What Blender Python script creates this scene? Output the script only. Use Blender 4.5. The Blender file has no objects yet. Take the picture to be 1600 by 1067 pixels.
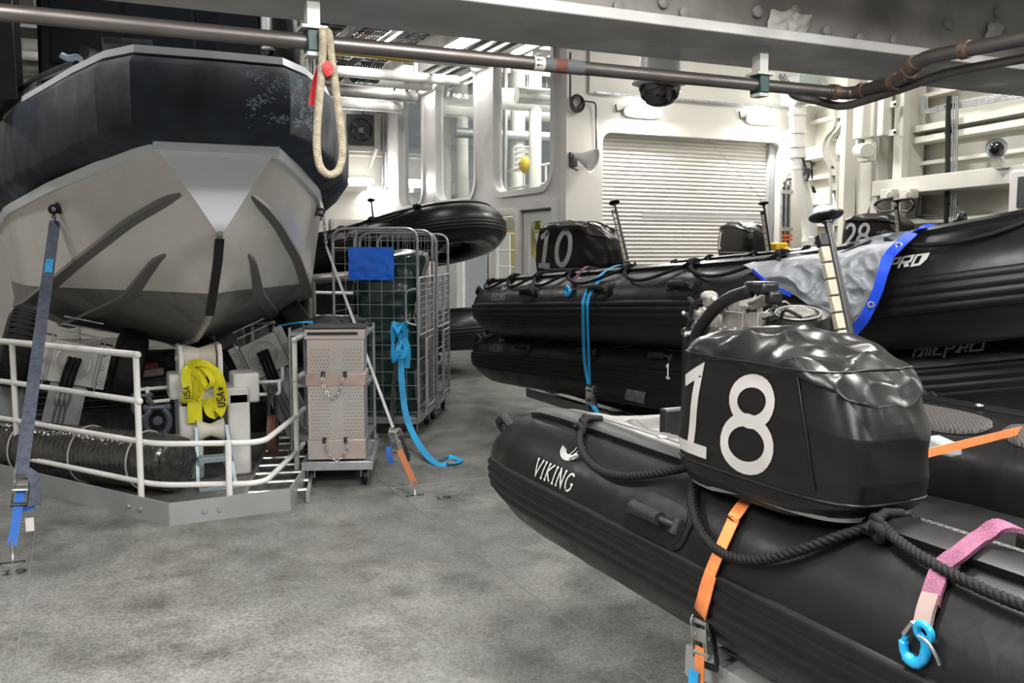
import bpy, bmesh, math, random
from mathutils import Vector, Matrix, noise
from mathutils.bvhtree import BVHTree
PI = math.pi
V = Vector
random.seed(7)
SC = bpy.context.scene
COL = SC.collection

# ---------------------------------------------------------------- camera, world, light, exposure
EYE = V((0, 0, 1.75))
PITCH = math.atan(138 / 1450)
YAW = math.radians(25)
cam_d = bpy.data.cameras.new('camera')
cam_d.sensor_width = 36
cam_d.lens = 36 * 1450 / 1600
cam_d.clip_start = 0.02
cam = bpy.data.objects.new('camera', cam_d)
cam.location = EYE
cam.rotation_euler = (PI / 2 - PITCH, 0, -YAW)
COL.objects.link(cam)
SC.camera = cam
SC.view_settings.view_transform = 'Standard'
SC.view_settings.look = 'None'
SC.view_settings.gamma = 1
SC.view_settings.use_curve_mapping = False
SC.view_settings.exposure = 0.22
w = bpy.data.worlds.new('world')
SC.world = w
w.use_nodes = True
w.node_tree.nodes['Background'].inputs[0].default_value = (0.93, 0.96, 1.0, 1)
w.node_tree.nodes['Background'].inputs[1].default_value = 0.20
try:
    SC.cycles.use_denoising = True
    SC.cycles.max_bounces = 8
    SC.cycles.sample_clamp_indirect = 6
except Exception:
    pass

def area(loc, sx, sy, power, rot=(0, 0, 0), col=(1, 0.97, 0.93)):
    l = bpy.data.lights.new('lamp_light', 'AREA')
    l.shape = 'RECTANGLE'
    l.size = sx
    l.size_y = sy
    l.energy = power
    l.color = col
    o = bpy.data.objects.new('lamp_light', l)
    o.location = loc
    o.rotation_euler = rot
    COL.objects.link(o)
    return o

# ---------------------------------------------------------------- ray helpers (pixel of the 1600x1067 frame -> point on a real plane of the room)
_c, _s = math.cos(PITCH), math.sin(PITCH)
_cy, _sy = math.cos(YAW), math.sin(YAW)
def ray(x, y):
    a, b = x - 800, 533.5 - y
    F = 1450 * _c + b * _s
    U = -1450 * _s + b * _c
    return V((a * _cy + F * _sy, F * _cy - a * _sy, U))
def at(x, y, X=None, Y=None, z=None):
    r = ray(x, y)
    if X is not None: t = X / r.x
    elif Y is not None: t = Y / r.y
    else: t = (z - EYE.z) / r.z
    return EYE + r * t

# ---------------------------------------------------------------- materials
MATS = {}
def mat(name, col, rough=0.5, metal=0.0, var=0.0, vscale=4.0, bump=0.0, bscale=40.0, spec=0.5, emit=None, col2=None,
        trans=0.0, alpha=1.0, rvar=0.0, coat=0.0, detail=4.0, stretch=None):
    if name in MATS: return MATS[name]
    m = bpy.data.materials.new(name)
    m.use_nodes = True
    nt = m.node_tree
    N, L = nt.nodes, nt.links
    b = N['Principled BSDF']
    b.inputs['Base Color'].default_value = (*col, 1)
    b.inputs['Roughness'].default_value = rough
    b.inputs['Metallic'].default_value = metal
    b.inputs['Specular IOR Level'].default_value = spec
    b.inputs['Coat Weight'].default_value = coat
    b.inputs['Transmission Weight'].default_value = trans
    b.inputs['Alpha'].default_value = alpha
    m.diffuse_color = (*col, 1)
    tc = N.new('ShaderNodeTexCoord')
    src = tc.outputs['Object']
    if stretch:
        mp = N.new('ShaderNodeMapping')
        mp.inputs['Scale'].default_value = stretch
        L.new(src, mp.inputs[0])
        src = mp.outputs[0]
    if var or rvar or col2:
        nz = N.new('ShaderNodeTexNoise')
        nz.inputs['Scale'].default_value = vscale
        nz.inputs['Detail'].default_value = detail
        L.new(src, nz.inputs['Vector'])
        cr = N.new('ShaderNodeMapRange')
        cr.inputs[1].default_value = 0.33
        cr.inputs[2].default_value = 0.67
        L.new(nz.outputs[0], cr.inputs[0])
        if col2 or var:
            mx = N.new('ShaderNodeMix')
            mx.data_type = 'RGBA'
            c2 = col2 if col2 else tuple(max(0, c * (1 - var)) for c in col)
            c1 = col if col2 else tuple(min(1, c * (1 + var * 0.6)) for c in col)
            mx.inputs[6].default_value = (*c1, 1)
            mx.inputs[7].default_value = (*c2, 1)
            L.new(cr.outputs[0], mx.inputs[0])
            L.new(mx.outputs[2], b.inputs['Base Color'])
        if rvar:
            mr = N.new('ShaderNodeMapRange')
            mr.inputs[3].default_value = max(0.03, rough - rvar)
            mr.inputs[4].default_value = min(1, rough + rvar)
            L.new(cr.outputs[0], mr.inputs[0])
            L.new(mr.outputs[0], b.inputs['Roughness'])
    if bump:
        nb = N.new('ShaderNodeTexNoise')
        nb.inputs['Scale'].default_value = bscale
        nb.inputs['Detail'].default_value = 3
        L.new(src, nb.inputs['Vector'])
        bp = N.new('ShaderNodeBump')
        bp.inputs['Strength'].default_value = bump
        bp.inputs['Distance'].default_value = 0.01
        L.new(nb.outputs[0], bp.inputs['Height'])
        L.new(bp.outputs[0], b.inputs['Normal'])
    if emit:
        b.inputs['Emission Color'].default_value = (*emit[0], 1)
        b.inputs['Emission Strength'].default_value = emit[1]
    MATS[name] = m
    return m

def wave_mat(name, col, col2, scale, rough=0.6, bumpd=0.004, diag=False, direction='X', spec=0.5):
    if name in MATS: return MATS[name]
    m = mat(name, col, rough, spec=spec)
    nt = m.node_tree
    N, L = nt.nodes, nt.links
    b = N['Principled BSDF']
    tc = N.new('ShaderNodeTexCoord')
    outs = []
    for k in ((1, -1) if diag else (0,)):
        mp = N.new('ShaderNodeMapping')
        mp.inputs['Rotation'].default_value = (0, 0, math.radians(32) * k)
        L.new(tc.outputs['Object'], mp.inputs[0])
        wv = N.new('ShaderNodeTexWave')
        wv.bands_direction = direction
        wv.inputs['Scale'].default_value = scale
        L.new(mp.outputs[0], wv.inputs['Vector'])
        outs.append(wv.outputs['Fac'])
    if len(outs) == 2:
        mm = N.new('ShaderNodeMath')
        mm.operation = 'MAXIMUM'
        L.new(outs[0], mm.inputs[0])
        L.new(outs[1], mm.inputs[1])
        h = mm.outputs[0]
    else:
        h = outs[0]
    mx = N.new('ShaderNodeMix')
    mx.data_type = 'RGBA'
    mx.inputs[6].default_value = (*col, 1)
    mx.inputs[7].default_value = (*col2, 1)
    L.new(h, mx.inputs[0])
    L.new(mx.outputs[2], b.inputs['Base Color'])
    bp = N.new('ShaderNodeBump')
    bp.inputs['Strength'].default_value = 0.8
    bp.inputs['Distance'].default_value = bumpd
    L.new(h, bp.inputs['Height'])
    L.new(bp.outputs[0], b.inputs['Normal'])
    return m

WHITE = mat('white_paint', (0.74, 0.73, 0.70), 0.35, var=0.05, vscale=1.5, rvar=0.08)
CREAM = mat('cream_paint', (0.68, 0.67, 0.60), 0.4, var=0.06, vscale=1.2, rvar=0.08)
WALLW = mat('wall_paint', (0.73, 0.71, 0.66), 0.42, var=0.04, vscale=0.8, bump=0.05, bscale=3)
RAILW = mat('rail_paint', (0.78, 0.78, 0.76), 0.3, var=0.06, vscale=8)
RUBBER = mat('tube_rubber', (0.0085, 0.0085, 0.009), 0.36, var=0.5, vscale=5, rvar=0.08, bump=0.12, bscale=25, spec=0.3)
RUBBER2 = mat('strake_rubber', (0.006, 0.006, 0.0065), 0.48, var=0.4, vscale=9, bump=0.1, bscale=60, spec=.3)
PLASTIC = mat('black_plastic', (0.008, 0.008, 0.009), 0.35, var=0.3, vscale=12)
MATTE = mat('matte_black', (0.009, 0.009, 0.010), 0.65, var=0.4, vscale=10, bump=0.3, bscale=60)
ROPEB = mat('black_rope', (0.006, 0.006, 0.0065), 0.75, bump=0.3, bscale=200, spec=.25)
VINYL = mat('vinyl_cover', (0.0075, 0.0072, 0.0072), 0.34, spec=0.36, var=0.15, vscale=3, rvar=0.06, bump=0.12, bscale=14)
LETTER = mat('light_grey_lettering', (0.43, 0.425, 0.41), 0.6)
LETTERD = mat('dim_lettering', (0.42, 0.42, 0.42), 0.6)
STEEL = mat('steel', (0.50, 0.50, 0.49), 0.38, metal=0.9, var=0.2, vscale=6, rvar=0.1)
GALV = mat('galvanised_steel', (0.42, 0.44, 0.46), 0.45, metal=0.75, var=0.25, vscale=14, rvar=0.12)
DSTEEL = mat('brown_steel_pipe', (0.15, 0.138, 0.132), 0.44, metal=0.85, var=0.3, vscale=3, rvar=0.08)
DARKM = mat('dark_metal', (0.06, 0.06, 0.065), 0.4, metal=0.6, var=0.4, vscale=10)
ALU = mat('engine_aluminium', (0.42, 0.41, 0.38), 0.45, metal=0.5, var=0.35, vscale=18, bump=0.3, bscale=50)
GREYP = mat('grey_paint', (0.30, 0.31, 0.31), 0.42, var=0.12, vscale=3, rvar=0.08)
BLUEG = mat('slate_metal', (0.075, 0.09, 0.115), 0.4, metal=0.3, var=0.3, vscale=8)
ORANGE = mat('orange_webbing', (0.78, 0.24, 0.07), 0.65, var=0.15, vscale=20, bump=0.25, bscale=250)
CYAN = mat('cyan_webbing', (0.02, 0.36, 0.72), 0.6, var=0.2, vscale=12, bump=0.2, bscale=200)
BLUE = mat('blue_webbing', (0.015, 0.13, 0.52), 0.6, var=0.2, vscale=12, bump=0.2, bscale=200)
YELLOW = mat('yellow_webbing', (0.82, 0.76, 0.02), 0.6, var=0.12, vscale=14, bump=0.2, bscale=160)
GREYW = mat('grey_webbing', (0.10, 0.115, 0.16), 0.85, var=0.3, vscale=30, bump=0.4, bscale=200)
LAMP = mat('lamp_diffuser', (1, 1, 1), 0.4, emit=((1.0, 0.97, 0.92), 14))

# ---------------------------------------------------------------- mesh collector
def frame_of(d):
    d = V(d).normalized()
    a = V((0, 0, 1)) if abs(d.z) < 0.9 else V((1, 0, 0))
    u = d.cross(a).normalized()
    return u, d.cross(u).normalized(), d

class G:
    def __init__(s):
        s.v, s.f, s.m = [], [], []
    def add(s, vs, fs, mi=0):
        b = len(s.v)
        s.v += [V(p) for p in vs]
        s.f += [tuple(i + b for i in f) for f in fs]
        s.m += [mi] * len(fs)
        return s
    def box(s, c, size, R=None, mi=0):
        hx, hy, hz = size[0] / 2, size[1] / 2, size[2] / 2
        vs = [V((x, y, z)) for x in (-hx, hx) for y in (-hy, hy) for z in (-hz, hz)]
        if R is not None:
            if isinstance(R, (int, float)): R = Matrix.Rotation(R, 3, 'Z')
            vs = [R @ p for p in vs]
        c = V(c)
        return s.add([p + c for p in vs], [(0, 1, 3, 2), (4, 6, 7, 5), (0, 4, 5, 1), (2, 3, 7, 6), (0, 2, 6, 4), (1, 5, 7, 3)], mi)
    def box2(s, a, b, mi=0):
        a, b = V(a), V(b)
        return s.box((a + b) / 2, [abs(b[i] - a[i]) for i in range(3)], None, mi)
    def beam(s, p0, p1, w_, h_, up=(0, 0, 1), mi=0):
        p0, p1 = V(p0), V(p1)
        d = (p1 - p0).normalized()
        u = d.cross(V(up)).normalized()
        n = u.cross(d).normalized()
        vs = []
        for p in (p0, p1):
            for a, b in ((-1, -1), (1, -1), (1, 1), (-1, 1)):
                vs.append(p + u * a * w_ / 2 + n * b * h_ / 2)
        return s.add(vs, [(3, 2, 1, 0), (4, 5, 6, 7), (0, 1, 5, 4), (1, 2, 6, 5), (2, 3, 7, 6), (3, 0, 4, 7)], mi)
    def cyl(s, p0, p1, r0, r1=None, n=16, mi=0, caps=True):
        p0, p1 = V(p0), V(p1)
        r1 = r0 if r1 is None else r1
        u, w_, _ = frame_of(p1 - p0)
        vs = []
        for p, r in ((p0, r0), (p1, r1)):
            for k in range(n):
                a = 2 * PI * k / n
                vs.append(p + (u * math.cos(a) + w_ * math.sin(a)) * r)
        fs = [(k, (k + 1) % n, n + (k + 1) % n, n + k) for k in range(n)]
        if caps: fs += [tuple(range(n))[::-1], tuple(range(n, 2 * n))]
        return s.add(vs, fs, mi)
    def tube(s, path, r, n=8, closed=False, mi=0, flat=None):
        P = [V(p) for p in path]
        m = len(P)
        vs = []
        prev = None
        for i in range(m):
            if closed: t = P[(i + 1) % m] - P[i - 1]
            else: t = P[min(i + 1, m - 1)] - P[max(i - 1, 0)]
            if t.length < 1e-9: t = V((0, 0, 1))
            t.normalize()
            if prev is None: u, w_, _ = frame_of(t)
            else:
                u = prev - t * prev.dot(t)
                u.normalize()
                w_ = t.cross(u)
            prev = u
            rr = r[i] if isinstance(r, (list, tuple)) else r
            for k in range(n):
                a = 2 * PI * k / n
                vs.append(P[i] + (u * math.cos(a) + w_ * math.sin(a)) * rr)
        fs = []
        for i in range(m if closed else m - 1):
            j = (i + 1) % m
            for k in range(n):
                fs.append((i * n + k, i * n + (k + 1) % n, j * n + (k + 1) % n, j * n + k))
        if not closed: fs += [tuple(range(n))[::-1], tuple(range((m - 1) * n, m * n))]
        return s.add(vs, fs, mi)
    def strap(s, path, w_, side, t=0.003, mi=0):
        P = [V(p) for p in path]
        m = len(P)
        vs = []
        for i in range(m):
            d = (P[min(i + 1, m - 1)] - P[max(i - 1, 0)]).normalized()
            sd = V(side[i]) if isinstance(side, list) else V(side)
            sd = (sd - d * sd.dot(d)).normalized()
            n = d.cross(sd).normalized()
            for a, b in ((-1, -1), (1, -1), (1, 1), (-1, 1)):
                vs.append(P[i] + sd * a * w_ / 2 + n * b * t / 2)
        fs = [(3, 2, 1, 0), tuple(range(4 * m - 4, 4 * m))]
        for i in range(m - 1):
            for k in range(4):
                fs.append((i * 4 + k, i * 4 + (k + 1) % 4, i * 4 + 4 + (k + 1) % 4, i * 4 + 4 + k))
        return s.add(vs, fs, mi)
    def lathe(s, prof, o, axis=(0, 0, 1), n=24, mi=0):
        o = V(o)
        u, w_, d = frame_of(axis)
        vs = []
        for r, h in prof:
            for k in range(n):
                a = 2 * PI * k / n
                vs.append(o + d * h + (u * math.cos(a) + w_ * math.sin(a)) * max(r, 1e-4))
        fs = []
        for i in range(len(prof) - 1):
            for k in range(n):
                fs.append((i * n + k, i * n + (k + 1) % n, (i + 1) * n + (k + 1) % n, (i + 1) * n + k))
        fs += [tuple(range(n))[::-1], tuple(range((len(prof) - 1) * n, len(prof) * n))]
        return s.add(vs, fs, mi)
    def ball(s, c, r, n=12, mi=0):
        r = (r, r, r) if isinstance(r, (int, float)) else r
        vs = []
        for i in range(n // 2 + 1):
            a = PI * i / (n // 2)
            for k in range(n):
                b = 2 * PI * k / n
                vs.append(V(c) + V((r[0] * math.sin(a) * math.cos(b), r[1] * math.sin(a) * math.sin(b), r[2] * math.cos(a))))
        fs = []
        for i in range(n // 2):
            for k in range(n):
                fs.append((i * n + k, (i + 1) * n + k, (i + 1) * n + (k + 1) % n, i * n + (k + 1) % n))
        return s.add(vs, fs, mi)
    def grid(s, fn, nu, nv, mi=0, wrap=False):
        vs = [fn(i / nu, j / nv) for j in range(nv + 1) for i in range(nu + (0 if wrap else 1))]
        W = nu if wrap else nu + 1
        fs = []
        for j in range(nv):
            for i in range(nu):
                k = (i + 1) % W if wrap else i + 1
                fs.append((j * W + i, j * W + k, (j + 1) * W + k, (j + 1) * W + i))
        return s.add(vs, fs, mi)
    def loft(s, rings, closed=True, caps=True, mi=0):
        n = len(rings[0])
        vs = [p for r in rings for p in r]
        fs = []
        for i in range(len(rings) - 1):
            for k in range(n if closed else n - 1):
                k2 = (k + 1) % n
                fs.append((i * n + k, i * n + k2, (i + 1) * n + k2, (i + 1) * n + k))
        if caps and closed:
            fs += [tuple(range(n))[::-1], tuple(range((len(rings) - 1) * n, len(rings) * n))]
        return s.add(vs, fs, mi)
    def prism(s, pts, d, mi=0):
        n = len(pts)
        d = V(d)
        vs = [V(p) for p in pts] + [V(p) + d for p in pts]
        fs = [tuple(range(n))[::-1], tuple(range(n, 2 * n))] + [(k, (k + 1) % n, n + (k + 1) % n, n + k) for k in range(n)]
        return s.add(vs, fs, mi)
    def torus(s, c, axis, R, r, n=24, k=8, a0=0, a1=2 * PI, mi=0):
        u, w_, _ = frame_of(axis)
        full = abs(a1 - a0 - 2 * PI) < 1e-6
        pts = [V(c) + (u * math.cos(a0 + (a1 - a0) * i / n) + w_ * math.sin(a0 + (a1 - a0) * i / n)) * R for i in range(n if full else n + 1)]
        return s.tube(pts, r, k, closed=full, mi=mi)
    def chain(s, path, link=0.03, r=0.004, mi=0):
        P = resample(path, max(2, int(plen(path) / (link * 0.75))))
        for i in range(len(P) - 1):
            a, b = P[i], P[i + 1]
            d = (b - a).normalized()
            u, w_, _ = frame_of(d)
            if i % 2: u = w_
            c = (a + b) / 2
            L_, W_ = link * 0.5, link * 0.28
            pts = [c + d * L_ * math.cos(t) + u * W_ * math.sin(t) for t in [2 * PI * k / 10 for k in range(10)]]
            s.tube(pts, r, 5, closed=True, mi=mi)
        return s
    def rope3(s, path, r, pitch=0.05, mi=0):
        n = max(6, int(plen(path) / (pitch / 7)))
        P = resample(path, n)
        T = plen(path)
        frames = []
        prev = None
        for i in range(len(P)):
            t = (P[min(i + 1, len(P) - 1)] - P[max(i - 1, 0)]).normalized()
            if prev is None: u, w_, _ = frame_of(t)
            else:
                u = (prev - t * prev.dot(t)).normalized()
                w_ = t.cross(u)
            prev = u
            frames.append((u, w_))
        for k in range(3):
            pts = []
            for i, p in enumerate(P):
                a = 2 * PI * k / 3 + 2 * PI * (T * i / n) / pitch
                u, w_ = frames[i]
                pts.append(p + (u * math.cos(a) + w_ * math.sin(a)) * r * 0.5)
            s.tube(pts, r * 0.58, 6, mi=mi)
        return s

def plen(p): return sum((V(p[i + 1]) - V(p[i])).length for i in range(len(p) - 1))
def resample(path, n):
    P = [V(p) for p in path]
    L_ = [0]
    for i in range(len(P) - 1): L_.append(L_[-1] + (P[i + 1] - P[i]).length)
    out = []
    j = 0
    for k in range(n + 1):
        d = L_[-1] * k / n
        while j < len(P) - 2 and L_[j + 1] < d: j += 1
        seg = max(L_[j + 1] - L_[j], 1e-9)
        out.append(P[j].lerp(P[j + 1], min(1, max(0, (d - L_[j]) / seg))))
    return out
def smooth(path, k=6, closed=False):
    P = [V(p) for p in path]
    n = len(P)
    out = []
    for i in range(n if closed else n - 1):
        p1, p2 = P[i], P[(i + 1) % n]
        p0 = P[i - 1] if (i or closed) else p1 * 2 - p2
        p3 = P[(i + 2) % n] if (closed or i + 2 < n) else p2 * 2 - p1
        for j in range(k):
            t = j / k
            out.append(0.5 * ((2 * p1) + (p2 - p0) * t + (2 * p0 - 5 * p1 + 4 * p2 - p3) * t * t + (3 * p1 - p0 - 3 * p2 + p3) * t ** 3))
    if not closed: out.append(P[-1])
    return out
def fillet(path, r, k=5):
    P = [V(p) for p in path]
    out = [P[0]]
    for i in range(1, len(P) - 1):
        a, b, c = P[i - 1], P[i], P[i + 1]
        d1, d2 = (a - b), (c - b)
        rr = min(r, d1.length * 0.45, d2.length * 0.45)
        p, q = b + d1.normalized() * rr, b + d2.normalized() * rr
        for j in range(k + 1):
            t = j / k
            out.append(p * (1 - t) ** 2 + b * 2 * t * (1 - t) + q * t * t)
    out.append(P[-1])
    return out
def lerp(a, b, t): return a + (b - a) * t
def interp(x, xs, ys):
    if x <= xs[0]: return ys[0]
    for i in range(len(xs) - 1):
        if x <= xs[i + 1]:
            return ys[i] + (ys[i + 1] - ys[i]) * (x - xs[i]) / (xs[i + 1] - xs[i])
    return ys[-1]

# ---------------------------------------------------------------- object makers
def worldloc(o):
    p = V((0, 0, 0))
    while o:
        p += o.location
        o = o.parent
    return p
def build(g, name, m, parent=None, bevel=0, seg=2, ang=35, label=None, origin=None):
    me = bpy.data.meshes.new(name)
    vs = g.v
    if parent is not None: off = worldloc(parent)
    elif origin is not None: off = V(origin)
    else:
        lo = [min(p[i] for p in vs) for i in range(3)]
        hi = [max(p[i] for p in vs) for i in range(3)]
        off = V(((lo[0] + hi[0]) / 2, (lo[1] + hi[1]) / 2, lo[2]))
    me.from_pydata([tuple(p - off) for p in vs], [], g.f)
    for mm in (m if isinstance(m, list) else [m]): me.materials.append(mm)
    if isinstance(m, list): me.polygons.foreach_set('material_index', g.m)
    me.update()
    bm = bmesh.new()
    bm.from_mesh(me)
    bmesh.ops.recalc_face_normals(bm, faces=bm.faces)
    bm.to_mesh(me)
    bm.free()
    me.shade_smooth()
    me.set_sharp_from_angle(angle=math.radians(ang))
    o = bpy.data.objects.new(name, me)
    COL.objects.link(o)
    if parent is not None: o.parent = parent
    else: o.location = off
    if bevel:
        md = o.modifiers.new('bevel', 'BEVEL')
        md.width = bevel
        md.segments = seg
        md.limit_method = 'ANGLE'
        md.angle_limit = math.radians(40)
        md.harden_normals = False
    if label: o['label'] = label
    return o
def thing(name, label, cat, loc=(0, 0, 0), group=None):
    o = bpy.data.objects.new(name, None)
    o.empty_display_size = 0.1
    o.location = loc
    COL.objects.link(o)
    o['label'] = label
    o['category'] = cat
    if group: o['group'] = group
    return o
def tag(o, label, cat, group=None, kind=None):
    o['label'] = label
    o['category'] = cat
    if group: o['group'] = group
    if kind: o['kind'] = kind
    return o
def struct(g, name, m, bevel=0, label=None):
    o = build(g, name, m, None, bevel=bevel)
    o['kind'] = 'structure'
    if label: o['label'] = label
    return o
def copy_tree(src, parent=None):
    c = src.copy()
    COL.objects.link(c)
    c.parent = parent
    for ch in list(src.children): copy_tree(ch, c)
    return c

# ---------------------------------------------------------------- stroke lettering
def circ(cx, cy, rx, ry, a0=0, a1=360, n=24):
    return [(cx + rx * math.cos(math.radians(a0 + (a1 - a0) * i / n)), cy + ry * math.sin(math.radians(a0 + (a1 - a0) * i / n))) for i in range(n + 1)]
GL = {
    '0': (0.62, [circ(0.31, 0.5, 0.27, 0.46)]),
    '1': (0.62, [[(0.06, 0.80), (0.32, 0.96), (0.32, 0.02)], [(0.06, 0.02), (0.60, 0.02)]]),
    '2': (0.66, [circ(0.33, 0.69, 0.27, 0.28, 160, -35, 16) + [(0.08, 0.02), (0.62, 0.02)]]),
    '8': (0.72, [circ(0.36, 0.74, 0.25, 0.23), circ(0.36, 0.26, 0.31, 0.27)]),
    '9': (0.66, [circ(0.33, 0.68, 0.26, 0.29), [(0.59, 0.68), (0.57, 0.35), (0.40, 0.06), (0.2, 0.0)]]),
    'V': (0.8, [[(0.08, 1), (0.4, 0.0), (0.72, 1)], [(-0.02, 1), (0.2, 1)], [(0.62, 1), (0.82, 1)]]),
    'I': (0.34, [[(0.17, 0), (0.17, 1)], [(0.06, 1), (0.28, 1)], [(0.06, 0), (0.28, 0)]]),
    'K': (0.74, [[(0.15, 0), (0.15, 1)], [(0.62, 1), (0.17, 0.5), (0.68, 0)], [(0.04, 1), (0.26, 1)], [(0.04, 0), (0.26, 0)], [(0.54, 1), (0.72, 1)]]),
    'N': (0.86, [[(0.14, 0), (0.14, 1), (0.70, 0), (0.70, 1)], [(0.02, 1), (0.16, 1)], [(0.04, 0), (0.24, 0)], [(0.6, 1), (0.8, 1)]]),
    'G': (0.86, [circ(0.45, 0.5, 0.38, 0.5, 50, 330, 24) + [(0.78, 0.42)], [(0.62, 0.42), (0.88, 0.42)]]),
    'm': (0.95, [[(0.05, 0), (0.05, 0.75), (0.85, 0.75), (0.85, 0)], [(0.45, 0.75), (0.45, 0)]]),
    'i': (0.26, [[(0.1, 0), (0.1, 0.75)]]),
    'l': (0.62, [[(0.08, 0.75), (0.08, 0.05), (0.55, 0.05)]]),
    'P': (0.8, [[(0.08, -0.3), (0.08, 0.95), (0.68, 0.95), (0.68, 0.45), (0.12, 0.45)]]),
    'R': (0.8, [[(0.08, 0), (0.08, 0.95), (0.68, 0.95), (0.68, 0.45), (0.12, 0.45)], [(0.4, 0.45), (0.7, 0.0)]]),
    'O': (0.86, [[(0.1, 0.05), (0.1, 0.92), (0.74, 0.92), (0.74, 0.05), (0.1, 0.05)]]),
    'U': (0.7, [[(0.08, 1), (0.08, 0.15), (0.2, 0.02), (0.45, 0.02), (0.58, 0.15), (0.58, 1)]]),
    'S': (0.66, [[(0.58, 0.9), (0.45, 0.98), (0.15, 0.98), (0.05, 0.85), (0.08, 0.6), (0.52, 0.42), (0.57, 0.15), (0.45, 0.02), (0.15, 0.02), (0.04, 0.12)]]),
    'A': (0.74, [[(0.03, 0), (0.35, 1), (0.67, 0)], [(0.16, 0.35), (0.54, 0.35)]]),
    'E': (0.62, [[(0.55, 0.98), (0.08, 0.98), (0.08, 0.02), (0.55, 0.02)], [(0.08, 0.5), (0.48, 0.5)]]),
    ' ': (0.5, []),
    '*': (0.7, [[(0.35 + 0.3 * math.sin(k * 4 * PI / 5), 0.5 + 0.35 * math.cos(k * 4 * PI / 5)) for k in range(6)]]),
}
def strokes(text, h, wd, thick, slant=0.0, gap=0.12, step=0.02):
    """quads in 2D for a line of text; returns list of 4-point quads"""
    quads = []
    x = 0
    for ch in text:
        if ch not in GL: continue
        adv, pl = GL[ch]
        for line in pl:
            P = [V(((x + px) * wd + slant * py * h, py * h, 0)) for px, py in line]
            closed = (P[0] - P[-1]).length < 1e-4 and len(P) > 3
            n = max(2, int(plen(P) / step))
            # densify but keep corners
            Q = []
            for i in range(len(P) - 1):
                k = max(1, int((P[i + 1] - P[i]).length / step))
                for j in range(k): Q.append(P[i].lerp(P[i + 1], j / k))
            if not closed: Q.append(P[-1])
            m = len(Q)
            E = []
            for i in range(m):
                a = Q[(i - 1) % m] if (closed or i) else Q[i]
                b = Q[(i + 1) % m] if (closed or i < m - 1) else Q[i]
                d1 = (Q[i] - a)
                d2 = (b - Q[i])
                if d1.length < 1e-9: d1 = d2
                if d2.length < 1e-9: d2 = d1
                d1, d2 = d1.normalized(), d2.normalized()
                t = (d1 + d2)
                t = t.normalized() if t.length > 1e-6 else d1
                nrm = V((-t.y, t.x, 0))
                k = 1 / max(0.45, nrm.dot(V((-d1.y, d1.x, 0))))
                E.append((Q[i] + nrm * thick / 2 * k, Q[i] - nrm * thick / 2 * k))
            for i in range(m if closed else m - 1):
                j = (i + 1) % m
                quads.append((E[i][0], E[i][1], E[j][1], E[j][0]))
        x += adv + gap
    return quads, x * wd
def project(quads, o, u, v, n, bvhs, off=0.002):
    """lay 2D quads on a surface: o + u*x + v*y cast along n"""
    g = G()
    u, v, n, o = V(u), V(v), V(n).normalized(), V(o)
    for q in quads:
        pts = []
        for p in q:
            s0 = o + u * p.x + v * p.y
            hit = None
            for b in (bvhs if isinstance(bvhs, list) else [bvhs]):
                if b is None: continue
                h = b.ray_cast(s0 - n * 1.0, n, 3.0)
                if h[0] is not None: hit = h
            if hit is None or hit[0] is None: pts.append(None)
            else: pts.append(hit[0] - n * off)
        if all(p is not None for p in pts): g.add(pts, [(0, 1, 2, 3)])
    return g
def flat(quads, o, u, v, off=(0, 0, 0)):
    g = G()
    for q in quads: g.add([V(o) + V(u) * p.x + V(v) * p.y + V(off) for p in q], [(0, 1, 2, 3)])
    return g
def bvh(g): return BVHTree.FromPolygons([tuple(p) for p in g.v], g.f)
# ================================================================= THE ROOM
def rrect(a0, b0, a1, b1, r, n=6, corners=(1, 1, 1, 1)):
    """rounded rectangle in 2D, counter-clockwise from lower left; corners = (ll, lr, ur, ul)"""
    out = []
    for (cx, cy, s0, on) in ((a0, b0, 180, corners[0]), (a1, b0, 270, corners[1]), (a1, b1, 0, corners[2]), (a0, b1, 90, corners[3])):
        if not on:
            out.append((cx, cy))
            continue
        ox = cx + (r if cx == a0 else -r)
        oy = cy + (r if cy == b0 else -r)
        for k in range(n + 1):
            a = math.radians(s0 + 90 * k / n)
            out.append((ox + r * math.cos(a), oy + r * math.sin(a)))
    return out
def holed(g, outer, holes, fn, thick, mi=0):
    bm = bmesh.new()
    edges = []
    loops = []
    for loop in [outer] + holes:
        vs = [bm.verts.new((p[0], p[1], 0)) for p in loop]
        loops.append(vs)
        for i in range(len(vs)): edges.append(bm.edges.new((vs[i], vs[(i + 1) % len(vs)])))
    bmesh.ops.triangle_fill(bm, use_beauty=True, use_dissolve=False, edges=edges)
    bm.verts.index_update()
    T = V(thick)
    pts = [fn(v.co.x, v.co.y) for v in bm.verts]
    n = len(pts)
    fs = [tuple(v.index for v in f.verts) for f in bm.faces]
    allf = fs + [tuple(i + n for i in f[::-1]) for f in fs]
    for vs in loops:
        for i in range(len(vs)):
            a, b = vs[i].index, vs[(i + 1) % len(vs)].index
            allf.append((a, b, b + n, a + n))
    bm.free()
    return g.add(pts + [p + T for p in pts], allf, mi)

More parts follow.
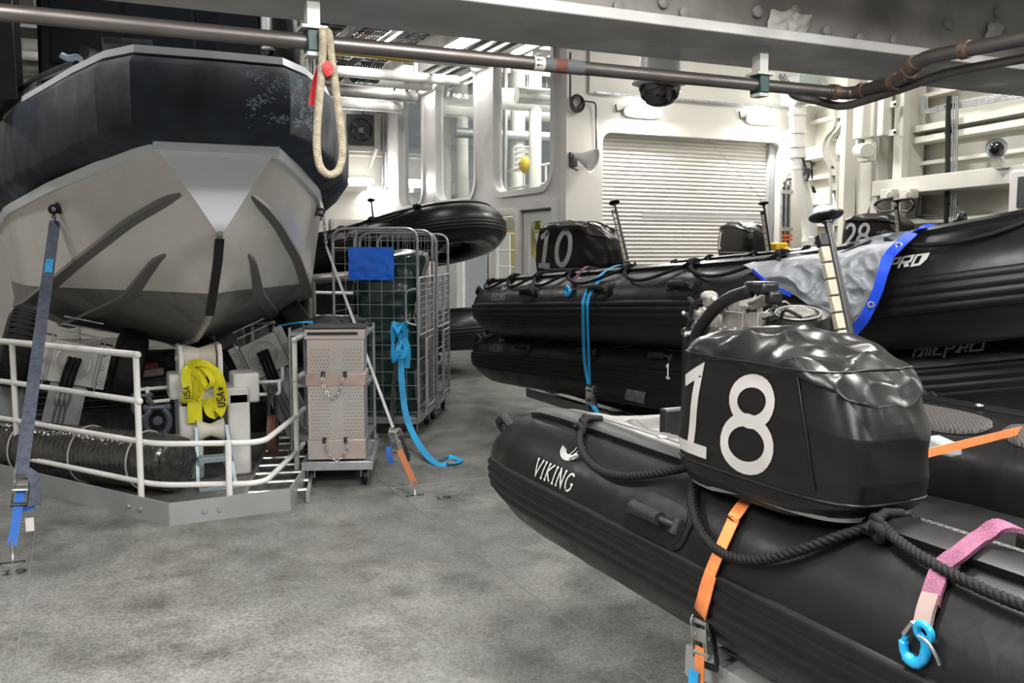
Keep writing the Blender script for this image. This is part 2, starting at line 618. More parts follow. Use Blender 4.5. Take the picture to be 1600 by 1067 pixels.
# ---- floor
FLOOR = mat('deck_floor', (0.21, 0.21, 0.20), 0.48, spec=0.5)
def floor_nodes(m):
    nt = m.node_tree
    N, L = nt.nodes, nt.links
    b = N['Principled BSDF']
    tc = N.new('ShaderNodeTexCoord')
    def nz(scale, det=5, rough=0.6):
        n = N.new('ShaderNodeTexNoise')
        n.inputs['Scale'].default_value = scale
        n.inputs['Detail'].default_value = det
        n.inputs['Roughness'].default_value = rough
        L.new(tc.outputs['Object'], n.inputs['Vector'])
        return n.outputs[0]
    def mr(s, a, b2, c=0, d=1):
        r = N.new('ShaderNodeMapRange')
        for i, v in enumerate((a, b2, c, d)): r.inputs[i + 1].default_value = v
        L.new(s, r.inputs[0])
        return r.outputs[0]
    def mix(f, c1, c2, mode='MIX'):
        x = N.new('ShaderNodeMix')
        x.data_type = 'RGBA'
        x.blend_type = mode
        if isinstance(f, float): x.inputs[0].default_value = f
        else: L.new(f, x.inputs[0])
        for i, c in ((6, c1), (7, c2)):
            if isinstance(c, tuple): x.inputs[i].default_value = (*c, 1)
            else: L.new(c, x.inputs[i])
        return x.outputs[2]
    big = mr(nz(0.7, 4), 0.4, 0.62)
    mid = mr(nz(2.6, 6, 0.7), 0.42, 0.66)
    fine = mr(nz(70, 3, 0.8), 0.35, 0.65)
    c = mix(big, (0.20, 0.205, 0.195), (0.29, 0.29, 0.27))
    c = mix(mid, c, (0.125, 0.124, 0.113))
    st = mr(nz(1.3, 8, 0.75), 0.60, 0.72)
    c = mix(st, c, (0.09, 0.085, 0.075))
    f2 = mix(fine, (0.5, 0.5, 0.5), (1.25, 1.25, 1.25))
    c = mix(1.0, c, f2, 'MULTIPLY')
    L.new(c, b.inputs['Base Color'])
    L.new(mr(nz(3.2, 5), 0.35, 0.65, 0.28, 0.6), b.inputs['Roughness'])
    bp = N.new('ShaderNodeBump')
    bp.inputs['Strength'].default_value = 0.35
    bp.inputs['Distance'].default_value = 0.004
    L.new(nz(160, 3, 0.7), bp.inputs['Height'])
    L.new(bp.outputs[0], b.inputs['Normal'])
floor_nodes(FLOOR)
g = G().box2((-9, -4, -0.05), (13, 22, 0))
struct(g, 'floor', FLOOR)
WELD = mat('weld_bead', (0.22, 0.22, 0.21), 0.5)
def seam(p, q, nm):
    g = G().tube(resample([V(p), V(q)], 40), 0.0045, 6)
    struct(g, nm, WELD)
seam((2.05, 6.9, 0.001), (2.05, 1.0, 0.001), 'trim_1')
seam((-0.31, 6.75, 0.001), (-0.31, 1.0, 0.001), 'trim_2')
seam((2.05, 6.55, 0.001), (4.8, 6.55, 0.001), 'trim_3')
seam((-0.31, 6.72, 0.001), (-0.75, 6.72, 0.001), 'trim_4')

# ---- wall with the roller shutter (faces -Y at Y=12)
YW, XC = 12.0, 6.46
zt = at(1000, 209, Y=YW).z
g = G()
holed(g, [(XC, 0), (11.6, 0), (11.6, 5.64), (XC, 5.64)], [rrect(7.07, 0.15, 10.42, zt, 0.16, corners=(0, 0, 1, 1))], lambda a, b: V((a, YW, b)), (0, 0.16, 0))
g.box2((XC + .35, YW - 0.05, 4.06), (10.9, YW - .001, 5.64))
wall_front = struct(g, 'wall_front', WALLW)
# roller shutter
prof = []
n = 60
for k in range(n * 6):
    z = 0.0 + (zt + 0.2) * k / (n * 6)
    ph = (k % 6) / 6
    prof.append((0.022 * math.sin(PI * ph) ** 0.8, z))
g = G()
vs = [V((x, YW + 0.22 - d, z)) for x in (6.9, 10.3) for d, z in prof]
m_ = len(prof)
g.add(vs, [(i, i + 1, m_ + i + 1, m_ + i) for i in range(m_ - 1)])
sh = struct(g, 'door_1', mat('shutter_paint', (0.62, 0.60, 0.56), 0.4, var=0.04, vscale=1))
g = G().box2((10.28, YW + 0.12, 0), (10.38, YW + 0.26, zt + .1)).box2((6.9, YW + 0.12, 0), (7.0, YW + 0.26, zt + .1))
for k in range(26): g.box2((10.285, YW + .115, 0.2 + k * .13), (10.31, YW + .125, 0.25 + k * .13))
struct(g, 'trim_5', GREYP)

# ---- window wall (plane X = 6.46, runs aft along +Y)
def wy(px_, y=250): return at(px_, y, X=XC).y
def wz(px_, y): return at(px_, y, X=XC).z
zb = wz(800, 298)
ztop = wz(690, 122)
wins = [(wy(660), wy(624)), (wy(742), wy(683)), (wy(862), wy(773))]
holes, rects = [], []
for a, b in wins:
    holes.append(rrect(a, zb, b, ztop, 0.32))
    rects.append((a, b, zb, ztop, 0.32))
w4 = (wy(807), wy(767), 0.55, wz(790, 336))
w5 = (wy(762), wy(715), 0.55, wz(735, 330))
d2 = (wy(866), wy(816), 0.12, wz(842, 326))
holes.append(rrect(w4[0], w4[2], w4[1], w4[3], 0.2))
holes.append(rrect(w5[0], w5[2], w5[1], w5[3], 0.2))
holes.append(rrect(d2[0] + .04, d2[2], d2[1] - .04, d2[3] - .04, 0.02, n=2))
rects += [(w4[0], w4[1], w4[2], w4[3], 0.2), (w5[0], w5[1], w5[2], w5[3], 0.2)]
g = G()
holed(g, [(YW + .165, 0), (20.98, 0), (20.98, 5.64), (YW + .165, 5.64)], holes, lambda a, b: V((XC, a, b)), (0.14, 0, 0))
struct(g, 'wall_side', mat('wall_side_paint', (0.70, 0.69, 0.68), 0.3, var=0.03, vscale=0.7, rvar=0.05))
GLASS = mat('window_glass', (0.93, 0.98, 0.95), 0.0, spec=0.5, trans=1.0)
for i, (a, b, z0, z1, r) in enumerate(rects):
    fr = G()
    holed(fr, rrect(a - .09, z0 - .09, b + .09, z1 + .09, r + .09), [rrect(a, z0, b, z1, r)], lambda p, q: V((XC - 0.03, p, q)), (0.03, 0, 0))
    o = struct(fr, 'window_%d' % (i + 1), WHITE)
    pg = G()
    pts = [V((XC + 0.09, p, q)) for p, q in rrect(a - .01, z0 - .01, b + .01, z1 + .01, r)]
    pg.prism(pts, (0.008, 0, 0))
    build(pg, 'pane', GLASS, o)
# gasket door with a window
fr = G()
holed(fr, [(d2[0] - .1, 0.05), (d2[1] + .1, 0.05), (d2[1] + .1, d2[3] + .12), (d2[0] - .1, d2[3] + .12)], [[(d2[0], .12), (d2[1], .12), (d2[1], d2[3]), (d2[0], d2[3])]], lambda p, q: V((XC - 0.05, p, q)), (0.05, 0, 0))
door2 = struct(fr, 'door_2', WHITE)
pl = G()
dz = wz(842, 345)
holed(pl, [(d2[0] + .02, .14), (d2[1] - .02, .14), (d2[1] - .02, d2[3] - .02), (d2[0] + .02, d2[3] - .02)], [[(d2[0] + .16, .9), (d2[1] - .22, .9), (d2[1] - .22, dz), (d2[0] + .16, dz)]], lambda p, q: V((XC + 0.0, p, q)), (0.05, 0, 0))
build(pl, 'door_leaf', WHITE, door2)
pg = G().box2((XC + .02, d2[0] + .15, .89), (XC + .028, d2[1] - .21, dz + .01))
build(pg, 'pane', GLASS, door2)
# yellow sign on the door pane
s0 = at(834.5, 343, X=XC + .015)
s1 = at(846.5, 361, X=XC + .015)
g = G().box2((XC + .008, s1.y, s1.z), (XC + .015, s0.y, s0.z))
t_ = build(g, 'door_sign', mat('sign_yellow', (0.75, 0.80, 0.08), 0.5))
tag(t_, 'small yellow paper sign with a name in capitals on the door pane', 'sign')
q, wd = strokes('GEORGE', .085, .085, .016)
k_ = (s0.y - s1.y) * .8 / wd
q, wd = strokes('GEORGE', .13, .085 * k_, .014)
tg = flat(q, (XC + .005, s0.y - (s0.y - s1.y) * .1, (s0.z + s1.z) / 2 - .065), (0, -1, 0), (0, 0, 1))
build(tg, 'lettering', mat('ink_black', (0.02, 0.02, 0.02), 0.6), t_)

# ---- back, left, right walls, ceiling
g = G().box2((-9, 21.0, 0), (XC, 21.15, 5.7))
for x in (-6, -4, -2, 0, 2, 4): g.box2((x, 20.85, 0), (x + .12, 21.0, 5.7))
for z in (3.95, 4.3): g.box2((-9, 20.7, z), (XC, 21.0, z + .1))
struct(g, 'wall_back', WALLW)
g = G().box2((-5.6, -4, 0), (-5.5, 21, 5.7))
for k in range(12): g.box2((-5.5, 1 + k * 1.7, 0), (-5.2, 1.1 + k * 1.7, 5.7))
struct(g, 'wall_left', WALLW)
DECKH = mat('deckhead_paint', (0.50, 0.49, 0.46), 0.55, var=0.12, vscale=1.5)
g = G().box2((-9, 4.2, 5.65), (13, 21.2, 5.75))
for k in range(14):
    y = 5.2 + k * 1.2
    g.box2((-9, y, 5.38), (XC, y + .10, 5.65))
for x in (-4, -2.2, -0.4, 1.4, 3.2, 5.0): g.box2((x, 4.2, 5.12), (x + .16, 21, 5.65))
struct(g, 'ceiling', DECKH)

# right hull side, slanting; RWP(t, z, d): t metres aft->fore from the shutter wall, d metres out from the plating
R0 = V((11.15, 12.1, 0))
RD = V((-0.167, -0.986, 0))
RN = V((-0.986, 0.167, 0))
def RWP(t, z, d=0.0): return R0 + RD * t + RN * d + V((0, 0, z))
def atr(x, y, d=0.0):
    r = ray(x, y)
    p0 = R0 + RN * d
    t = (p0 - EYE).dot(RN) / r.dot(RN)
    p = EYE + r * t
    q = p - R0
    return q.dot(RD), p.z          # t along the wall, z
RROT = Matrix((RD, RN, V((0, 0, 1)))).transposed()
def rbox(g, t0, t1, z0, z1, d0, d1, mi=0):
    c = RWP((t0 + t1) / 2, (z0 + z1) / 2, (d0 + d1) / 2)
    return g.box(c, (abs(t1 - t0), abs(d1 - d0), abs(z1 - z0)), RROT, mi)
g = G()
rbox(g, -0.6, 15, 0, 5.7, -0.1, 0)
for (x, y) in ((1290, 190), (1290, 278), (1290, 318), (1290, 352), (1290, 150)):
    t, z = atr(x, y)
    rbox(g, -0.6, 15, z - .02, z + .03, 0, 0.16)
t, z = atr(1290, 237)
rbox(g, -0.6, 2.2, z - .14, z + .05, 0, 0.35)
struct(g, 'wall_right', CREAM)
# web frames of the hull side
g = G()
t, _ = atr(1325, 250, .55)
rbox(g, t - .12, t + .10, 0, 5.6, 0.0, 0.55)
t2, _ = atr(1312, 250, .05)
rbox(g, t + .02, t + .14, 0, 5.6, .5, .7)
struct(g, 'trim_6', CREAM)
g = G()
t, _ = atr(1350, 300, .5)
pts = []
for (a, z) in ((1338, 420), (1338, 200), (1372, 200), (1372, 292), (1353, 335), (1350, 420)):
    tt, zz = atr(a, z, .5)
    pts.append(RWP(tt, zz, .5))
g.prism(pts, RN * -0.08)
rbox(g, t + .15, t + .30, 0, 5.6, 0, .5)
struct(g, 'trim_7', CREAM)
g = G()
t, _ = atr(1402, 250, .45)
rbox(g, t - .09, t + .09, 0, 5.6, .1, .45)
rbox(g, t + .09, t + .16, 0, 5.6, .4, .5)
t9, _ = atr(1418, 250, .2)
rbox(g, t9, t9 + .08, 1.5, 5.6, .0, .4)
struct(g, 'trim_8', CREAM)
g = G()
ta, za = atr(1362, 289, .55)
tb, zb_ = atr(1620, 268, .55)
rbox(g, ta, tb, za - .16, za + .05, .15, .55)
struct(g, 'trim_9', CREAM, bevel=.01)
g = G()
for y_ in (222, 205):
    ta, za = atr(1420, y_, .3)
    rbox(g, ta, 8, za - .03, za + .05, 0, .3)
ta, za = atr(1420, 343, .3)
rbox(g, ta - 1, 8, za - .06, za, 0, .35)
struct(g, 'trim_10', CREAM)

# ---- near deck beam with insulated web, its flange and the low deckhead behind the camera
g = G().box2((-6, 3.53, 2.75), (10.8, 4.13, 2.80))
struct(g, 'trim_11', mat('flange_paint', (0.36, 0.36, 0.355), 0.38, var=0.15, vscale=2.5, rvar=0.15), bevel=.006)
INSUL = mat('insulation_cloth', (0.20, 0.19, 0.178), 0.6, var=0.5, vscale=2.2, bump=0.6, bscale=5, detail=6)
g = G()
def webf(u, v):
    x = -6 + 16.8 * u
    z = 2.79 + 0.75 * v
    d = noise.noise(V((x * 1.7, z * 3, 0))) * .02 + noise.noise(V((x * 6, z * 9, 3))) * .008
    return V((x, 3.72 - d, z))
g.grid(webf, 420, 24)
g.box2((-6, 3.74, 2.79), (10.8, 3.80, 5.7))
struct(g, 'trim_12', INSUL, )
g = G().box2((-6, -4, 3.5), (10.8, 3.74, 3.56))
for y in (-2.5, -1, .5, 2.0): g.box2((-6, y, 3.2), (10.8, y + .1, 3.5))
struct(g, 'trim_13', DECKH)
# insulation pins and a torn cloth patch on the beam web
i = 0
for (x, y) in ((1037, 3), (1070, 20), (1184, 18), (1243, 17), (1293, 48), (1344, 61), (1397, 62), (1484, 38), (1119, 42), (967, 10), (1560, 20), (1500, 85)):
    p = at(x, y, Y=3.70)
    g = G().lathe([(0.027, -.014), (0.028, 0.004), (0.024, 0.007), (0, .008)], p, (0, -1, 0), 18)
    o = build(g, 'insulation_pin', INSUL)
    tag(o, 'round capped pin in the grey insulated web of the near beam', 'fastener', 'round pins across the insulated beam web')
def cloth_patch(cx, cy, sx, sy, sd):
    p = at(cx, cy, Y=3.68)
    g = G()
    def f(u, v):
        a, b = (u - .5) * sx, (v - .5) * sy
        e = max(0, 1 - (2 * u - 1) ** 4) * max(0, 1 - (2 * v - 1) ** 4)
        a *= 1 + .25 * noise.noise(V((v * 3 + sd, 1, 0)))
        b *= 1 + .3 * noise.noise(V((u * 3 + sd, 5, 0)))
        h = (.012 + .03 * abs(noise.noise(V((a * 14 + sd, b * 14, 2))))) * e
        return V((p.x + a + b * .35, 3.705 - h, p.z + b))
    return g.grid(f, 40, 30)
o = build(cloth_patch(1236, 42, .26, .16, 3), 'insulation_patch', mat('pale_cloth', (0.36, 0.35, 0.33), .55, bump=.4, bscale=14), ang=60)
tag(o, 'crumpled pale cloth patch taped on the insulated beam web above the camera dome', 'insulation')
o = build(cloth_patch(1560, 48, .12, .10, 8), 'insulation_patch', MATS['pale_cloth'], ang=60)
tag(o, 'small pale cloth patch on the insulated beam behind the bent pipe at the right', 'insulation')

# ---- ceiling lights (each a fixture with its own area light)
HOUS = mat('lamp_housing', (0.6, 0.6, 0.6), .4, metal=.3)
def fixture(name, label, p, ln, dr, power, group=None, hang=0.0, wid=.16, light=True, tilt=(0, 0, 0)):
    p = V(p)
    d = V(dr).normalized()
    t = thing(name, label, 'lamp', p, group)
    sd = d.cross(V((0, 0, 1))).normalized()
    g = G().beam(p - d * ln / 2, p + d * ln / 2, wid, .05)
    for k in (-.4, .4):
        if hang: g.cyl(p + d * ln * k, p + d * ln * k + V((0, 0, hang)), .012, n=8)
    build(g, 'housing', HOUS, t, bevel=.01)
    g = G().beam(p - d * ln * .47 + V((0, 0, -.055)), p + d * ln * .47 + V((0, 0, -.055)), wid * .85, .06)
    build(g, 'diffuser', LAMP, t, bevel=.02)
    if light:
        a = area(p + V((0, 0, -.11)), ln * .9, wid, power, (0, 0, math.atan2(d.y, d.x)))
    return t
hallp = 62
for (x, y) in ((625, 110), (718, 65), (838, 82)):
    q_ = at(x, y, z=5.3)
    fixture('ceiling_lamp', {625: 'long white ceiling lamp nearest the far fan wall', 718: 'white ceiling lamp just showing under the beam edge', 838: 'bright ceiling lamp above the widest tall window'}[x], (q_.x, q_.y, 5.3), 1.3, (0.0, 1, 0), hallp, hang=.35, wid=.28)
for (x, y) in ((2.5, 6.2), (5.2, 6.2), (8.3, 6.4), (-1.8, 7.5), (4.4, 10.2), (8.6, 9.6), (-2.5, 12), (1, 16), (4.5, 15)):
    fixture('ceiling_lamp', 'white strip lamp high under the deckhead, hidden by the near beam', (x, y, 5.3), 1.3, (0, 1, 0), hallp, 'lamps hidden above the beam', hang=.35, wid=.28)
for (x, y) in ((-1.5, 1.2), (1.6, 1.2), (4.4, 1.4), (0.5, -1.6), (4.0, -1.8), (7.4, 1.6)):  # unseen lamps added above the camera as light for the foreground
    fixture('ceiling_lamp', 'unseen strip lamp added under the low deckhead to light the foreground', (x, y, 3.42), 1.2, (1, 0, 0), 105, 'unseen added lamps above the camera', wid=.2)

for (x, y) in ((-0.6, 2.3), (1.9, 2.3)):  # unseen pair added to brighten the workboat bow
    fixture('ceiling_lamp', 'unseen strip lamp added under the low deckhead to light the foreground', (x, y, 3.40), 1.2, (1, 0, 0), 55, 'unseen added lamps above the camera', wid=.2)

# ---- oval bulkhead lamps over the shutter and on the fan wall
def bulkhead(label, c, ln, n, power, grp=None):
    c, n = V(c), V(n)
    t = thing('bulkhead_lamp', label, 'lamp', c, grp)
    u = V((0, 0, 1)).cross(n).normalized()
    pts = []
    for k in range(28):
        a = 2 * PI * k / 28
        pts.append((math.copysign(abs(math.cos(a)) ** .6, math.cos(a)) * ln / 2, math.copysign(abs(math.sin(a)) ** .7, math.sin(a)) * .085))
    g = G().loft([[c + u * a * s_ + V((0, 0, b * s_)) + n * h for a, b in pts] for s_, h in ((1.0, 0), (1.02, .03), (.98, .05))])
    build(g, 'housing', HOUS, t)
    g = G().loft([[c + u * a * s_ + V((0, 0, b * s_)) + n * h for a, b in pts] for s_, h in ((.96, .04), (.95, .09), (.85, .12), (.5, .135))])
    build(g, 'diffuser', LAMP, t)
    ar = area(c + n * .16, ln * .8, .12, power)
    ar.rotation_euler = (n * -1).to_track_quat('Z', 'Y').to_euler()
    ar.rotation_euler = (-n).to_track_quat('-Z', 'Y').to_euler() if False else n.to_track_quat('-Z', 'Y').to_euler()
    ar2 = area(c + n * .10 + V((0, 0, -.11)), ln * .8, .1, power)
    return t
p = at(1002, 176, Y=YW - .02)
bulkhead('glowing oval lamp above the left half of the roller shutter', p, .66, (0, -1, 0), 45)
p = at(1187, 187, Y=YW - .02)
bulkhead('glowing oval lamp above the right half of the roller shutter', p, .60, (0, -1, 0), 45)
p = at(563, 283, Y=20.9)
bulkhead('glowing oval lamp low on the far wall under the fan', p, .66, (0, -1, 0), 30)
# ================================================================= INFLATABLE BOATS
PAD = wave_mat('diamond_pad', (0.012, 0.012, 0.012), (0.075, 0.07, 0.066), 26, .6, .004, diag=True)
DECKB = mat('boat_deck', (0.012, 0.012, 0.013), .55, var=.4, vscale=8)
TR = 0.26
def boat_path():
    half = [(-.80, 0, TR), (-.80, -.5, TR), (-.80, -1.4, TR), (-.80, -2.6, TR), (-.80, -3.8, TR), (-.80, -4.2, TR + .005), (-.80, -4.65, TR + .025), (-.775, -5.0, TR + .055), (-.69, -5.34, TR + .095),
            (-.46, -5.64, TR + .15), (-.16, -5.78, TR + .18)]
    full = half + [(-x, y, z) for x, y, z in half[::-1]]
    return resample(smooth(full, 8), 190)
BP = boat_path()
BLEN = plen(BP)
def brad(s):
    e = min(s, BLEN - s)
    return interp(e, [0, .02, .1, .3, .5, .7], [.06, .085, .125, .215, .252, TR])
def bframe(s):
    f = max(0, min(1, s / BLEN)) * (len(BP) - 1)
    i = min(int(f), len(BP) - 2)
    p = BP[i].lerp(BP[i + 1], f - i)
    a, b = BP[max(i - 1, 0)], BP[min(i + 2, len(BP) - 1)]
    t = (b - a).normalized()
    o = t.cross(V((0, 0, 1))).normalized()       # near side: points outward
    u = o.cross(t).normalized()
    if u.z < 0: u = -u
    return p, t, o, u
_p, _t, _o, _u = bframe(1.0)
OS = 1 if _o.x < 0 else -1
def S(s, th, off=0.0):
    p, t, o, u = bframe(s)
    a = math.radians(th)
    r = brad(s) + off
    return p + (o * OS * math.cos(a) + u * math.sin(a)) * r
def sweep(g, s0, s1, ths, offs, n, mi=0):
    """strip lying on the tube: angles ths with offsets offs, closed underneath"""
    rings = []
    for k in range(n + 1):
        s = lerp(s0, s1, k / n)
        rings.append([S(s, th, of) for th, of in zip(ths, offs)])
    return g.loft(rings, closed=True, caps=True, mi=mi)

def lettering_on(text, s_c, th_c, h, wd, thick, slant, mirror=False):
    q, wt = strokes(text, h, wd, thick, slant)
    g = G()
    for qq in q:
        pts = []
        for p in qq:
            x = p.x - wt / 2
            pts.append(S(s_c + (x if not mirror else -x), th_c + math.degrees((p.y - h / 2) / TR), .0035))
        g.add(pts, [(0, 1, 2, 3)])
    return g

def inflatable(label, loc, group=None, logos=True, lines=3, tilt=0.0, rope_fine=False, pads=True, cover=False, milpro=True, handles=((1.5, 30), (2.62, 30), (3.6, 30)), rotz=0.0, rope_s=None, size=1.0, mil_s=5.4, mil_th=30, sag=None, mil_k=1.0):
    t = thing('inflatable_boat', label, 'boat', (0, 0, 0), group)
    g = G()
    def tubef(u, v):
        s = BLEN * v
        b = 0.0
        for sc in (1.05, 1.95, 2.85, 3.75, 4.7, 5.6, BLEN / 2):
            for q in (sc, BLEN - sc):
                if abs(s - q) < .03: b = .0035
        return S(s, 360 * u, b)
    g.grid(tubef, 40, 320, wrap=True)
    for sg in (0, BLEN):
        c = bframe(sg)[0]
        d = V((0, 1, 0))
        g.lathe([(.06, 0), (.05, .02), (.0, .03)], c, d, 20)
    tube = build(g, 'buoyancy_tube', RUBBER, t, ang=60)
    # rubbing strake, wide with four ribs
    g = G()
    ths, offs = [], []
    for k in range(33):
        a = -24 + 36 * k / 32
        rb = abs(math.sin(PI * k / 8))
        ths.append(a)
        offs.append(.004 + .010 * (1 if 0 < k < 32 else 0) * (.35 + .65 * rb))
    ths += [12, -24]
    offs += [-.02, -.02]
    sweep(g, .30, BLEN - .30, ths, offs, 150)
    build(g, 'rubbing_strake', RUBBER2, t, ang=50)
    # flat rail on top, both sides
    g = G()
    sweep(g, .42, BLEN - .42, [72, 80, 90, 92, 92, 84, 72], [.022, .030, .026, .012, -.02, -.02, -.02], 130)
    build(g, 'top_rail', PLASTIC, t, ang=30)
    g = G()
    sweep(g, .45, 5.4, [92, 100, 112, 125, 125, 92], [.008, .012, .010, .004, -.02, -.02], 60)
    sweep(g, BLEN - 5.4, BLEN - .45, [92, 100, 112, 125, 125, 92], [.008, .012, .010, .004, -.02, -.02], 60)
    build(g, 'rail_flap', VINYL, t, ang=30)
    if pads:
        for side in (0, 1):
            for s0 in (.76, 1.48, 2.20, 2.92, 3.64):
                g = G()
                def pf(u, v):
                    uu = (u - .5) * 2
                    e = math.sqrt(max(0, 1 - abs(uu) ** 3.2))
                    s = s0 + .33 + uu * .34
                    th = 120 + (v - .5) * 34 * e
                    return S(s if not side else BLEN - s, th, .016 if .02 < v < .98 and abs(uu) < .97 else .004)
                g.grid(pf, 30, 12)
                build(g, 'anti_slip_pad', PAD, t, ang=60)
    # transom, deck, bottom
    g = G()
    g.box((0, -1.05, .34), (1.28, .05, .52))
    g.box((0, -1.0, .50), (.5, .12, .06))
    build(g, 'transom', PLASTIC, t, bevel=.008)
    g = G()
    pts = [V((-.62, -1.05, .14)), V((.62, -1.05, .14)), V((.62, -4.5, .18)), V((.5, -5.05, .22)), V((.2, -5.45, .3)), V((-.2, -5.45, .3)), V((-.5, -5.05, .22)), V((-.62, -4.5, .18))]
    g.prism(pts, (0, 0, .04))
    build(g, 'deck', DECKB, t)
    g = G()
    rings = []
    for k in range(13):
        y = lerp(-.95, -5.5, k / 12)
        hw = interp(-y, [0, 4.4, 5.05, 5.5], [.68, .66, .45, .15])
        zt_ = interp(-y, [0, 4.4, 5.5], [.10, .14, .36])
        zk = interp(-y, [0, 4.1, 4.95, 5.5], [-.06, -.06, .04, .30])
        rings.append([V((-hw, y, zt_)), V((-hw * .5, y, lerp(zt_, zk, .55))), V((0, y, zk)), V((hw * .5, y, lerp(zt_, zk, .55))), V((hw, y, zt_)), V((0, y, zt_ + .03))])
    g.loft(rings)
    build(g, 'hull_bottom', mat('hull_fabric', (0.03, 0.03, 0.028), .45, var=.3), t, ang=25)
    if cover:
        g = G()
        def cf(u, v):
            x = (u - .5) * 1.5
            y = -1.2 - 3.8 * v
            h = .40 + .08 * math.exp(-((x / .35) ** 2)) + .05 * noise.noise(V((x * 3, y * 3, 1))) + .05 * math.exp(-((y + 2.4) / .5) ** 2)
            return V((x, y, h))
        g.grid(cf, 40, 60)
        build(g, 'deck_cover', MATTE, t, ang=60)
        for k, (x, y) in enumerate(((-.3, -1.7), (.2, -2.5), (-.1, -3.3))):
            g = G().tube(smooth([V((x - .35, y, .50)), V((x - .1, y + .1, .56)), V((x + .2, y - .05, .56)), V((x + .4, y + .05, .48))]), .015, 6)
            build(g, 'lashing', ROPEB, t)
    # handles on oval patches (near side and far side)
    for (s0, th) in handles:
        for side in (0, 1):
            ss = (lambda q: q) if not side else (lambda q: BLEN - q)
            g = G()
            rings = []
            for sc, of in ((1.0, .0015), (1.0, .005), (.86, .0055), (.86, .008), (.6, .009), (.02, .009)):
                ring = []
                for k in range(32):
                    a = 2 * PI * k / 32
                    ca, sa = math.cos(a), math.sin(a)
                    ring.append(S(ss(s0 + math.copysign(abs(ca) ** .6, ca) * .17 * sc), th + math.copysign(abs(sa) ** .6, sa) * 17 * sc, of))
                rings.append(ring)
            g.loft(rings, caps=False)
            pa = build(g, 'handle_patch', RUBBER, t, ang=40)
            g = G()
            pts = [S(ss(s0 - .12), th, .008), S(ss(s0 - .10), th, .035), S(ss(s0 - .05), th, .045), S(ss(s0 + .05), th, .045), S(ss(s0 + .10), th, .035), S(ss(s0 + .12), th, .008)]
            g.tube(smooth(pts, 4), .010, 8)
            g.tube([S(ss(s0 - .075), th, .043), S(ss(s0 + .075), th, .043)], .021, 12)
            for q in (-.115, .115): g.tube([S(ss(s0 + q), th - 5, .012), S(ss(s0 + q), th + 5, .012)], .017, 8)
            build(g, 'carrying_handle', MATTE, pa, ang=50)
    # lifelines
    rs = rope_s or [.45, 1.15, 1.95, 2.75, 3.5, 4.2, 4.9, 5.6]
    for side in (0, 1):
        ss = (lambda q: q) if not side else (lambda q: BLEN - q)
        pts = []
        for ia, (a, b) in enumerate(zip(rs[:-1], rs[1:])):
            for k in range(12):
                u = k / 12
                pts.append(S(ss(lerp(a, b, u)), 74 - (sag[ia] if sag else 34) * (4 * u * (1 - u)) ** .8, .026))
        pts.append(S(ss(rs[-1]), 74, .026))
        g = G()
        if rope_fine: g.rope3(pts, .0135, .05)
        else: g.tube(pts, .011, 7)
        lf = build(g, 'lifeline', ROPEB, t, ang=70)
        for a in rs:
            g = G()
            for (da, db) in ((-.03, 6), (.0, 0), (.03, -6)):
                c = S(ss(a + da), 72 + db, .028)
                g.torus(c, S(ss(a + .01), 80, .05) - S(ss(a - .01), 60, .05), .018, .012, 10, 6)
            g.tube([S(ss(a), 88, .03), S(ss(a), 78, .045), S(ss(a), 64, .03)], .014, 6)
            build(g, 'knot', ROPEB, lf, ang=70)
        for a in [q + .38 for q in rs[:-1]]:
            p_, n_ = S(ss(a), 92, .027), (S(ss(a), 92, .1) - S(ss(a), 92, 0))
            build(G().torus(p_, n_, .014, .004, 12, 6), 'eyelet', STEEL, t)
    # stern cone handle and valve
    for sd in (0, 1):
        g = G()
        ss = (lambda q: q) if not sd else (lambda q: BLEN - q)
        g.tube([S(ss(.12), 60, .0), S(ss(.12), 60, .05), S(ss(.22), 60, .05), S(ss(.24), 60, .0)], .02, 8)
        build(g, 'stern_grip', MATTE, t)
    if logos:
        for sd in (0, 1):
            g = G()
            q, wt = strokes('VIKING', .062, .064, .008, 0.0, .16, .012)
            for qq in q:
                pts = [S((.94 + (p.x - wt / 2)) if not sd else BLEN - (.94 - (p.x - wt / 2)), 17 + math.degrees(p.y / TR), .003) for p in qq]
                g.add(pts, [(0, 1, 2, 3)])
            build(g, 'lettering', LETTER, t)
            g = G()
            hull = [circ(0, .16, .13, .13, 190, 330, 16)]
            for k in range(4):
                P = [(x * (1 - .16 * k) * .75, .045 + (y - .03) * (1 - .2 * k) * .55 + .008 * k) for x, y in hull[0]]
                GL['_'] = (0, [P])
                qd, _ = strokes('_', 1, 1, .0065, 0, 0, .01)
                for qq in qd: g.add([S((.96 + p.x * .8) if not sd else BLEN - (.96 - p.x * .8), 31 + math.degrees(p.y * .8 / TR), .003) for p in qq], [(0, 1, 2, 3)])
            for k in range(3):
                GL['_'] = (0, [[(.0 + .028 * k, .06), (.018 + .028 * k, .10), (.008 + .028 * k, .135)]])
                qd, _ = strokes('_', 1, 1, .007, 0, 0, .01)
                for qq in qd: g.add([S((.96 + p.x * .8) if not sd else BLEN - (.96 - p.x * .8), 31 + math.degrees(p.y * .8 / TR), .003) for p in qq], [(0, 1, 2, 3)])
            build(g, 'ship_emblem', LETTER, t)
    if milpro:
        g = lettering_on('milPRO', mil_s, mil_th, .085 * mil_k, .080 * mil_k, .017 * mil_k, .35)
        build(g, 'hull_lettering', LETTERD, t)
    t.location = loc
    t.rotation_euler = (math.radians(tilt), 0, rotz)
    t.scale = (size, size, size)
    return t
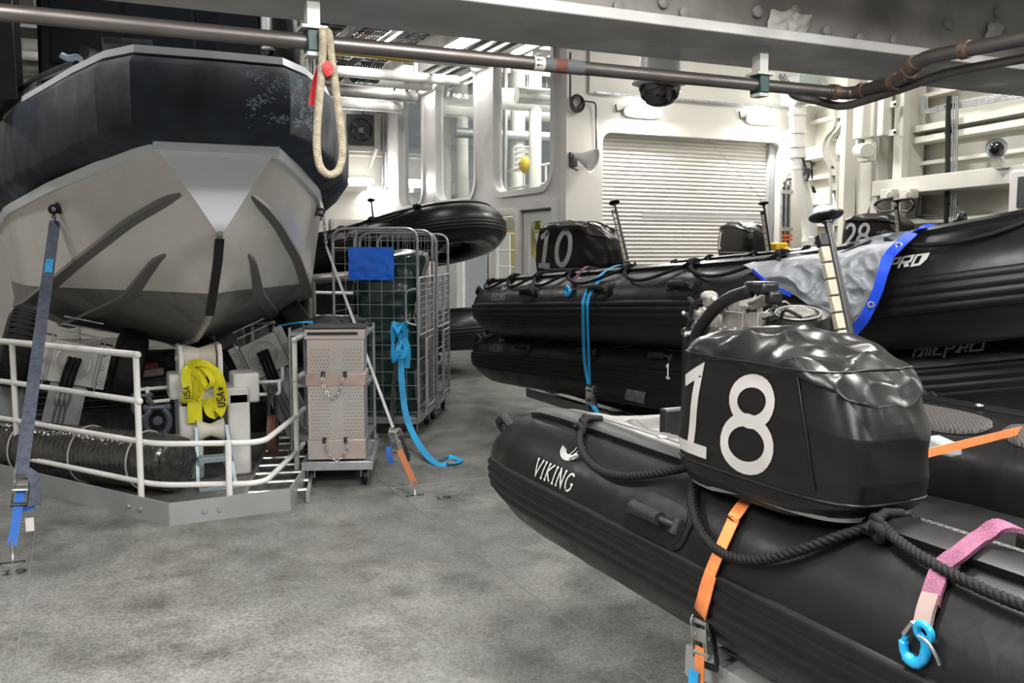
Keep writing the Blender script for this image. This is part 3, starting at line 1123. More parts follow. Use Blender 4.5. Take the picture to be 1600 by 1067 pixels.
def surf(t_loc, s, th, off=0.0, tilt=0.0, rz=0.0):
    """point on the tube surface of a placed boat"""
    M = Matrix.Translation(V(t_loc)) @ Matrix.Rotation(rz, 4, 'Z') @ Matrix.Rotation(math.radians(tilt), 4, 'X')
    return M @ S(s, th, off)

A0 = V((2.60, 3.92, .57))          # front boat: centreline stern point, tube bottom
boatA = inflatable('front black inflatable boat on a low trolley with white ship emblem on its stern tube', A0, lines=5, rope_fine=True, rotz=0,
                   rope_s=[.89, 1.63, 2.32, 3.2, 4.1, 4.8, 5.5], handles=((1.6, 27), (3.5, 27)), sag=[34, 50, 18, 26, 30, 30])
BSC = 1.15
B2 = V((5.17, 9.98, .27))
boatB2 = inflatable('lower black inflatable boat of the stack by the roller shutter', B2, 'stacked boats', rope_s=[.4, .95, 1.5, 2.1, 2.7, 3.4, 4.1, 4.9], pads=False, size=BSC, tilt=-3.3, mil_s=5.55, mil_th=30, mil_k=.62)
B1 = V((4.95, 9.42, .84))
TB = -3.2
boatB1 = inflatable('upper black inflatable boat of the stack by the roller shutter, blue strap over it', B1, 'stacked boats', tilt=TB, cover=True, rope_s=[.4, .9, 1.4, 1.95, 2.75, 3.5, 4.3, 5.0, 5.7], pads=False, size=BSC, mil_s=5.12, mil_k=.66)
C1 = V((7.55, 10.0, 1.10))
boatC1 = inflatable('black inflatable boat farther back between the stack and the right hull side', C1, logos=False, milpro=False, tilt=-3.4, cover=True, pads=False)
C2 = V((7.55, 10.1, .44))
boatC2 = copy_tree(boatC1)
boatC2.location = C2
boatC2.rotation_euler = (0, 0, 0)
boatC2['label'] = 'black inflatable boat under the farther one beside the right hull side'
# bow-on pair behind the roll cages
RD_ = math.radians(4)
DR = math.radians(20)
D2 = V((2.75, 18.0, .20))
boatD2 = inflatable('grey-bottomed inflatable boat below the bow-on one behind the roll cages', D2, 'boats behind the roll cages', logos=False, pads=False, milpro=False, size=1.08, rotz=DR)
D1 = V((2.85, 17.9, 1.10))
boatD1 = inflatable('black inflatable boat with raised bow toward us behind the roll cages', D1, 'boats behind the roll cages', logos=False, pads=False, tilt=-5.5, cover=False, size=1.08, mil_s=4.6, mil_th=34, mil_k=1.5, rotz=DR)

# ---- cradles / trolleys under the boats
def trolley(label, loc, x0, x1, y0, y1, z, wheels, group=None, bt=.07):
    t = thing('boat_trolley', label, 'trolley', loc, group)
    g = G()
    for x in (x0, x1): g.box2((x - .04, y0, z - .10), (x + .04, y1, z))
    for k in range(4):
        y = lerp(y0 + .05, y1 - .05, k / 3)
        g.box2((x0, y - .03, z - .08), (x1, y + .03, z - .02))
    build(g, 'frame', GREYP, t, bevel=.006)
    for x in (x0 + .3, x1 - .3):
        g = G().box2((x - .1, y0 + .2, z - .02), (x + .1, y1 - .2, z + bt))
        build(g, 'bunk', MATTE, t)
    for (x, y) in wheels:
        g = G().box2((x - .03, y - .03, min(.17, z - .09)), (x + .03, y + .03, z - .08)).box2((x - .05, y - .06, .185 if z > .3 else z - .1), (x + .05, y + .06, .20 if z > .3 else z - .08))
        g.box2((x - .05, y - .06, .09), (x - .04, y + .06, .19)).box2((x + .04, y - .06, .09), (x + .05, y + .06, .19))
        f = build(g, 'castor_fork', GALV, t)
        g = G().lathe([(.03, -.03), (.085, -.03), (.1, -.02), (.1, .02), (.085, .03), (.03, .03)], (x, y, .10), (1, 0, 0), 20)
        build(g, 'wheel', RUBBER2, f)
    return t
trolley('pale steel boat trolley on castors under the front boat', (2.6, 1, 0), 1.67, 3.3, -1.3, 2.25, .565, [(x, y) for x in (1.72, 3.2) for y in (-.6, 1.5)], bt=.02)
rt = build(G().cyl((1.62, 2.14, .44), (1.70, 2.14, .44), .05, n=20).box((1.70, 2.14, .47), (.015, .06, .10)), 'guide_roller', MATTE)
tag(rt, 'small black guide roller under the end of the front boat trolley', 'roller')
trolley('low trolley under the stack by the roller shutter', (5.17, 6, 0), 4.5, 5.85, 4.2, 9.2, .26, [(x, y) for x in (4.6, 5.75) for y in (4.6, 6.6, 8.5)])
trolley('low trolley beneath the farther stack by the hull side', (7.55, 7, 0), 6.9, 8.2, 5.3, 9.2, .42, [(x, y) for x in (7.0, 8.1) for y in (5.6, 8.9)])
trolley('low trolley beneath the boats behind the roll cages', (3.8, 14.9, 0), 3.25, 4.35, 13.0, 16.9, .19, [(x, y) for x in (3.35, 4.25) for y in (13.3, 16.6)]).rotation_euler = (0, 0, DR)
# bunk spacers between stacked boats
for (x, y, z0, z1, lab) in ((3.95, 14.6, .80, 1.36, 'nearer padded spacer between the two boats behind the roll cages'), (3.35, 16.3, .80, 1.20, 'farther padded spacer between the two boats behind the roll cages')):
    g = G().box((x, y, (z0 + z1) / 2), (1.5, .2, z1 - z0), DR)
    tag(build(g, 'boat_spacer', MATTE), lab, 'spacer')

# ================================================================= OUTBOARD ENGINES
def cowl_mesh(hl, hw, hz, fine=1.0, seed=0, wr=1.0):
    """closed cover: y aft(+hl) to front(-hl), x +-hw, z 0..hz"""
    g = G()
    nu, nv = int(150 * fine), int(90 * fine)
    def f(u, v):
        a = 2 * PI * u
        ca, sa = math.cos(a), math.sin(a)
        ex = .42
        px_ = math.copysign(abs(sa) ** ex, sa)
        py_ = math.copysign(abs(ca) ** (.42 if ca > 0 else .62), ca)
        # v 0 bottom rim .. 1 crown
        if v < .7:
            t = v / .7
            sc = interp(t, [0, .08, .3, .7, 1], [.90, .965, 1.0, .985, .93])
            zz = t * .80
        else:
            t = (v - .7) / .3
            sc = .93 * math.cos(t * PI / 2) ** .75 if t < 1 else 0
            zz = .80 + .20 * math.sin(t * PI / 2) ** 1.15
        x, y = px_ * hw * sc, py_ * hl * sc
        if v < .7: x *= 1 - .06 * (v / .7)
        fr = (hl - y) / (2 * hl)                    # 0 aft .. 1 front
        top = hz * (1 - .05 * fr - .26 * max(0, fr - .62) ** 1.5 * 3)
        bot = hz * (.0 + .02 * math.sin(fr * PI) * -1 + .16 * max(0, fr - .7) ** 1.3 * 2)
        z = lerp(bot, top, zz)
        # waviness of loose vinyl: folds near the crown and over the front shoulder
        n1 = noise.noise(V((x * 5 + seed, y * 7, z * 9)))
        n2 = noise.noise(V((x * 11 + seed, (y + z * .8) * 13, z * 5 + 3)))
        topw = max(0, min(1, (zz - .66) / .2))
        frw = max(0, min(1, (fr - .6) / .18)) * min(1, zz * 2)
        ridge = 1 - abs(noise.noise(V((x * 6 + 3 + seed, (y - z * .9) * 5, z * 3)))) * 3.2
        ridge2 = 1 - abs(noise.noise(V((x * 4 + 9 + seed, y * 4.5 + x * 5, 2)))) * 3.6
        amp = .0025 * n1 * 2 + .010 * wr * frw * max(-.5, ridge) + .0
        nrm = V((px_ * hl, py_ * hw, (zz - .5) * .4)).normalized()
        p = V((x, y, z)) + nrm * amp
        if topw > 0: p.z += topw * wr * (.020 * max(-.6, ridge2) + .010 * n2 - .026 * (1 - min(1, abs(x) / (hw * .8))) +   .007 * wr * max(-.4, 1 - 5 * abs(noise.noise(V((x * 7 + y * 4 + seed, y * 9 - x * 5, 6))))))
        return p
    g.grid(f, nu, nv, wrap=True)
    return g
def engine(label, num, loc, s=1.0, rotz=0.0, fine=1.0, group=None, numh=.36, seed=0, small=False, numy=.36, covercol=None, tilt=0, numw=.78, numz=.19, legbox=True, kw=1.0, kh=1.0):
    t = thing('outboard_engine', label, 'engine', (0, 0, 0), group)
    hl, hw, hz = .50 * s, .26 * s * kw, .62 * s * kh
    g = cowl_mesh(hl, hw, hz, fine, seed)
    bv = bvh(g)
    cv = build(g, 'cowl_cover', covercol or VINYL, t, ang=80)
    if fine >= 1:
        # piped seams of the cover
        g2 = G()
        def hitx(y, z, off=.003):
            h = bv.ray_cast(V((-2, y, z)), V((1, 0, 0)))
            return h[0] + V((-off, 0, 0)) if h[0] else None
        line = [hitx(y, z) for y, z in ((hl * k, z) for k, z in [(-.20, .53), (-.28, .50), (-.36, .46), (-.45, .40), (-.55, .30), (-.63, .20), (-.68, .12), (-.70, .08)])]
        line = [p for p in line if p]
        g2.tube(smooth(line, 5), .0035, 6)
        rim = []
        for k in range(60):
            a = 2 * PI * k / 60
            d = V((math.sin(a) * hw, math.cos(a) * hl, 0))
            o_ = V((0, 0, hz * .80)) + d * 2.5
            h = bv.ray_cast(o_, -d.normalized())
            if h[0]: rim.append(h[0] + d.normalized() * .001)
        g2.tube(rim, .004, 6, closed=True)
        rim = []
        for k in range(60):
            a = 2 * PI * k / 60
            d = V((math.sin(a) * hw, math.cos(a) * hl, 0))
            h = bv.ray_cast(V((0, 0, hz * .12)) + d * 2.5, -d.normalized())
            if h[0]: rim.append(h[0] + d.normalized() * .001)
        g2.tube(rim, .005, 6, closed=True)
        build(g2, 'piping', VINYL, cv, ang=80)
    if num:
        q, wt = strokes(num, numh * s, numh * s * numw, .052 * s * numh / .36, .10, .16, .012)
        x_ = 0
        for ch in num:
            q, _ = strokes(ch, numh * s, numh * s * numw, .052 * s * numh / .36, .10, .16, .012)
            g = project(q, V((-2 * hw, hl * numy - x_, hz * numz)), V((0, -1, 0)), V((0, 0, 1)), V((1, 0, 0)), bv, .0022)
            build(g, 'digit', LETTER, cv)
            x_ += (GL[ch][0] + .16) * numh * s * numw
    # lower cowl, midsection, leg
    g = G()
    rings = []
    for z, sc, yo in ((.03, .90, 0), (-.02, .93, 0), (-.04, .6, 0)) if not legbox else ((.03, .90, 0), (-.03, .93, 0), (-.08, .88, 0), (-.14, .66, .02), (-.22, .42, .05)):
        ring = []
        for k in range(32):
            a = 2 * PI * k / 32
            ca, sa = math.cos(a), math.sin(a)
            ring.append(V((math.copysign(abs(sa) ** .5, sa) * hw * sc, math.copysign(abs(ca) ** .5, ca) * hl * sc * .94 + yo, z * s + .02 * (ca < 0))))
        rings.append(ring)
    g.loft(rings)
    build(g, 'lower_cowl', mat('engine_grey', (0.11, 0.11, 0.105), .4), t, ang=40)
    g = G()
    if not legbox: g.box((.24, .35, -.22), (.14, .2, .36)).box((.15, .3, -.02), (.2, .2, .05))
    else: g.loft([[V((a * .07 * s, .05 + b * .16 * s, z)) for a, b in ((-1, -1), (1, -1), (1, 1), (-1, 1))] for z in (-.18 * s, -.42 * s)])
    build(g, 'leg', PLASTIC, t, bevel=.02)
    t.location = loc
    t.rotation_euler = (math.radians(tilt), 0, rotz)
    return t
engA = engine('large black covered outboard numbered 18 above the front boat', '18', V((1.78, 1.97, 1.09)), .745, 0, 1.6, numh=.325, numy=.90, seed=1, numw=1.24, numz=.19, legbox=False, kw=.93, kh=1.0)
engB = engine('black covered outboard numbered 10 on the upper stacked boat', '10', V((5.02, 9.0, 1.50)), 1.0, math.radians(24), .8, numh=.39, numy=.84, numw=.86, numz=.17, seed=5)
engC = engine('plain dark covered outboard in front of the roller shutter', '1', V((8.75, 10.87, 1.73)), .78, 0, .5, numh=.3, numy=.86, seed=8)
engD = engine('black covered outboard numbered 28 behind the grey and blue tarp', '28', V((9.25, 8.80, 1.72)), .88, math.radians(14), .5, numh=.34, numy=.85, seed=11)
for k, (x, y) in enumerate(((8.75, 10.87), (9.25, 8.80))):
    g = G().box2((x - .2, y - .25, 0), (x + .2, y + .25, .1)).box2((x - .08, y - .08, .1), (x + .08, y + .08, 1.42))
    g.box2((x - .22, y - .1, 1.3), (x + .22, y + .1, 1.42))
    tag(build(g, 'engine_stand', PLASTIC, bevel=.01), ['black stand carrying the plain covered outboard before the roller shutter', 'black stand carrying the outboard numbered 28'][k], 'stand')
# ================================================================= WORKBOAT ON ITS CRADLE
HULLW = mat('hull_white', (0.50, 0.485, 0.46), .22, var=.05, vscale=1.2, coat=.3)
HULLG = mat('hull_antifoul', (0.15, 0.145, 0.14), .42, var=.3, vscale=2.5, rvar=.1)
HULLR = mat('hull_rail_grey', (0.17, 0.165, 0.16), .35)
PLATE = mat('bow_plate_lit_white', (0.86, 0.88, 0.94), .3)  # white paint, made paler and bluer: light on the plate is in the colour
FEND = mat('fender_foam', (0.015, 0.025, 0.042), .6, var=.45, vscale=5, bump=.5, bscale=260, rvar=.12)
DECKL = mat('deck_edge_white', (0.80, 0.84, 0.90), .25, coat=.3)
CX = .82
YS = [6.12, 6.3, 6.8, 7.6, 9.0, 10.5, 12.0, 14.5]
def hp(y, arr): return interp(y, YS, arr)
SH = ([.36, .45, .66, .97, 1.34, 1.50, 1.58, 1.6], [2.40, 2.385, 2.33, 2.24, 2.12, 2.05, 2.0, 2.0])
R1 = ([.185, .27, .49, .80, 1.22, 1.40, 1.48, 1.5], [2.15, 2.10, 1.965, 1.71, 1.34, 1.22, 1.2, 1.2])
R2 = ([.0, .10, .30, .50, .90, 1.0, 1.05, 1.05], [1.90, 1.88, 1.743, 1.42, 1.14, 1.02, 1.0, 1.0])
KZ = [1.90, 1.68, 1.30, 1.085, .90, .82, .78, .78]
wb = thing('workboat', 'large grey-white workboat with dark foam collar, bow toward us on its cradle', 'boat', (CX, 9, 0))
def hull_y():
    out = []
    y = 6.12
    while y < 14.5:
        out.append(y)
        y += .08 if y < 8 else .25
    return out + [14.5]
HY = hull_y()
def softy(y, arr):   # lightly smoothed station curve
    if y < 6.35: return hp(y, arr)
    return (hp(y - .12, arr) + 2 * hp(y, arr) + hp(y + .12, arr)) / 4
def hullside(sg, z_split=None):
    g = G()
    rows = []
    for y in HY:
        k = softy(y, KZ)
        p = [V((CX, y, k)), V((CX + sg * softy(y, R2[0]), y, softy(y, R2[1]))), V((CX + sg * softy(y, R1[0]), y, softy(y, R1[1]))), V((CX + sg * softy(y, SH[0]), y, softy(y, SH[1])))]
        row = []
        for a, b in zip(p[:-1], p[1:]):
            for j in range(7): row.append(a.lerp(b, j / 7))
        row.append(p[-1])
        rows.append(row)
    n = len(rows[0])
    vs = [q for r in rows for q in r]
    for i in range(len(rows) - 1):
        for k in range(n - 1):
            f = (i * n + k, i * n + k + 1, (i + 1) * n + k + 1, (i + 1) * n + k)
            zc = sum(vs[q].z for q in f) / 4
            g.f.append(f)
            g.m.append(1 if zc < 1.47 else 0)
    g.v = vs
    return g
# the paint boundary follows a level line: material driven by height
def hull_mat():
    m = mat('hull_two_tone', (0.50, 0.485, 0.46), .25, coat=.25)
    nt = m.node_tree
    N, L = nt.nodes, nt.links
    b = N['Principled BSDF']
    tc = N.new('ShaderNodeTexCoord')
    sp = N.new('ShaderNodeSeparateXYZ')
    L.new(tc.outputs['Object'], sp.inputs[0])
    cmp_ = N.new('ShaderNodeMath')
    cmp_.operation = 'LESS_THAN'
    cmp_.inputs[1].default_value = 1.475
    L.new(sp.outputs[2], cmp_.inputs[0])
    nz = N.new('ShaderNodeTexNoise')
    nz.inputs['Scale'].default_value = 2.2
    nz.inputs['Detail'].default_value = 7
    nz.inputs['Roughness'].default_value = .7
    L.new(tc.outputs['Object'], nz.inputs['Vector'])
    mr = N.new('ShaderNodeMapRange')
    mr.inputs[1].default_value = .4
    mr.inputs[2].default_value = .65
    L.new(nz.outputs[0], mr.inputs[0])
    def mx(f, a, c):
        x = N.new('ShaderNodeMix')
        x.data_type = 'RGBA'
        L.new(f, x.inputs[0])
        for i, q in ((6, a), (7, c)):
            if isinstance(q, tuple): x.inputs[i].default_value = (*q, 1)
            else: L.new(q, x.inputs[i])
        return x.outputs[2]
    top = mx(mr.outputs[0], (0.80, 0.775, 0.74), (0.74, 0.715, 0.68))
    low = mx(mr.outputs[0], (0.22, 0.21, 0.20), (0.12, 0.115, 0.11))
    L.new(mx(cmp_.outputs[0], top, low), b.inputs['Base Color'])
    r = N.new('ShaderNodeMapRange')
    r.inputs[3].default_value = .22
    r.inputs[4].default_value = .5
    L.new(cmp_.outputs[0], r.inputs[0])
    L.new(r.outputs[0], b.inputs['Roughness'])
    return m
HM = hull_mat()
g = hullside(1)
g2 = hullside(-1)
g.m = [0] * len(g.f)
g.add(g2.v, g2.f, 0)
me = build(g, 'hull', HM, wb, ang=22)
# bow plate
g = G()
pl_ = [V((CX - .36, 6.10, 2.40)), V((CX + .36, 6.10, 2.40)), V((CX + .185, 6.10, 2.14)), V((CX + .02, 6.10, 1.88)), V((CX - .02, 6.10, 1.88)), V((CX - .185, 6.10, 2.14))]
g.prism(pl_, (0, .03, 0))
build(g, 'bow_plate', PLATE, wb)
# light knuckle strip below the collar
for sg in (-1, 1):
    g = G()
    rings = []
    for y in HY:
        h, z = softy(y, SH[0]), softy(y, SH[1])
        rings.append([V((CX + sg * (h + a), y, z + b)) for a, b in ((-.03, -.045), (.015, -.045), (.03, .02), (-.03, .02))])
    g.loft(rings)
    build(g, 'knuckle', DECKL, wb, ang=40)
g = G().box2((CX - .38, 6.075, 2.365), (CX + .38, 6.13, 2.43))
build(g, 'knuckle', DECKL, wb, bevel=.008)
# spray rails: wedge strips with a grey under face
def spray(arr, y0, y1, w_, drop, nm):
    for sg in (-1, 1):
        g = G()
        ys = [y for y in HY if y0 <= y <= y1]
        rings = []
        for i, y in enumerate(ys):
            f = min(1, i / 3, (len(ys) - 1 - i) / 2 + .01)
            h, z = softy(y, arr[0]), softy(y, arr[1])
            rings.append([V((CX + sg * (h - .05), y, z - drop * .6 - .01)), V((CX + sg * (h + w_ * f), y, z - .01)), V((CX + sg * (h + w_ * f * .9), y, z + .02)), V((CX + sg * (h - .03), y, z + .045))])
        g.loft(rings)
        build(g, nm, HULLR, wb, ang=20)
spray(R1, 6.13, 14.5, .03, .05, 'chine_rail')
spray(R2, 6.75, 14.5, .03, .05, 'spray_rail')
# keel band and rubber stem guard
g = G()
kp = [V((CX, y - .012, softy(y, KZ) - .006)) for y in HY]
g.tube(kp, .022, 8)
build(g, 'keel_band', mat('keel_steel', (0.42, 0.41, 0.39), .35, var=.3, vscale=20), wb)
g = G()
path = resample([V((CX, y - .05, softy(y, KZ))) for y in (6.17, 6.3, 6.45, 6.6, 6.7, 6.8)], 14)
rings = [[p + V((a, b, 0)) for a, b in ((-.026, .06), (-.026, -.02), (.026, -.02), (.026, .06))] for p in path]
g.loft(rings)
for p in path[1::2]: g.cyl(p + V((-.03, .01, 0)), p + V((.03, .01, 0)), .008, n=8)
build(g, 'stem_guard', MATTE, wb, bevel=.004)
# foam collar (fender): faceted plan, built as a loft along the outer polyline
FPL = [(0.0, 5.93), (.50, 5.95), (.68, 6.22), (.86, 6.80), (1.23, 8.15), (1.55, 9.9), (1.68, 11.5), (1.72, 14.5)]
FPR = [(0.0, 5.93), (.42, 5.95), (.64, 6.22), (.92, 6.80), (1.38, 8.15), (1.74, 9.9), (1.88, 11.5), (1.92, 14.5)]
FP = FPL
def collar_section(i, sg):
    FP = FPR if sg > 0 else FPL
    x, y = FP[i]
    # outward direction in plan
    a = V((FP[max(i - 1, 0)][0], FP[max(i - 1, 0)][1], 0))
    b = V((FP[min(i + 1, len(FP) - 1)][0], FP[min(i + 1, len(FP) - 1)][1], 0))
    if i == 0: n = V((0, -1, 0))
    else:
        d1 = (V((x, y, 0)) - a).normalized()
        d2 = (b - V((x, y, 0))).normalized() if i < len(FP) - 1 else d1
        d = (d1 + d2).normalized()
        n = V((d.y, -d.x, 0))
    n.x *= sg
    zt_ = interp(y, [5.9, 6.8, 9, 14], [2.91, 2.90, 2.86, 2.8])
    zl = interp(y, [5.9, 6.3, 6.8, 8, 14], [2.50, 2.46, 2.42, 2.34, 2.25])
    zs = interp(y, [5.9, 6.3, 6.8, 8, 14], [2.39, 2.37, 2.32, 2.20, 2.0])
    o = V((CX + sg * x, y, 0))
    prof = [(-.34, zt_ + .01), (-.10, zt_ + .015), (-.03, zt_ - .01), (0, zt_ - .05), (.008, (zt_ + zl) / 2), (0, zl + .015), (-.02, zl - .015), (-.18, zs + .02), (-.34, zs + .03)]
    return [o + n * a_ + V((0, 0, z_)) for a_, z_ in prof]
for sg in (1, -1):
    for i in range(len(FP) - 1):
        g = G()
        r0, r1 = collar_section(i, sg), collar_section(i + 1, sg)
        rings = [[p.lerp(q, k / 6) for p, q in zip(r0, r1)] for k in range(7)]
        g.loft(rings)
        build(g, 'foam_collar', FEND, wb, ang=50, bevel=0)
# scuffed salt marks on the collar's right front panel
g = G()
random.seed(5)
SALT = mat('salt_scuff', (0.30, 0.40, 0.50), .9)
r0, r1 = collar_section(1, 1), collar_section(2, 1)
f0, f1 = collar_section(0, 1), collar_section(1, 1)
for k in range(5200):
    u = random.random()
    side = random.random() < .55
    a0, a1, uu = (r0, r1, u) if side else (f0, f1, .35 + .65 * u)
    v = random.random()
    if noise.noise(V((uu * 3 + side * 2, v * 3.5, 4))) + .5 * noise.noise(V((uu * 14 + side * 2, v * 16, 9))) < .12: continue
    top = a0[3].lerp(a1[3], uu)
    bot = a0[5].lerp(a1[5], uu)
    p = top.lerp(bot, v)
    n = (a1[4] - a0[4]).cross(V((0, 0, 1))).normalized()
    p = p + n * .016
    s_ = .0013 + .0025 * random.random()
    t_ = (a1[4] - a0[4]).normalized()
    g.add([p + t_ * s_, p + V((0, 0, s_ * 2)), p - t_ * s_, p - V((0, 0, s_))], [(0, 1, 2, 3)])
o = build(g, 'salt_marks', SALT, wb)
o['kind'] = 'stuff'
# deck edge strip and deck
for sg in (1, -1):
    g = G()
    rings = []
    for i in range(len(FP)):
        r = collar_section(i, sg)
        c = V((CX, 9, 0))
        inn = (r[1] - r[0]).normalized()
        rings.append([r[1] + inn * .045 + V((0, 0, .0)), r[1] + inn * .04 + V((0, 0, .045)), r[1] - inn * .20 + V((0, 0, .06)), r[1] - inn * .20])
    g.loft(rings)
    build(g, 'deck_edge', DECKL, wb, ang=30)
g = G()
pts = [V((CX + x * .86, y + .2, 2.90)) for x, y in FP] + [V((CX - x * .86, y + .2, 2.90)) for x, y in FP[::-1]]
g.prism(pts, (0, 0, .03))
build(g, 'foredeck', DECKL, wb)
# bollards, fairlead, handrails
def bollard(x, y, zb, ln, ang_, nm='bollard'):
    g = G()
    R = Matrix.Rotation(ang_, 3, 'Z')
    d = R @ V((1, 0, 0))
    c = V((x, y, zb))
    for k in (-.28, .28): g.cyl(c + d * ln * k, c + d * ln * k + V((0, 0, .13)), .026, n=12)
    g.cyl(c - d * ln / 2 + V((0, 0, .15)), c + d * ln / 2 + V((0, 0, .165)), .038, n=14)
    return build(g, nm, STEEL if False else DARKM, wb)
p = at(200, 85, Y=6.6); bollard(p.x, 6.6, 2.93, .30, .1)
p = at(422, 92, Y=7.2); bollard(p.x + .02, 7.2, 2.93, .24, .9)
p = at(140, 95, Y=7.0); bollard(p.x, 7.0, 2.93, .18, 1.2)
p = at(465, 122, Y=7.6); bollard(p.x, 7.6, 2.88, .18, 1.2)
g = G()
p = at(325, 95, Y=6.25)
g.box2((p.x - .055, 6.2, 2.93), (p.x + .055, 6.28, 3.0)).cyl((p.x - .05, 6.19, 2.965), (p.x + .05, 6.19, 2.965), .014)
g.box2((p.x - .065, 6.19, 2.99), (p.x + .065, 6.29, 3.005))
build(g, 'bow_fairlead', WHITE, wb, bevel=.005)
for sg in (-1, 1):
    g = G()
    if sg < 0: pts = [at(122, 108, Y=7.0), at(118, 98, Y=7.0), at(60, 122, Y=7.8), at(0, 165, Y=9.0), at(-30, 190, Y=9.9), at(-32, 205, Y=10)]
    else: pts = [at(455, 112, Y=7.2), at(452, 103, Y=7.2), at(478, 122, Y=7.9), at(505, 148, Y=8.8), at(525, 170, Y=9.8), at(526, 190, Y=9.9)]
    g.tube(fillet(pts, .1), .026, 10)
    for q in (pts[2], pts[3]): g.cyl(q - V((0, 0, .22)), q, .016, n=8)
    build(g, 'handrail', DARKM, wb)
for (x, y, Y_) in ((115, 95, 7.0), (470, 128, 7.6)):
    p = at(x, y, Y=Y_)
    g = G()
    pts = [p + V((-.07, 0, .03)), p + V((-.03, -.03, .01)), p + V((.03, -.02, .02)), p + V((.08, -.06, -.03)), p + V((.12, -.08, -.05))]
    g.rope3(smooth(pts), .022, .05)
    build(g, 'mooring_line', mat('pale_blue_rope', (0.42, 0.50, 0.60), .8), wb)
# wheelhouse, dark with raked front
GLB = mat('dark_glass', (0.006, 0.008, 0.012), .06, spec=.6)
HOU = mat('wheelhouse_black', (0.010, 0.011, 0.014), .35, var=.4, vscale=3)
x0, x1 = -.22, 1.62
g = G()
sec = [(8.2, 2.88), (8.75, 4.2), (8.9, 4.5), (11.5, 4.55), (12.2, 2.88)]
g.prism([V((x0, a, b)) for a, b in sec], (x1 - x0, 0, 0))
wh = build(g, 'wheelhouse', HOU, wb, bevel=.04)
g = G()
for k in range(3):
    a = lerp(x0 + .08, x1 - .08, k / 3) + .02
    b = lerp(x0 + .08, x1 - .08, (k + 1) / 3) - .02
    for (u0, u1) in ((.28, .95),):
        P = [V((a, lerp(8.2, 8.75, u0) - .02, lerp(2.88, 4.2, u0))), V((b, lerp(8.2, 8.75, u0) - .02, lerp(2.88, 4.2, u0))), V((b, lerp(8.2, 8.75, u1) - .02, lerp(2.88, 4.2, u1))), V((a, lerp(8.2, 8.75, u1) - .02, lerp(2.88, 4.2, u1)))]
        g.prism(P, (0, .03, 0))
build(g, 'windscreen', GLB, wh)
g = G()
g.tube([V((.45, 8.22, 3.2)), V((.62, 8.28, 3.19)), V((.9, 8.28, 3.2))], .008, 6)
build(g, 'wiper', STEEL, wh)
for (x, sg) in ((x0 - .36, -1), (x1 + .10, 1)):
    g = G()
    P = [V((x, 8.1, 2.9)), V((x, 8.0, 3.5)), V((x, 8.3, 4.3)), V((x, 8.9, 4.5)), V((x, 9.2, 2.9))]
    g.prism(P, (.22 if sg < 0 else .05, 0, 0))
    build(g, 'side_screen', HOU, wh, bevel=.01)
# towing eyes low on the flare
def eye(p, n, nm='hull_eye'):
    g = G()
    n = V(n).normalized()
    g.lathe([(.045, 0), (.045, .012), (.02, .02), (.0, .021)], p, n, 16)
    g.torus(V(p) + n * .04, V((0, 0, 1)).cross(n), .028, .011, 16, 8)
    return build(g, nm, DARKM, wb)
eyeL = at(92, 325, Y=8.0)
eyeR = at(494, 330, Y=8.3)
# snap the eyes to the hull surface
hb = bvh(hullside(-1))
hb2 = bvh(hullside(1))
def snap(x, y, b):
    r = ray(x, y).normalized()
    h = b.ray_cast(EYE, r)
    return (h[0], h[1]) if h[0] else (at(x, y, Y=8), V((0, -1, 0)))
eyeL, nL = snap(92, 325, hb)
eyeR, nR = snap(494, 330, hb2)
nL = nL if nL.y < 0 else -nL
nR = nR if nR.y < 0 else -nR
eye(eyeL, nL)
eye(eyeR, nR)

# ================================================================= CRADLE, KEEL ROLLER STAND, KERB, RAILING
ROLL = mat('nylon_roller', (0.62, 0.60, 0.50), .45)
st = thing('keel_roller_stand', 'white steel keel roller stand under the workboat bow', 'stand', (.86, 7.7, 0))
g = G()
for x in (.66, 1.02): g.box2((x, 7.45, 0), (x + .17, 7.85, .66))
g.box2((.66, 7.45, .56), (1.19, 7.85, .70))
g.box2((.60, 7.52, .62), (.72, 7.80, .82)).box2((1.08, 7.52, .56), (1.28, 7.8, .80))
build(g, 'frame', RAILW, st, bevel=.02)
for x in (.675, .965):
    g = G()
    g.prism([V((x, 7.50, .62)), V((x, 7.82, .62)), V((x, 7.82, .96)), V((x, 7.76, 1.04)), V((x, 7.56, 1.04)), V((x, 7.50, .96))], (.035, 0, 0))
    build(g, 'roller_cheek', RAILW, st, bevel=.008)
g = G().lathe([(.03, -.125), (.11, -.12), (.095, -.07), (.075, 0), (.095, .07), (.11, .12), (.03, .125)], (.835, 7.66, .93), (1, 0, 0), 28)
g.cyl((.66, 7.66, .93), (1.01, 7.66, .93), .02)
build(g, 'keel_roller', ROLL, st, ang=30)
g = G().lathe([(.02, -.10), (.09, -.10), (.05, -.01), (.05, .01), (.09, .10), (.02, .10)], (.87, 7.35, .40), (1, 0, 0), 24)
build(g, 'lower_roller', ROLL, st, ang=30)
g = G()
for x in (.76, .98): g.beam((x, 7.28, .44), (x + (.03 if x > .9 else -.02), 7.1, .02), .03, .05, (0, 1, 0))
g.box2((.75, 7.08, .20), (1.0, 7.2, .24)).box2((.74, 7.02, .0), (1.04, 7.2, .03))
build(g, 'lower_bracket', mat('pale_blue_steel', (0.30, 0.38, 0.43), .4, metal=.3), st, bevel=.004)
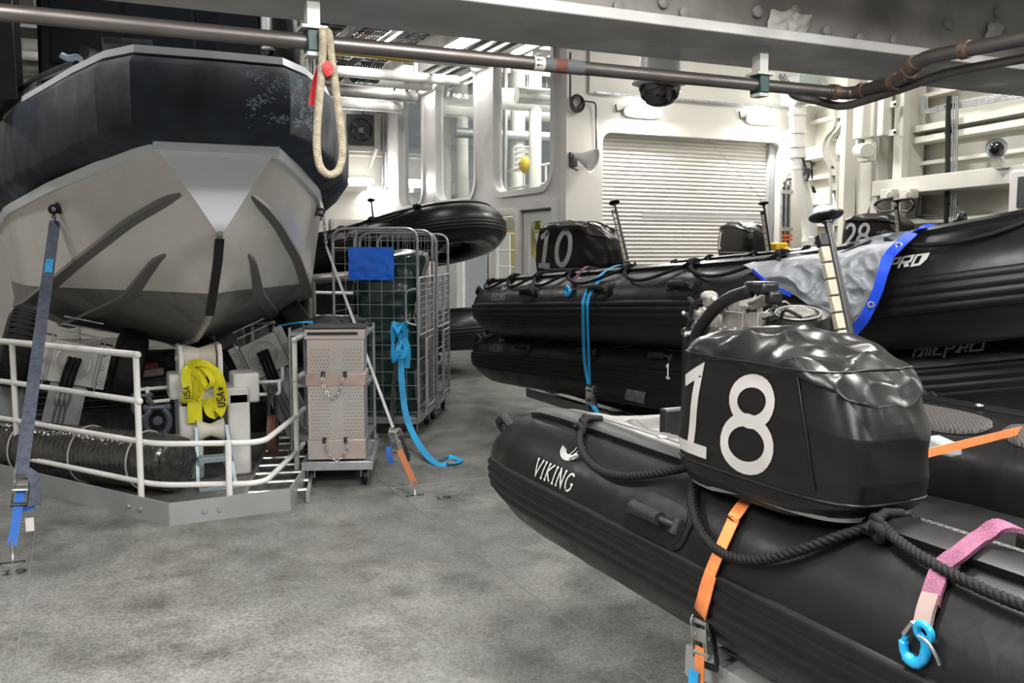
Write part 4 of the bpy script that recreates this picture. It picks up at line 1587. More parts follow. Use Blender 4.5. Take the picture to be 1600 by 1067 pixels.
for sx, px0 in ((-1, .60), (1, 1.27)):
    g = G()
    g.tube(fillet([V((px0, 7.55, .62)), V((px0 + sx * .16, 7.50, .62)), V((px0 + sx * .16, 7.50, .74))], .03), .014, 8)
    g.tube(fillet([V((px0, 7.70, .70)), V((px0 + sx * .22, 7.66, .70)), V((px0 + sx * .22, 7.66, .82))], .03), .014, 8)
    build(g, 'hanging_hook', RAILW, st)

def shackle(g, c, sz, ax=(0, 1, 0)):
    c = V(c)
    pts = [c + V((sz * .5 * math.sin(a), 0, sz * .62 * -math.cos(a))) for a in [math.radians(k) for k in range(-150, 151, 15)]]
    g.tube(pts, sz * .14, 10)
    g.cyl(c + V((-sz * .42, 0, sz * .62)), c + V((sz * .42, 0, sz * .62)), sz * .13, n=10)
    g.ball(c + V((-sz * .45, 0, sz * .62)), sz * .17, 10)
    g.ball(c + V((sz * .45, 0, sz * .62)), sz * .17, 10)
t = thing('lifting_block', 'dark pulley block with two shackles hanging left of the keel roller stand', 'pulley block', (.47, 7.45, 0))
g = G()
shackle(g, (.40, 7.46, .60), .13)
build(g, 'shackle', BLUEG, t)
g = G()
shackle(g, (.50, 7.44, .48), .17)
g.lathe([(.03, -.01), (.035, .012), (.0, .013)], (.50, 7.415, .49), (0, -1, 0), 16)
build(g, 'shackle', BLUEG, t)
g = G().box2((.43, 7.40, .08), (.58, 7.5, .36)).box2((.45, 7.39, .30), (.56, 7.51, .40))
g.prism([V((.30, 7.42, .34)), V((.38, 7.42, .40)), V((.42, 7.42, .30)), V((.40, 7.42, .02)), V((.32, 7.42, .02)), V((.29, 7.42, .2))], (0, .03, 0))
for z in (.32, .2, .08): g.cyl((.345, 7.40, z), (.345, 7.46, z), .025, n=12)
build(g, 'side_plate', BLUEG, t, bevel=.01)
g = G().lathe([(.02, -.035), (.13, -.035), (.11, 0), (.13, .035), (.02, .035)], (.505, 7.45, .18), (1, .1, 0), 24)
build(g, 'sheave', mat('rust_brown', (0.13, 0.06, 0.04), .6, var=.4), t)
t = thing('pulley_block', 'brown-black pulley block hanging at the right side of the keel roller stand', 'pulley block', (1.36, 7.5, 0))
g = G().lathe([(.02, -.03), (.17, -.03), (.15, 0), (.17, .03), (.02, .03)], (1.37, 7.5, .30), (1, -.3, 0), 24)
build(g, 'sheave', MATS['rust_brown'], t)
g = G().box2((1.33, 7.46, .12), (1.35, 7.54, .62)).box2((1.39, 7.46, .12), (1.41, 7.54, .62)).torus((1.37, 7.5, .66), (0, 1, 0), .035, .012)
build(g, 'side_plate', DARKM, t, bevel=.004)

# yellow lifting sling bundled over the stand
t = thing('lifting_sling', 'yellow webbing lifting sling bundled over the white keel roller stand', 'sling', (.85, 7.4, .6))
def ribbon(pts, w_, side, m, nm, par, th=.008, tw=None):
    g = G()
    w_ *= .75
    P = smooth([(.83 + (p[0] - .87) * .72, p[1], .90 + (p[2] - .93) * .74) for p in pts], 8)
    g.strap(P, w_, side, th)
    return build(g, nm, m, par, ang=50)
Yb = 7.40
sl = [
    ([(.72, Yb, .90), (.70, Yb - .05, .80), (.71, Yb - .07, .68), (.69, Yb - .05, .58), (.72, Yb + .0, .54)], .09, (1, -.35, .1)),
    ([(.77, Yb, .92), (.76, Yb - .03, .75), (.78, Yb - .03, .55), (.78, Yb - .01, .33)], .14, (1, -.1, 0)),
    ([(.76, Yb - .02, .90), (.82, Yb - .10, .82), (.84, Yb - .12, .68), (.80, Yb - .12, .60), (.78, Yb - .09, .68), (.80, Yb - .06, .80)], .07, (.5, -.8, 0)),
    ([(.84, Yb, .93), (.90, Yb - .09, .88), (.95, Yb - .12, .78), (.90, Yb - .14, .72), (.86, Yb - .10, .80), (.86, Yb - .02, .90)], .08, (.6, .7, .2)),
    ([(.90, Yb - .0, .90), (1.00, Yb - .07, .82), (1.04, Yb - .09, .66), (1.03, Yb - .09, .52), (1.0, Yb - .08, .44), (.94, Yb - .05, .46), (.92, Yb - .02, .58)], .13, (.9, -.5, .25)),
    ([(.72, Yb + .05, .93), (.85, Yb - .04, .955), (.98, Yb + .02, .91)], .12, (0, 1, .4)),
]
for pts, w_, sd in sl: ribbon(pts, w_, sd, YELLOW, 'webbing', t)
q, wt = strokes('USA*', .06, .05, .010)
g = flat(q, (.975, Yb - .135, .585), (-.02, .0, .99), (-.92, .28, .0))
build(g, 'lettering', mat('ink_black', (0.02, 0.02, 0.02), 0.6), t)
q, wt = strokes('USA', .045, .04, .008)
g = flat(q, (.725, Yb - .110, .66), (.0, 0, 1), (-.92, .30, 0))
build(g, 'lettering', MATS['ink_black'], t)

# tyre cradle arms
def cradle(label, c, rot, flip):
    """hydraulic tyre arm; c = centre of the plate, rot = tilt of the assembly in the picture plane"""
    t = thing('tyre_cradle_arm', label, 'cradle', (c[0], c[1], 0), 'tyre cradle arms under the workboat')
    c = V(c)
    R = Matrix.Rotation(rot, 3, 'Y')
    ax = R @ V((1, 0, 0))
    up = R @ V((0, 0, 1))
    F = V((0, -1, 0))
    def L_(a, b, d): return c + (ax * a + up * b + F * d) * .80
    g = G()
    g.prism([L_(-.21, -.21, 0), L_(.21, -.21, 0), L_(.21, .19, 0), L_(.19, .21, 0), L_(-.19, .21, 0), L_(-.21, .19, 0)], F * .035)
    g.torus(L_(0, .02, .04), F, .13, .012, 28, 8)
    pl2 = build(g, 'motor_plate', mat('plate_offwhite', (0.55, 0.54, 0.51), .4, var=.12, vscale=5), t, bevel=.006)
    g = G().lathe([(.11, 0), (.105, .012), (.09, .006), (.05, .008), (.05, .03), (0, .03)], L_(0, .02, .03), F, 28)
    build(g, 'hub', STEEL, pl2)
    for k in range(3):
        a0 = (-.05 + .045 * k)
        g = G()
        pts = [L_(a0, .05, .05), L_(a0 + .005, .05, .12), L_(a0 - .01, -.05, .15), L_(a0 - .02, -.22, .12), L_(a0 - .02, -.30, .08)]
        g.tube(smooth(pts, 6), .017, 8)
        h = build(g, 'hydraulic_hose', ROPEB, t)
        g = G()
        pts = [L_(a0 - .02, -.30, .08), L_(a0 - .02, -.36, .075), L_(a0 - .02, -.42, .07), L_(a0 - .02, -.44, .07), L_(a0 - .02, -1.0, .07)]
        g.tube(pts, [.020, .022, .018, .009, .008], 8)
        g.cyl(L_(a0 - .02, -.33, .08), L_(a0 - .02, -.36, .08), .026, n=6).cyl(L_(a0 - .02, -.72, .07), L_(a0 - .02, -.75, .07), .018, n=6)
        build(g, 'hose_fitting', STEEL, h)
    g = G()
    g.loft([[L_(a, b, d) for a, d in ((-.17, .05), (.17, .05), (.17, -.1), (-.17, -.1))] for b in (-.22, -1.15)])
    g.loft([[L_(a, b, d) for a, d in ((-.17, .07), (-.15, .07), (-.15, .0), (-.17, .0))] for b in (-.22, -1.15)])
    g.loft([[L_(a, b, d) for a, d in ((.15, .07), (.17, .07), (.17, .0), (.15, .0))] for b in (-.22, -1.15)])
    build(g, 'arm', GREYP, t)
    for sg in (-1, 1):
        g = G()
        g.loft([[L_(sg * a, b, d) for b, d in ((-.22, .0), (.24, .0), (.24, -.25), (-.22, -.25))] for a in (.21, .33)])
        for b in (-.15, 0, .15): g.cyl(L_(sg * .27, b, 0), L_(sg * .27, b, .02), .018, n=8)
        g.loft([[L_(sg * a, b, d) for b, d in ((-.26, .02), (.27, .02), (.27, -.02), (-.26, -.02))] for a in (.235, .25)])
        build(g, 'bearing_housing', STEEL, t, bevel=.004)
        g = G().lathe([(.10, -.11), (.26, -.12), (.315, -.095), (.33, -.04), (.33, .04), (.315, .095), (.26, .12), (.10, .11)], L_(sg * .53, .02, -.40), ax, 40)
        for k in range(40):
            a = 2 * PI * k / 40
            d = up * math.cos(a) + F * math.sin(a)
            g.beam(L_(sg * .53, .02, -.40) + d * .322 - ax * .09, L_(sg * .53, .02, -.40) + d * .322 + ax * .09, .026, .02, d)
        build(g, 'tyre', mat('tyre_black', (0.009, 0.009, 0.011), .7, var=.5, vscale=12, bump=.4, bscale=60), t, ang=40)
    g = G()
    for k in range(3): g.beam(L_(-.18, .30 + k * .07, -.05 - k * .1), L_(.2, .30 + k * .07, -.05 - k * .1), .05, .012, up)
    build(g, 'grating_step', GALV, t)
    return t
pL = at(115, 568, Y=8.3)
cradle('tyre cradle arm on the left of the keel, tilted right, with three hoses', pL, math.radians(14), 1)
pR = at(412, 556, Y=8.6)
cradle('tyre cradle arm on the right of the keel, partly hidden by the metal cabinet', pR, math.radians(-24), -1)
# dark machinery bed behind the railing
g = G()
g.box2((-.9, 9.2, 0), (2.4, 9.4, .30)).box2((-.9, 9.4, .0), (2.4, 13, .12))
for k in range(7): g.box2((-.9, 9.6 + k * .45, .12), (2.4, 9.66 + k * .45, .22))
g.box2((.2, 9.0, .50), (2.0, 9.2, .62)).box2((-1.3, 10.5, .4), (3.0, 10.8, .7))
o = build(g, 'cradle_bed', DARKM)
tag(o, 'dark steel cradle bed with cross bars under the workboat keel', 'cradle')
o = build(G().box2((-.75, 8.75, 0), (-.45, 8.95, .85)).box2((-.95, 9.0, 0), (-.75, 9.2, .8)), 'cradle_post', GREYP, bevel=.01)
tag(o, 'grey steel post behind the left tyre of the cradle', 'post')
# big nylon strop and red bar lying across behind the roller stand
g = G().rope3(smooth([V((.1, 8.9, .66)), V((.4, 8.85, .67)), V((.65, 8.85, .69))]), .035, .09)
o = build(g, 'cradle_rope', mat('tan_rope', (0.42, 0.38, 0.30), .8)); tag(o, 'tan twisted rope lying behind the keel roller stand', 'rope')
g = G().box2((.05, 8.85, .71), (.62, 8.95, .77))
o = build(g, 'chock_bar', mat('dark_red', (0.16, 0.02, 0.02), .5), bevel=.01); tag(o, 'dark red bar above the tan rope behind the keel roller stand', 'bar')

# kerb around the cradle well
KB = [V((-2.4, 10.9, 0)), V((-.62, 7.98, 0)), V((.468, 6.222, 0)), V((1.25, 6.27, 0)), V((1.50, 6.92, 0)), V((2.0, 8.2, 0)), V((2.0, 12, 0))]
g = G()
for a, b in zip(KB[:-1], KB[1:]):
    g.beam(a + V((0, 0, .075)), b + V((0, 0, .075)), .012, .15)
o = struct(g, 'trim_14', GREYP)
g = G()
for (x, y) in ((205, 800), (219, 803), (350, 798), (371, 796), (472, 762)):
    pass
for (f, a, b) in ((.80, KB[1], KB[2]), (.86, KB[1], KB[2]), (.28, KB[2], KB[3]), (.40, KB[2], KB[3])):
    p = a.lerp(b, f) + V((0, 0, .07))
    n = (b - a).cross(V((0, 0, 1))).normalized()
    bo = build(G().cyl(p, p + n * .022, .014, n=6).cyl(p, p + n * .012, .02, n=12), 'kerb_bolt', GALV)
    tag(bo, 'hex bolt through the grey kerb below the white railing', 'bolt', 'bolts through the kerb')

# white tubular railing
rl = thing('railing', 'white tubular railing standing on the grey kerb before the workboat', 'railing', (.6, 6.9, .0))
def onk(i, f): return KB[i].lerp(KB[i + 1], f)
P1 = V((.325, 6.60, .1)); P0 = V((-.475, 7.93, .1)); Pm = V((-2.0, 10.2, .1)); P2 = V((.86, 6.32, .1)); P3 = V((1.50, 7.22, .1)); P4 = V((1.95, 8.3, .1))
RT = .021
def hz(p, z): return V((p.x, p.y, z))
Zs = [1.08, .77, .48, .20]
for p, z in ((Pm, 1.1), (P0, 1.1), (P1, 1.1), (P2, .50), (P3, 1.1), (P4, 1.1)):
    g = G().cyl(hz(p, .04), hz(p, z), RT, n=12)
    build(g, 'post', RAILW, rl)
for z in (Zs[0], Zs[1]):
    g = G().tube([hz(Pm, z), hz(P0, z), hz(P1, z) + (P1 - P0).normalized() * .02], RT * (1.15 if z > 1 else 1), 12)
    g.ball(hz(P1, z) + (P1 - P0).normalized() * .02, RT * 1.15)
    build(g, 'rail', RAILW, rl)
    g = G().tube(fillet([hz(P3, z) - (P4 - P3).normalized() * .02, hz(P4, z), V((2.05, 9.5, z))], .1), RT, 12)
    g.ball(hz(P3, z) - (P4 - P3).normalized() * .02, RT)
    build(g, 'rail', RAILW, rl)
for z in (Zs[2], Zs[3]):
    path = fillet([hz(Pm, z), hz(P0, z), hz(P1, z) + V((.10, -.06, 0)), hz(P2, z) + V((.22, -.03, 0)), hz(P3, z), hz(P4, z), V((2.05, 9.5, z))], .16, 8)
    build(G().tube(path, RT * .95, 12), 'rail', RAILW, rl)

# roll of netting wrapped in black film, inside the kerb
ca, cb = V((.60, 7.0, .24)), V((-2.0, 9.75, .24))
d = (ca - cb).normalized()
t = thing('wrapped_net_roll', 'thick roll wrapped in shiny black film lying behind the white railing', 'roll', (0, 7.9, 0))
g = G()
Ln = (ca - cb).length
u_, w_, _ = frame_of(d)
def rollf(u, v):
    a = 2 * PI * u
    s = Ln * v
    r = .20 + .004 * math.sin(s * 130) + .007 * noise.noise(V((math.cos(a) * 2, math.sin(a) * 2, s * 5))) + .006 * noise.noise(V((a * 6, s * 20, 1)))
    if v > .985: r *= 1 - ((v - .985) / .015) ** 2 * .3
    return cb + d * s + (u_ * math.cos(a) + w_ * math.sin(a)) * r
g.grid(rollf, 56, 420, wrap=True)
FILM = mat('black_film', (0.045, 0.042, 0.04), .2, bump=.9, bscale=26, coat=.6, stretch=(1, 1, 1))
build(g, 'film_wrap', FILM, t, ang=80)
g = G()
def endf(u, v):
    a = 2 * PI * u
    r = .19 * (1 - v) + .003
    h = .012 + .03 * (1 - (1 - v) ** 2) + .014 * noise.noise(V((math.cos(a) * r * 18, math.sin(a) * r * 18, 0)))
    return ca + d * (h - .01) + (u_ * math.cos(a) + w_ * math.sin(a)) * r
g.grid(endf, 48, 14, wrap=True)
g.torus(ca + d * .04, d, .022, .007, 16, 6)
build(g, 'film_end', FILM, t, ang=80)
for f in (.42, .62, .78, .925):
    c_ = cb + d * Ln * f
    g = G().torus(c_, d, .213, .007, 40, 6)
    o_ = build(g, 'tie_band', LETTER, t)

# aluminium ladder lying on the deck inside the kerb
t = thing('aluminium_ladder', 'aluminium ladder lying flat on the deck beside the metal cabinet', 'ladder', (1.5, 8, 0))
a0, a1 = V((.98, 6.50, .04)), V((1.72, 9.2, .04))
b0, b1 = a0 + V((.42, -.10, 0)), a1 + V((.42, -.1, 0))
for p, q_ in ((a0, a1), (b0, b1)):
    build(G().beam(p, q_, .025, .07), 'stile', STEEL, t)
for k in range(10):
    f = (k + .5) / 10
    build(G().cyl(a0.lerp(a1, f) + V((0, 0, .02)), b0.lerp(b1, f) + V((0, 0, .02)), .016, n=8), 'rung', STEEL, t)
# ================================================================= METAL CABINET ON A TROLLEY AND ROLL CAGES
def castor(g_fork, g_wheel, x, y, r=.06, R=None):
    R = R or Matrix.Identity(3)
    d = R @ V((1, 0, 0))
    c = V((x, y, r))
    g_wheel.lathe([(r * .3, -.016), (r * .85, -.018), (r, -.012), (r, .012), (r * .85, .018), (r * .3, .016)], c, d, 20)
    for k in (-.026, .026): g_fork.beam(c + d * k, c + d * k + V((0, 0, r + .04)), .006, .04, R @ V((0, 1, 0)))
    g_fork.cyl(c + V((0, 0, r + .03)), c + V((0, 0, r + .06)), .03, n=12)
def localbox(g, o, R, x0, x1, y0, y1, z0, z1, mi=0):
    c = R @ V(((x0 + x1) / 2, (y0 + y1) / 2, 0))
    return g.box((o.x + c.x, o.y + c.y, (z0 + z1) / 2), (abs(x1 - x0), abs(y1 - y0), abs(z1 - z0)), R, mi)

# --- cabinet cart
RB = Matrix.Rotation(math.radians(-20), 3, 'Z')
OB = V((1.49, 6.86, 0))                    # front left corner of the platform
def LB(x, y, z): return OB + RB @ V((x, y, 0)) + V((0, 0, z))
t = thing('platform_trolley', 'low grey steel platform trolley on castors carrying the perforated metal cabinet', 'trolley', OB)
g = G()
localbox(g, OB, RB, -.03, .50, -.02, .02, .125, .19)
localbox(g, OB, RB, -.03, .50, .78, .82, .125, .19)
localbox(g, OB, RB, -.03, .0, .0, .80, .125, .19)
localbox(g, OB, RB, .47, .50, .0, .80, .125, .19)
localbox(g, OB, RB, .0, .47, .0, .80, .15, .17)
build(g, 'platform', GALV, t, bevel=.004)
for (x, y) in ((.03, .05), (.43, .05), (.03, .72), (.43, .72)):
    gf, gw = G(), G()
    c = LB(x, y, 0)
    castor(gf, gw, c.x, c.y, .06, RB @ Matrix.Rotation(math.radians(15), 3, 'Z'))
    f = build(gf, 'castor_fork', GALV, t)
    build(gw, 'wheel', RUBBER2, f)
CABM = mat('cabinet_steel', (0.56, 0.55, 0.53), .36, metal=.7, vscale=2.2, col2=(0.50, 0.41, 0.38), rvar=.1)
t = thing('metal_cabinet', 'perforated bare metal cabinet with chained lids standing on the platform trolley', 'cabinet', LB(.22, .2, .19))
def cab(z0, z1, gr=0.0, nm='panel', mm=None, y0=.03):
    g = G()
    localbox(g, OB, RB, .02 - gr, .44 + gr, y0 - gr, .40 + gr, z0, z1)
    return build(g, nm, mm or CABM, t, bevel=.004)
body = cab(.35, 1.11, nm='body')
HOLE = mat('hole_dark', (0.03, 0.03, 0.03), .8)
g = G()
for (zz0, zz1) in ((.37, .76), (.85, 1.08)):
    nr = int((zz1 - zz0) / .026)
    for i in range(nr):
        for j in range(16):
            if 6 <= j <= 9: continue
            x = .05 + j * .024 + (.012 if i % 2 else 0)
            z = zz0 + i * .026
            c = LB(x, .0285, z)
            g.cyl(c, c + RB @ V((0, .003, 0)), .0038, n=6)
o_ = build(g, 'perforations', HOLE, body)
cab(.76, .85, .012, 'lid_band', mat('stained_steel', (0.46, 0.35, 0.31), .45, metal=.5, var=.2, vscale=6))
cab(.20, .35, .006, 'lower_band', CABM)
cab(1.11, 1.19, .014, 'top_lid', CABM)
g = G(); localbox(g, OB, RB, .03, .40, .0, .03, 1.145, 1.165); localbox(g, OB, RB, .0, .46, .0, .42, 1.19, 1.20)
build(g, 'handle_strip', MATTE, t)
for (z, x0_, x1_, dz_) in ((.83, .14, .28, -.17), (.33, .15, .31, -.13)):
    g = G()
    pts = smooth([LB(x0_, .01, z + .02), LB(x0_ + .005, -.005, z - .06), LB((x0_ + x1_) / 2, -.012, z + dz_), LB(x1_ - .005, -.005, z - .06), LB(x1_, .01, z + .03)], 8)
    g.chain(pts, .034, .0035)
    build(g, 'chain', STEEL, t)
for (z, nm) in ((.845, 'latch'), (.345, 'latch')):
    for x in (.14, .30):
        g = G()
        localbox(g, OB, RB, x - .015, x + .015, .005, .02, z - .02, z + .025)
        build(g, nm, DARKM, t)

# --- shelf cart behind the cabinet
RS = Matrix.Rotation(math.radians(-25), 3, 'Z')
OS_ = V((1.52, 7.55, 0))
def LS(x, y, z): return OS_ + RS @ V((x, y, 0)) + V((0, 0, z))
t = thing('shelf_trolley', 'grey steel shelf trolley between the metal cabinet and the roll cages', 'trolley', OS_)
for z in (.22, .66, 1.08):
    g = G(); localbox(g, OS_, RS, 0, .62, 0, .55, z, z + .035)
    build(g, 'shelf', GALV, t, bevel=.004)
for (x, y) in ((.01, .01), (.61, .01), (.01, .54), (.61, .54)):
    c = LS(x, y, 0)
    build(G().cyl(c + V((0, 0, .12)), c + V((0, 0, 1.15)), .014, n=10), 'upright', GALV, t)
    gf, gw = G(), G()
    castor(gf, gw, c.x, c.y, .055, RS)
    f = build(gf, 'castor_fork', GALV, t)
    build(gw, 'wheel', RUBBER2, f)
g = G()
for k, (x, y, r) in enumerate(((.30, .15, .14), (.45, .2, .13), (.2, .3, .1))):
    c = LS(x, y, 1.16)
    def bf(u, v, c=c, r=r):
        a, b = 2 * PI * u, PI * v
        q = V((math.sin(b) * math.cos(a), math.sin(b) * math.sin(a), math.cos(b)))
        return c + V((q.x * r * 1.3, q.y * r, q.z * r * .55)) * (1 + .3 * noise.noise(q * 2.5 + V((k, 0, 0))))
    g.grid(bf, 30, 18, wrap=True)
o = build(g, 'black_bag', MATTE, ang=60); tag(o, 'crumpled black fabric bag on top of the shelf trolley', 'bag')
o = build(G().cyl(LS(.16, -.02, 1.14), LS(.26, -.02, 1.15), .022, n=14), 'blue_bottle', BLUE); tag(o, 'small blue bottle lying on the shelf trolley behind the cabinet', 'bottle')
g = G()
for k in range(3): g.tube(smooth([LS(-.1 + .02 * k, .1, 1.16), LS(.1, .02 + .03 * k, 1.19), LS(.3, .05, 1.18 + .01 * k), LS(.45, .2, 1.2)]), .006, 6)
o = build(g, 'cord_bundle', CYAN); tag(o, 'thin blue cords lying across the shelf trolley top', 'cord')

# --- roll cages
RCG = Matrix.Rotation(math.radians(-30), 3, 'Z')
def roll_cage(label, O, w_, d_, h_, rear=True):
    O = V(O)
    def L_(x, y, z): return O + RCG @ V((x, y, 0)) + V((0, 0, z))
    t = thing('roll_cage', label, 'trolley', O, None)
    g = G()
    localbox(g, O, RCG, 0, w_, 0, .035, .14, .20); localbox(g, O, RCG, 0, w_, d_ - .035, d_, .14, .20)
    localbox(g, O, RCG, 0, .035, 0, d_, .14, .20); localbox(g, O, RCG, w_ - .035, w_, 0, d_, .14, .20)
    for k in range(7): localbox(g, O, RCG, .03, w_ - .03, d_ * (k + .5) / 7 - .008, d_ * (k + .5) / 7 + .008, .165, .18)
    build(g, 'base_frame', GALV, t, bevel=.003)
    for (x, y) in ((.06, .07), (w_ - .06, .07), (.06, d_ - .07), (w_ - .06, d_ - .07)):
        gf, gw = G(), G()
        c = L_(x, y, 0)
        castor(gf, gw, c.x, c.y, .062, RCG @ Matrix.Rotation(math.radians(20), 3, 'Z'))
        f = build(gf, 'castor_fork', GALV, t)
        build(gw, 'wheel', RUBBER2, f)
    # end frames: two U tubes filled with wire (front y=0 and back y=d)
    for yy in ((0, d_) if rear else (0,)):
        g = G()
        P = fillet([L_(0, yy, .16), L_(0, yy, h_), L_(w_, yy, h_), L_(w_, yy, .16)], .12, 6)
        g.tube(P, .014, 10)
        fr = build(g, 'tube_frame', GALV, t)
        g = G()
        nx = int(w_ / .105)
        for k in range(1, nx): g.cyl(L_(w_ * k / nx, yy, .2), L_(w_ * k / nx, yy, h_ - .01), .0028, n=6)
        nz_ = int(h_ / .125)
        for k in range(2, nz_ + 1): g.cyl(L_(.01, yy, h_ * k / (nz_ + .6)), L_(w_ - .01, yy, h_ * k / (nz_ + .6)), .0028, n=6)
        build(g, 'wire_mesh', GALV, fr)
        g = G()
        g.tube(fillet([L_(w_ - .015, yy - .01, 1.42), L_(w_ - .11, yy - .02, 1.40), L_(w_ - .11, yy - .02, 1.10), L_(w_ - .015, yy - .01, 1.08)], .06, 5), .011, 8)
        build(g, 'push_handle', GALV, fr)
    # side gates on the +x side: upper and lower
    for (z0, z1, y0, y1) in ((.98, 1.52, .02, d_ * .5), (.98, 1.52, d_ * .5 + .02, d_ - .02), (.24, .92, d_ * .5, d_ - .02)):
        g = G()
        g.tube(fillet([L_(w_ + .01, y0, z0), L_(w_ + .01, y1, z0), L_(w_ + .01, y1, z1), L_(w_ + .01, y0, z1), L_(w_ + .01, y0, z0 + .01)], .02), .010, 8)
        gt = build(g, 'side_gate', GALV, t)
        g = G()
        ny = max(2, int((y1 - y0) / .055))
        for k in range(1, ny): g.cyl(L_(w_ + .01, lerp(y0, y1, k / ny), z0), L_(w_ + .01, lerp(y0, y1, k / ny), z1), .0022, n=5)
        nz_ = int((z1 - z0) / .055)
        for k in range(1, nz_): g.cyl(L_(w_ + .01, y0, lerp(z0, z1, k / nz_)), L_(w_ + .01, y1, lerp(z0, z1, k / nz_)), .0022, n=5)
        build(g, 'gate_mesh', GALV, gt)
    g = G()
    for y in (d_ * .5, d_ - .01): g.cyl(L_(w_, y, .16), L_(w_, y, 1.54), .012, n=8)
    for z in (.3, .45, .6, .75): g.cyl(L_(w_, 0, z), L_(w_, d_ * .5, z), .005, n=6)
    g.cyl(L_(0, 0, .95), L_(0, d_, .95), .008, n=8)
    for z in (.4, .7, 1.2, 1.5, 1.8): g.cyl(L_(0, 0, z), L_(0, d_, z), .004, n=6)
    build(g, 'side_rails', GALV, t)
    return t, L_
OC1, OC2 = (2.17, 8.62, 0), (2.66, 9.45, 0)
c1, LC1 = roll_cage('nearer galvanised roll cage holding the dark green tarpaulin sack', OC1, .80, .80, 1.98)
c2, LC2 = roll_cage('farther galvanised roll cage right behind the one with the blue pouch', OC2, .80, .80, 1.96)
# contents
GREENT = mat('green_tarp', (0.005, 0.026, 0.021), .25, var=.3, vscale=4, coat=.4)
def sack(label, name, c, hx, hy, z0, z1, m, sd=0, R=RCG, peak=None):
    g = G()
    def f(u, v):
        a = 2 * PI * u
        ca, sa = math.cos(a), math.sin(a)
        x = math.copysign(abs(ca) ** .5, ca) * hx
        y = math.copysign(abs(sa) ** .5, sa) * hy
        sc = 1.0 if v < .82 else max(0, 1 - ((v - .82) / .18) ** 2) ** .5
        z = lerp(z0, z1, min(1, v / .9)) + (.0 if v < .9 else (v - .9) * .3)
        q = V((x * .9 * 3, y * .9 * 3, z * 3 + sd))
        w__ = 1 + .10 * noise.noise(q) + .10 * (1 - abs(noise.noise(q * 1.7 + V((4, 0, 0)))) * 3) * .5
        p = V((x * sc * w__, y * sc * w__, z))
        if peak and v > .55:
            k = (v - .55) / .45
            p.x += peak[0] * k * max(0, ca) ** 2
            p.z += peak[1] * k * max(0, ca) ** 2
        return V(c) + R @ V((p.x, p.y, 0)) + V((0, 0, p.z))
    g.grid(f, 60, 60, wrap=True)
    return tag(build(g, name, m, ang=70), label, 'sack')
cc = LC1(.42, .42, 0)
sack('dark green tarpaulin sack standing in the nearer roll cage', 'tarpaulin_sack', cc, .31, .28, .21, 1.72, GREENT, 2, peak=(.14, .04))
cc = LC2(.35, .4, 0)
for k, (x, y, z0, z1, hx) in enumerate(((.40, .40, .20, .72, .30), (.42, .42, .73, 1.30, .26), (.5, .35, 1.31, 1.66, .2))):
    c = LC2(x, y, 0)
    g = G(); localbox(g, V((c.x, c.y, 0)), RCG, -hx, hx, -hx * .8, hx * .8, z0, z1)
    if k < 2: localbox(g, V((c.x, c.y, 0)), RCG, -hx - .01, hx + .01, -hx * .82, hx * .82, z1 - .09, z1)
    tag(build(g, ['storage_crate', 'storage_crate', 'carton'][k], [mat('brown_crate', (0.14, 0.10, 0.075), .7, var=.4), mat('beige_bundle', (0.30, 0.26, 0.21), .8, var=.5, vscale=12), WHITE][k], bevel=.01),
        ['brown crate at the bottom of the farther roll cage', 'beige crate in the middle of the farther roll cage', 'white carton on top of the crates in the farther roll cage'][k], 'box')
g = G()
for k in range(7):
    a = k * .9
    c = LC1(.74, .25 + .03 * (k % 3), 1.1 + k * .045)
    g.torus(c, RCG @ V((1, .2 * math.sin(a), .3 * math.cos(a))), .07 + .02 * math.sin(a), .007, 20, 6)
o = build(g, 'rope_coil', mat('beige_cord', (0.42, 0.36, 0.28), .8)); tag(o, 'beige rope coil hanging inside the upper side gate of the nearer roll cage', 'rope')
# blue pouch on the front of the nearer cage
g = G()
p0 = at(549, 386, Y=8.42); p1 = at(611, 437, Y=8.40)
W_ = (p1 - p0)
def pf(u, v):
    x = lerp(p0.x, p1.x, u)
    y = lerp(LC1(.14, 0, 0).y, LC1(.58, 0, 0).y, u) - .02
    z = lerp(p0.z, p1.z, v)
    return V((x, y - .014 * math.sin(PI * u) * math.sin(PI * v) - .016 * noise.noise(V((u * 5, v * 4, 0))), z))
g.grid(pf, 20, 16)
def pf2(u, v):
    q = pf(u, v)
    return q + V((0.004, .02 + .01 * math.sin(PI * u) * math.sin(PI * v), 0))
g.grid(pf2, 20, 16)
o = build(g, 'document_pouch', mat('blue_pouch', (0.012, 0.15, 0.80), .22, coat=.5), ang=60)
tag(o, 'bright blue plastic pouch hung on the front wires of the nearer roll cage', 'pouch')
for k, x in enumerate((.14, .56)):
    pass
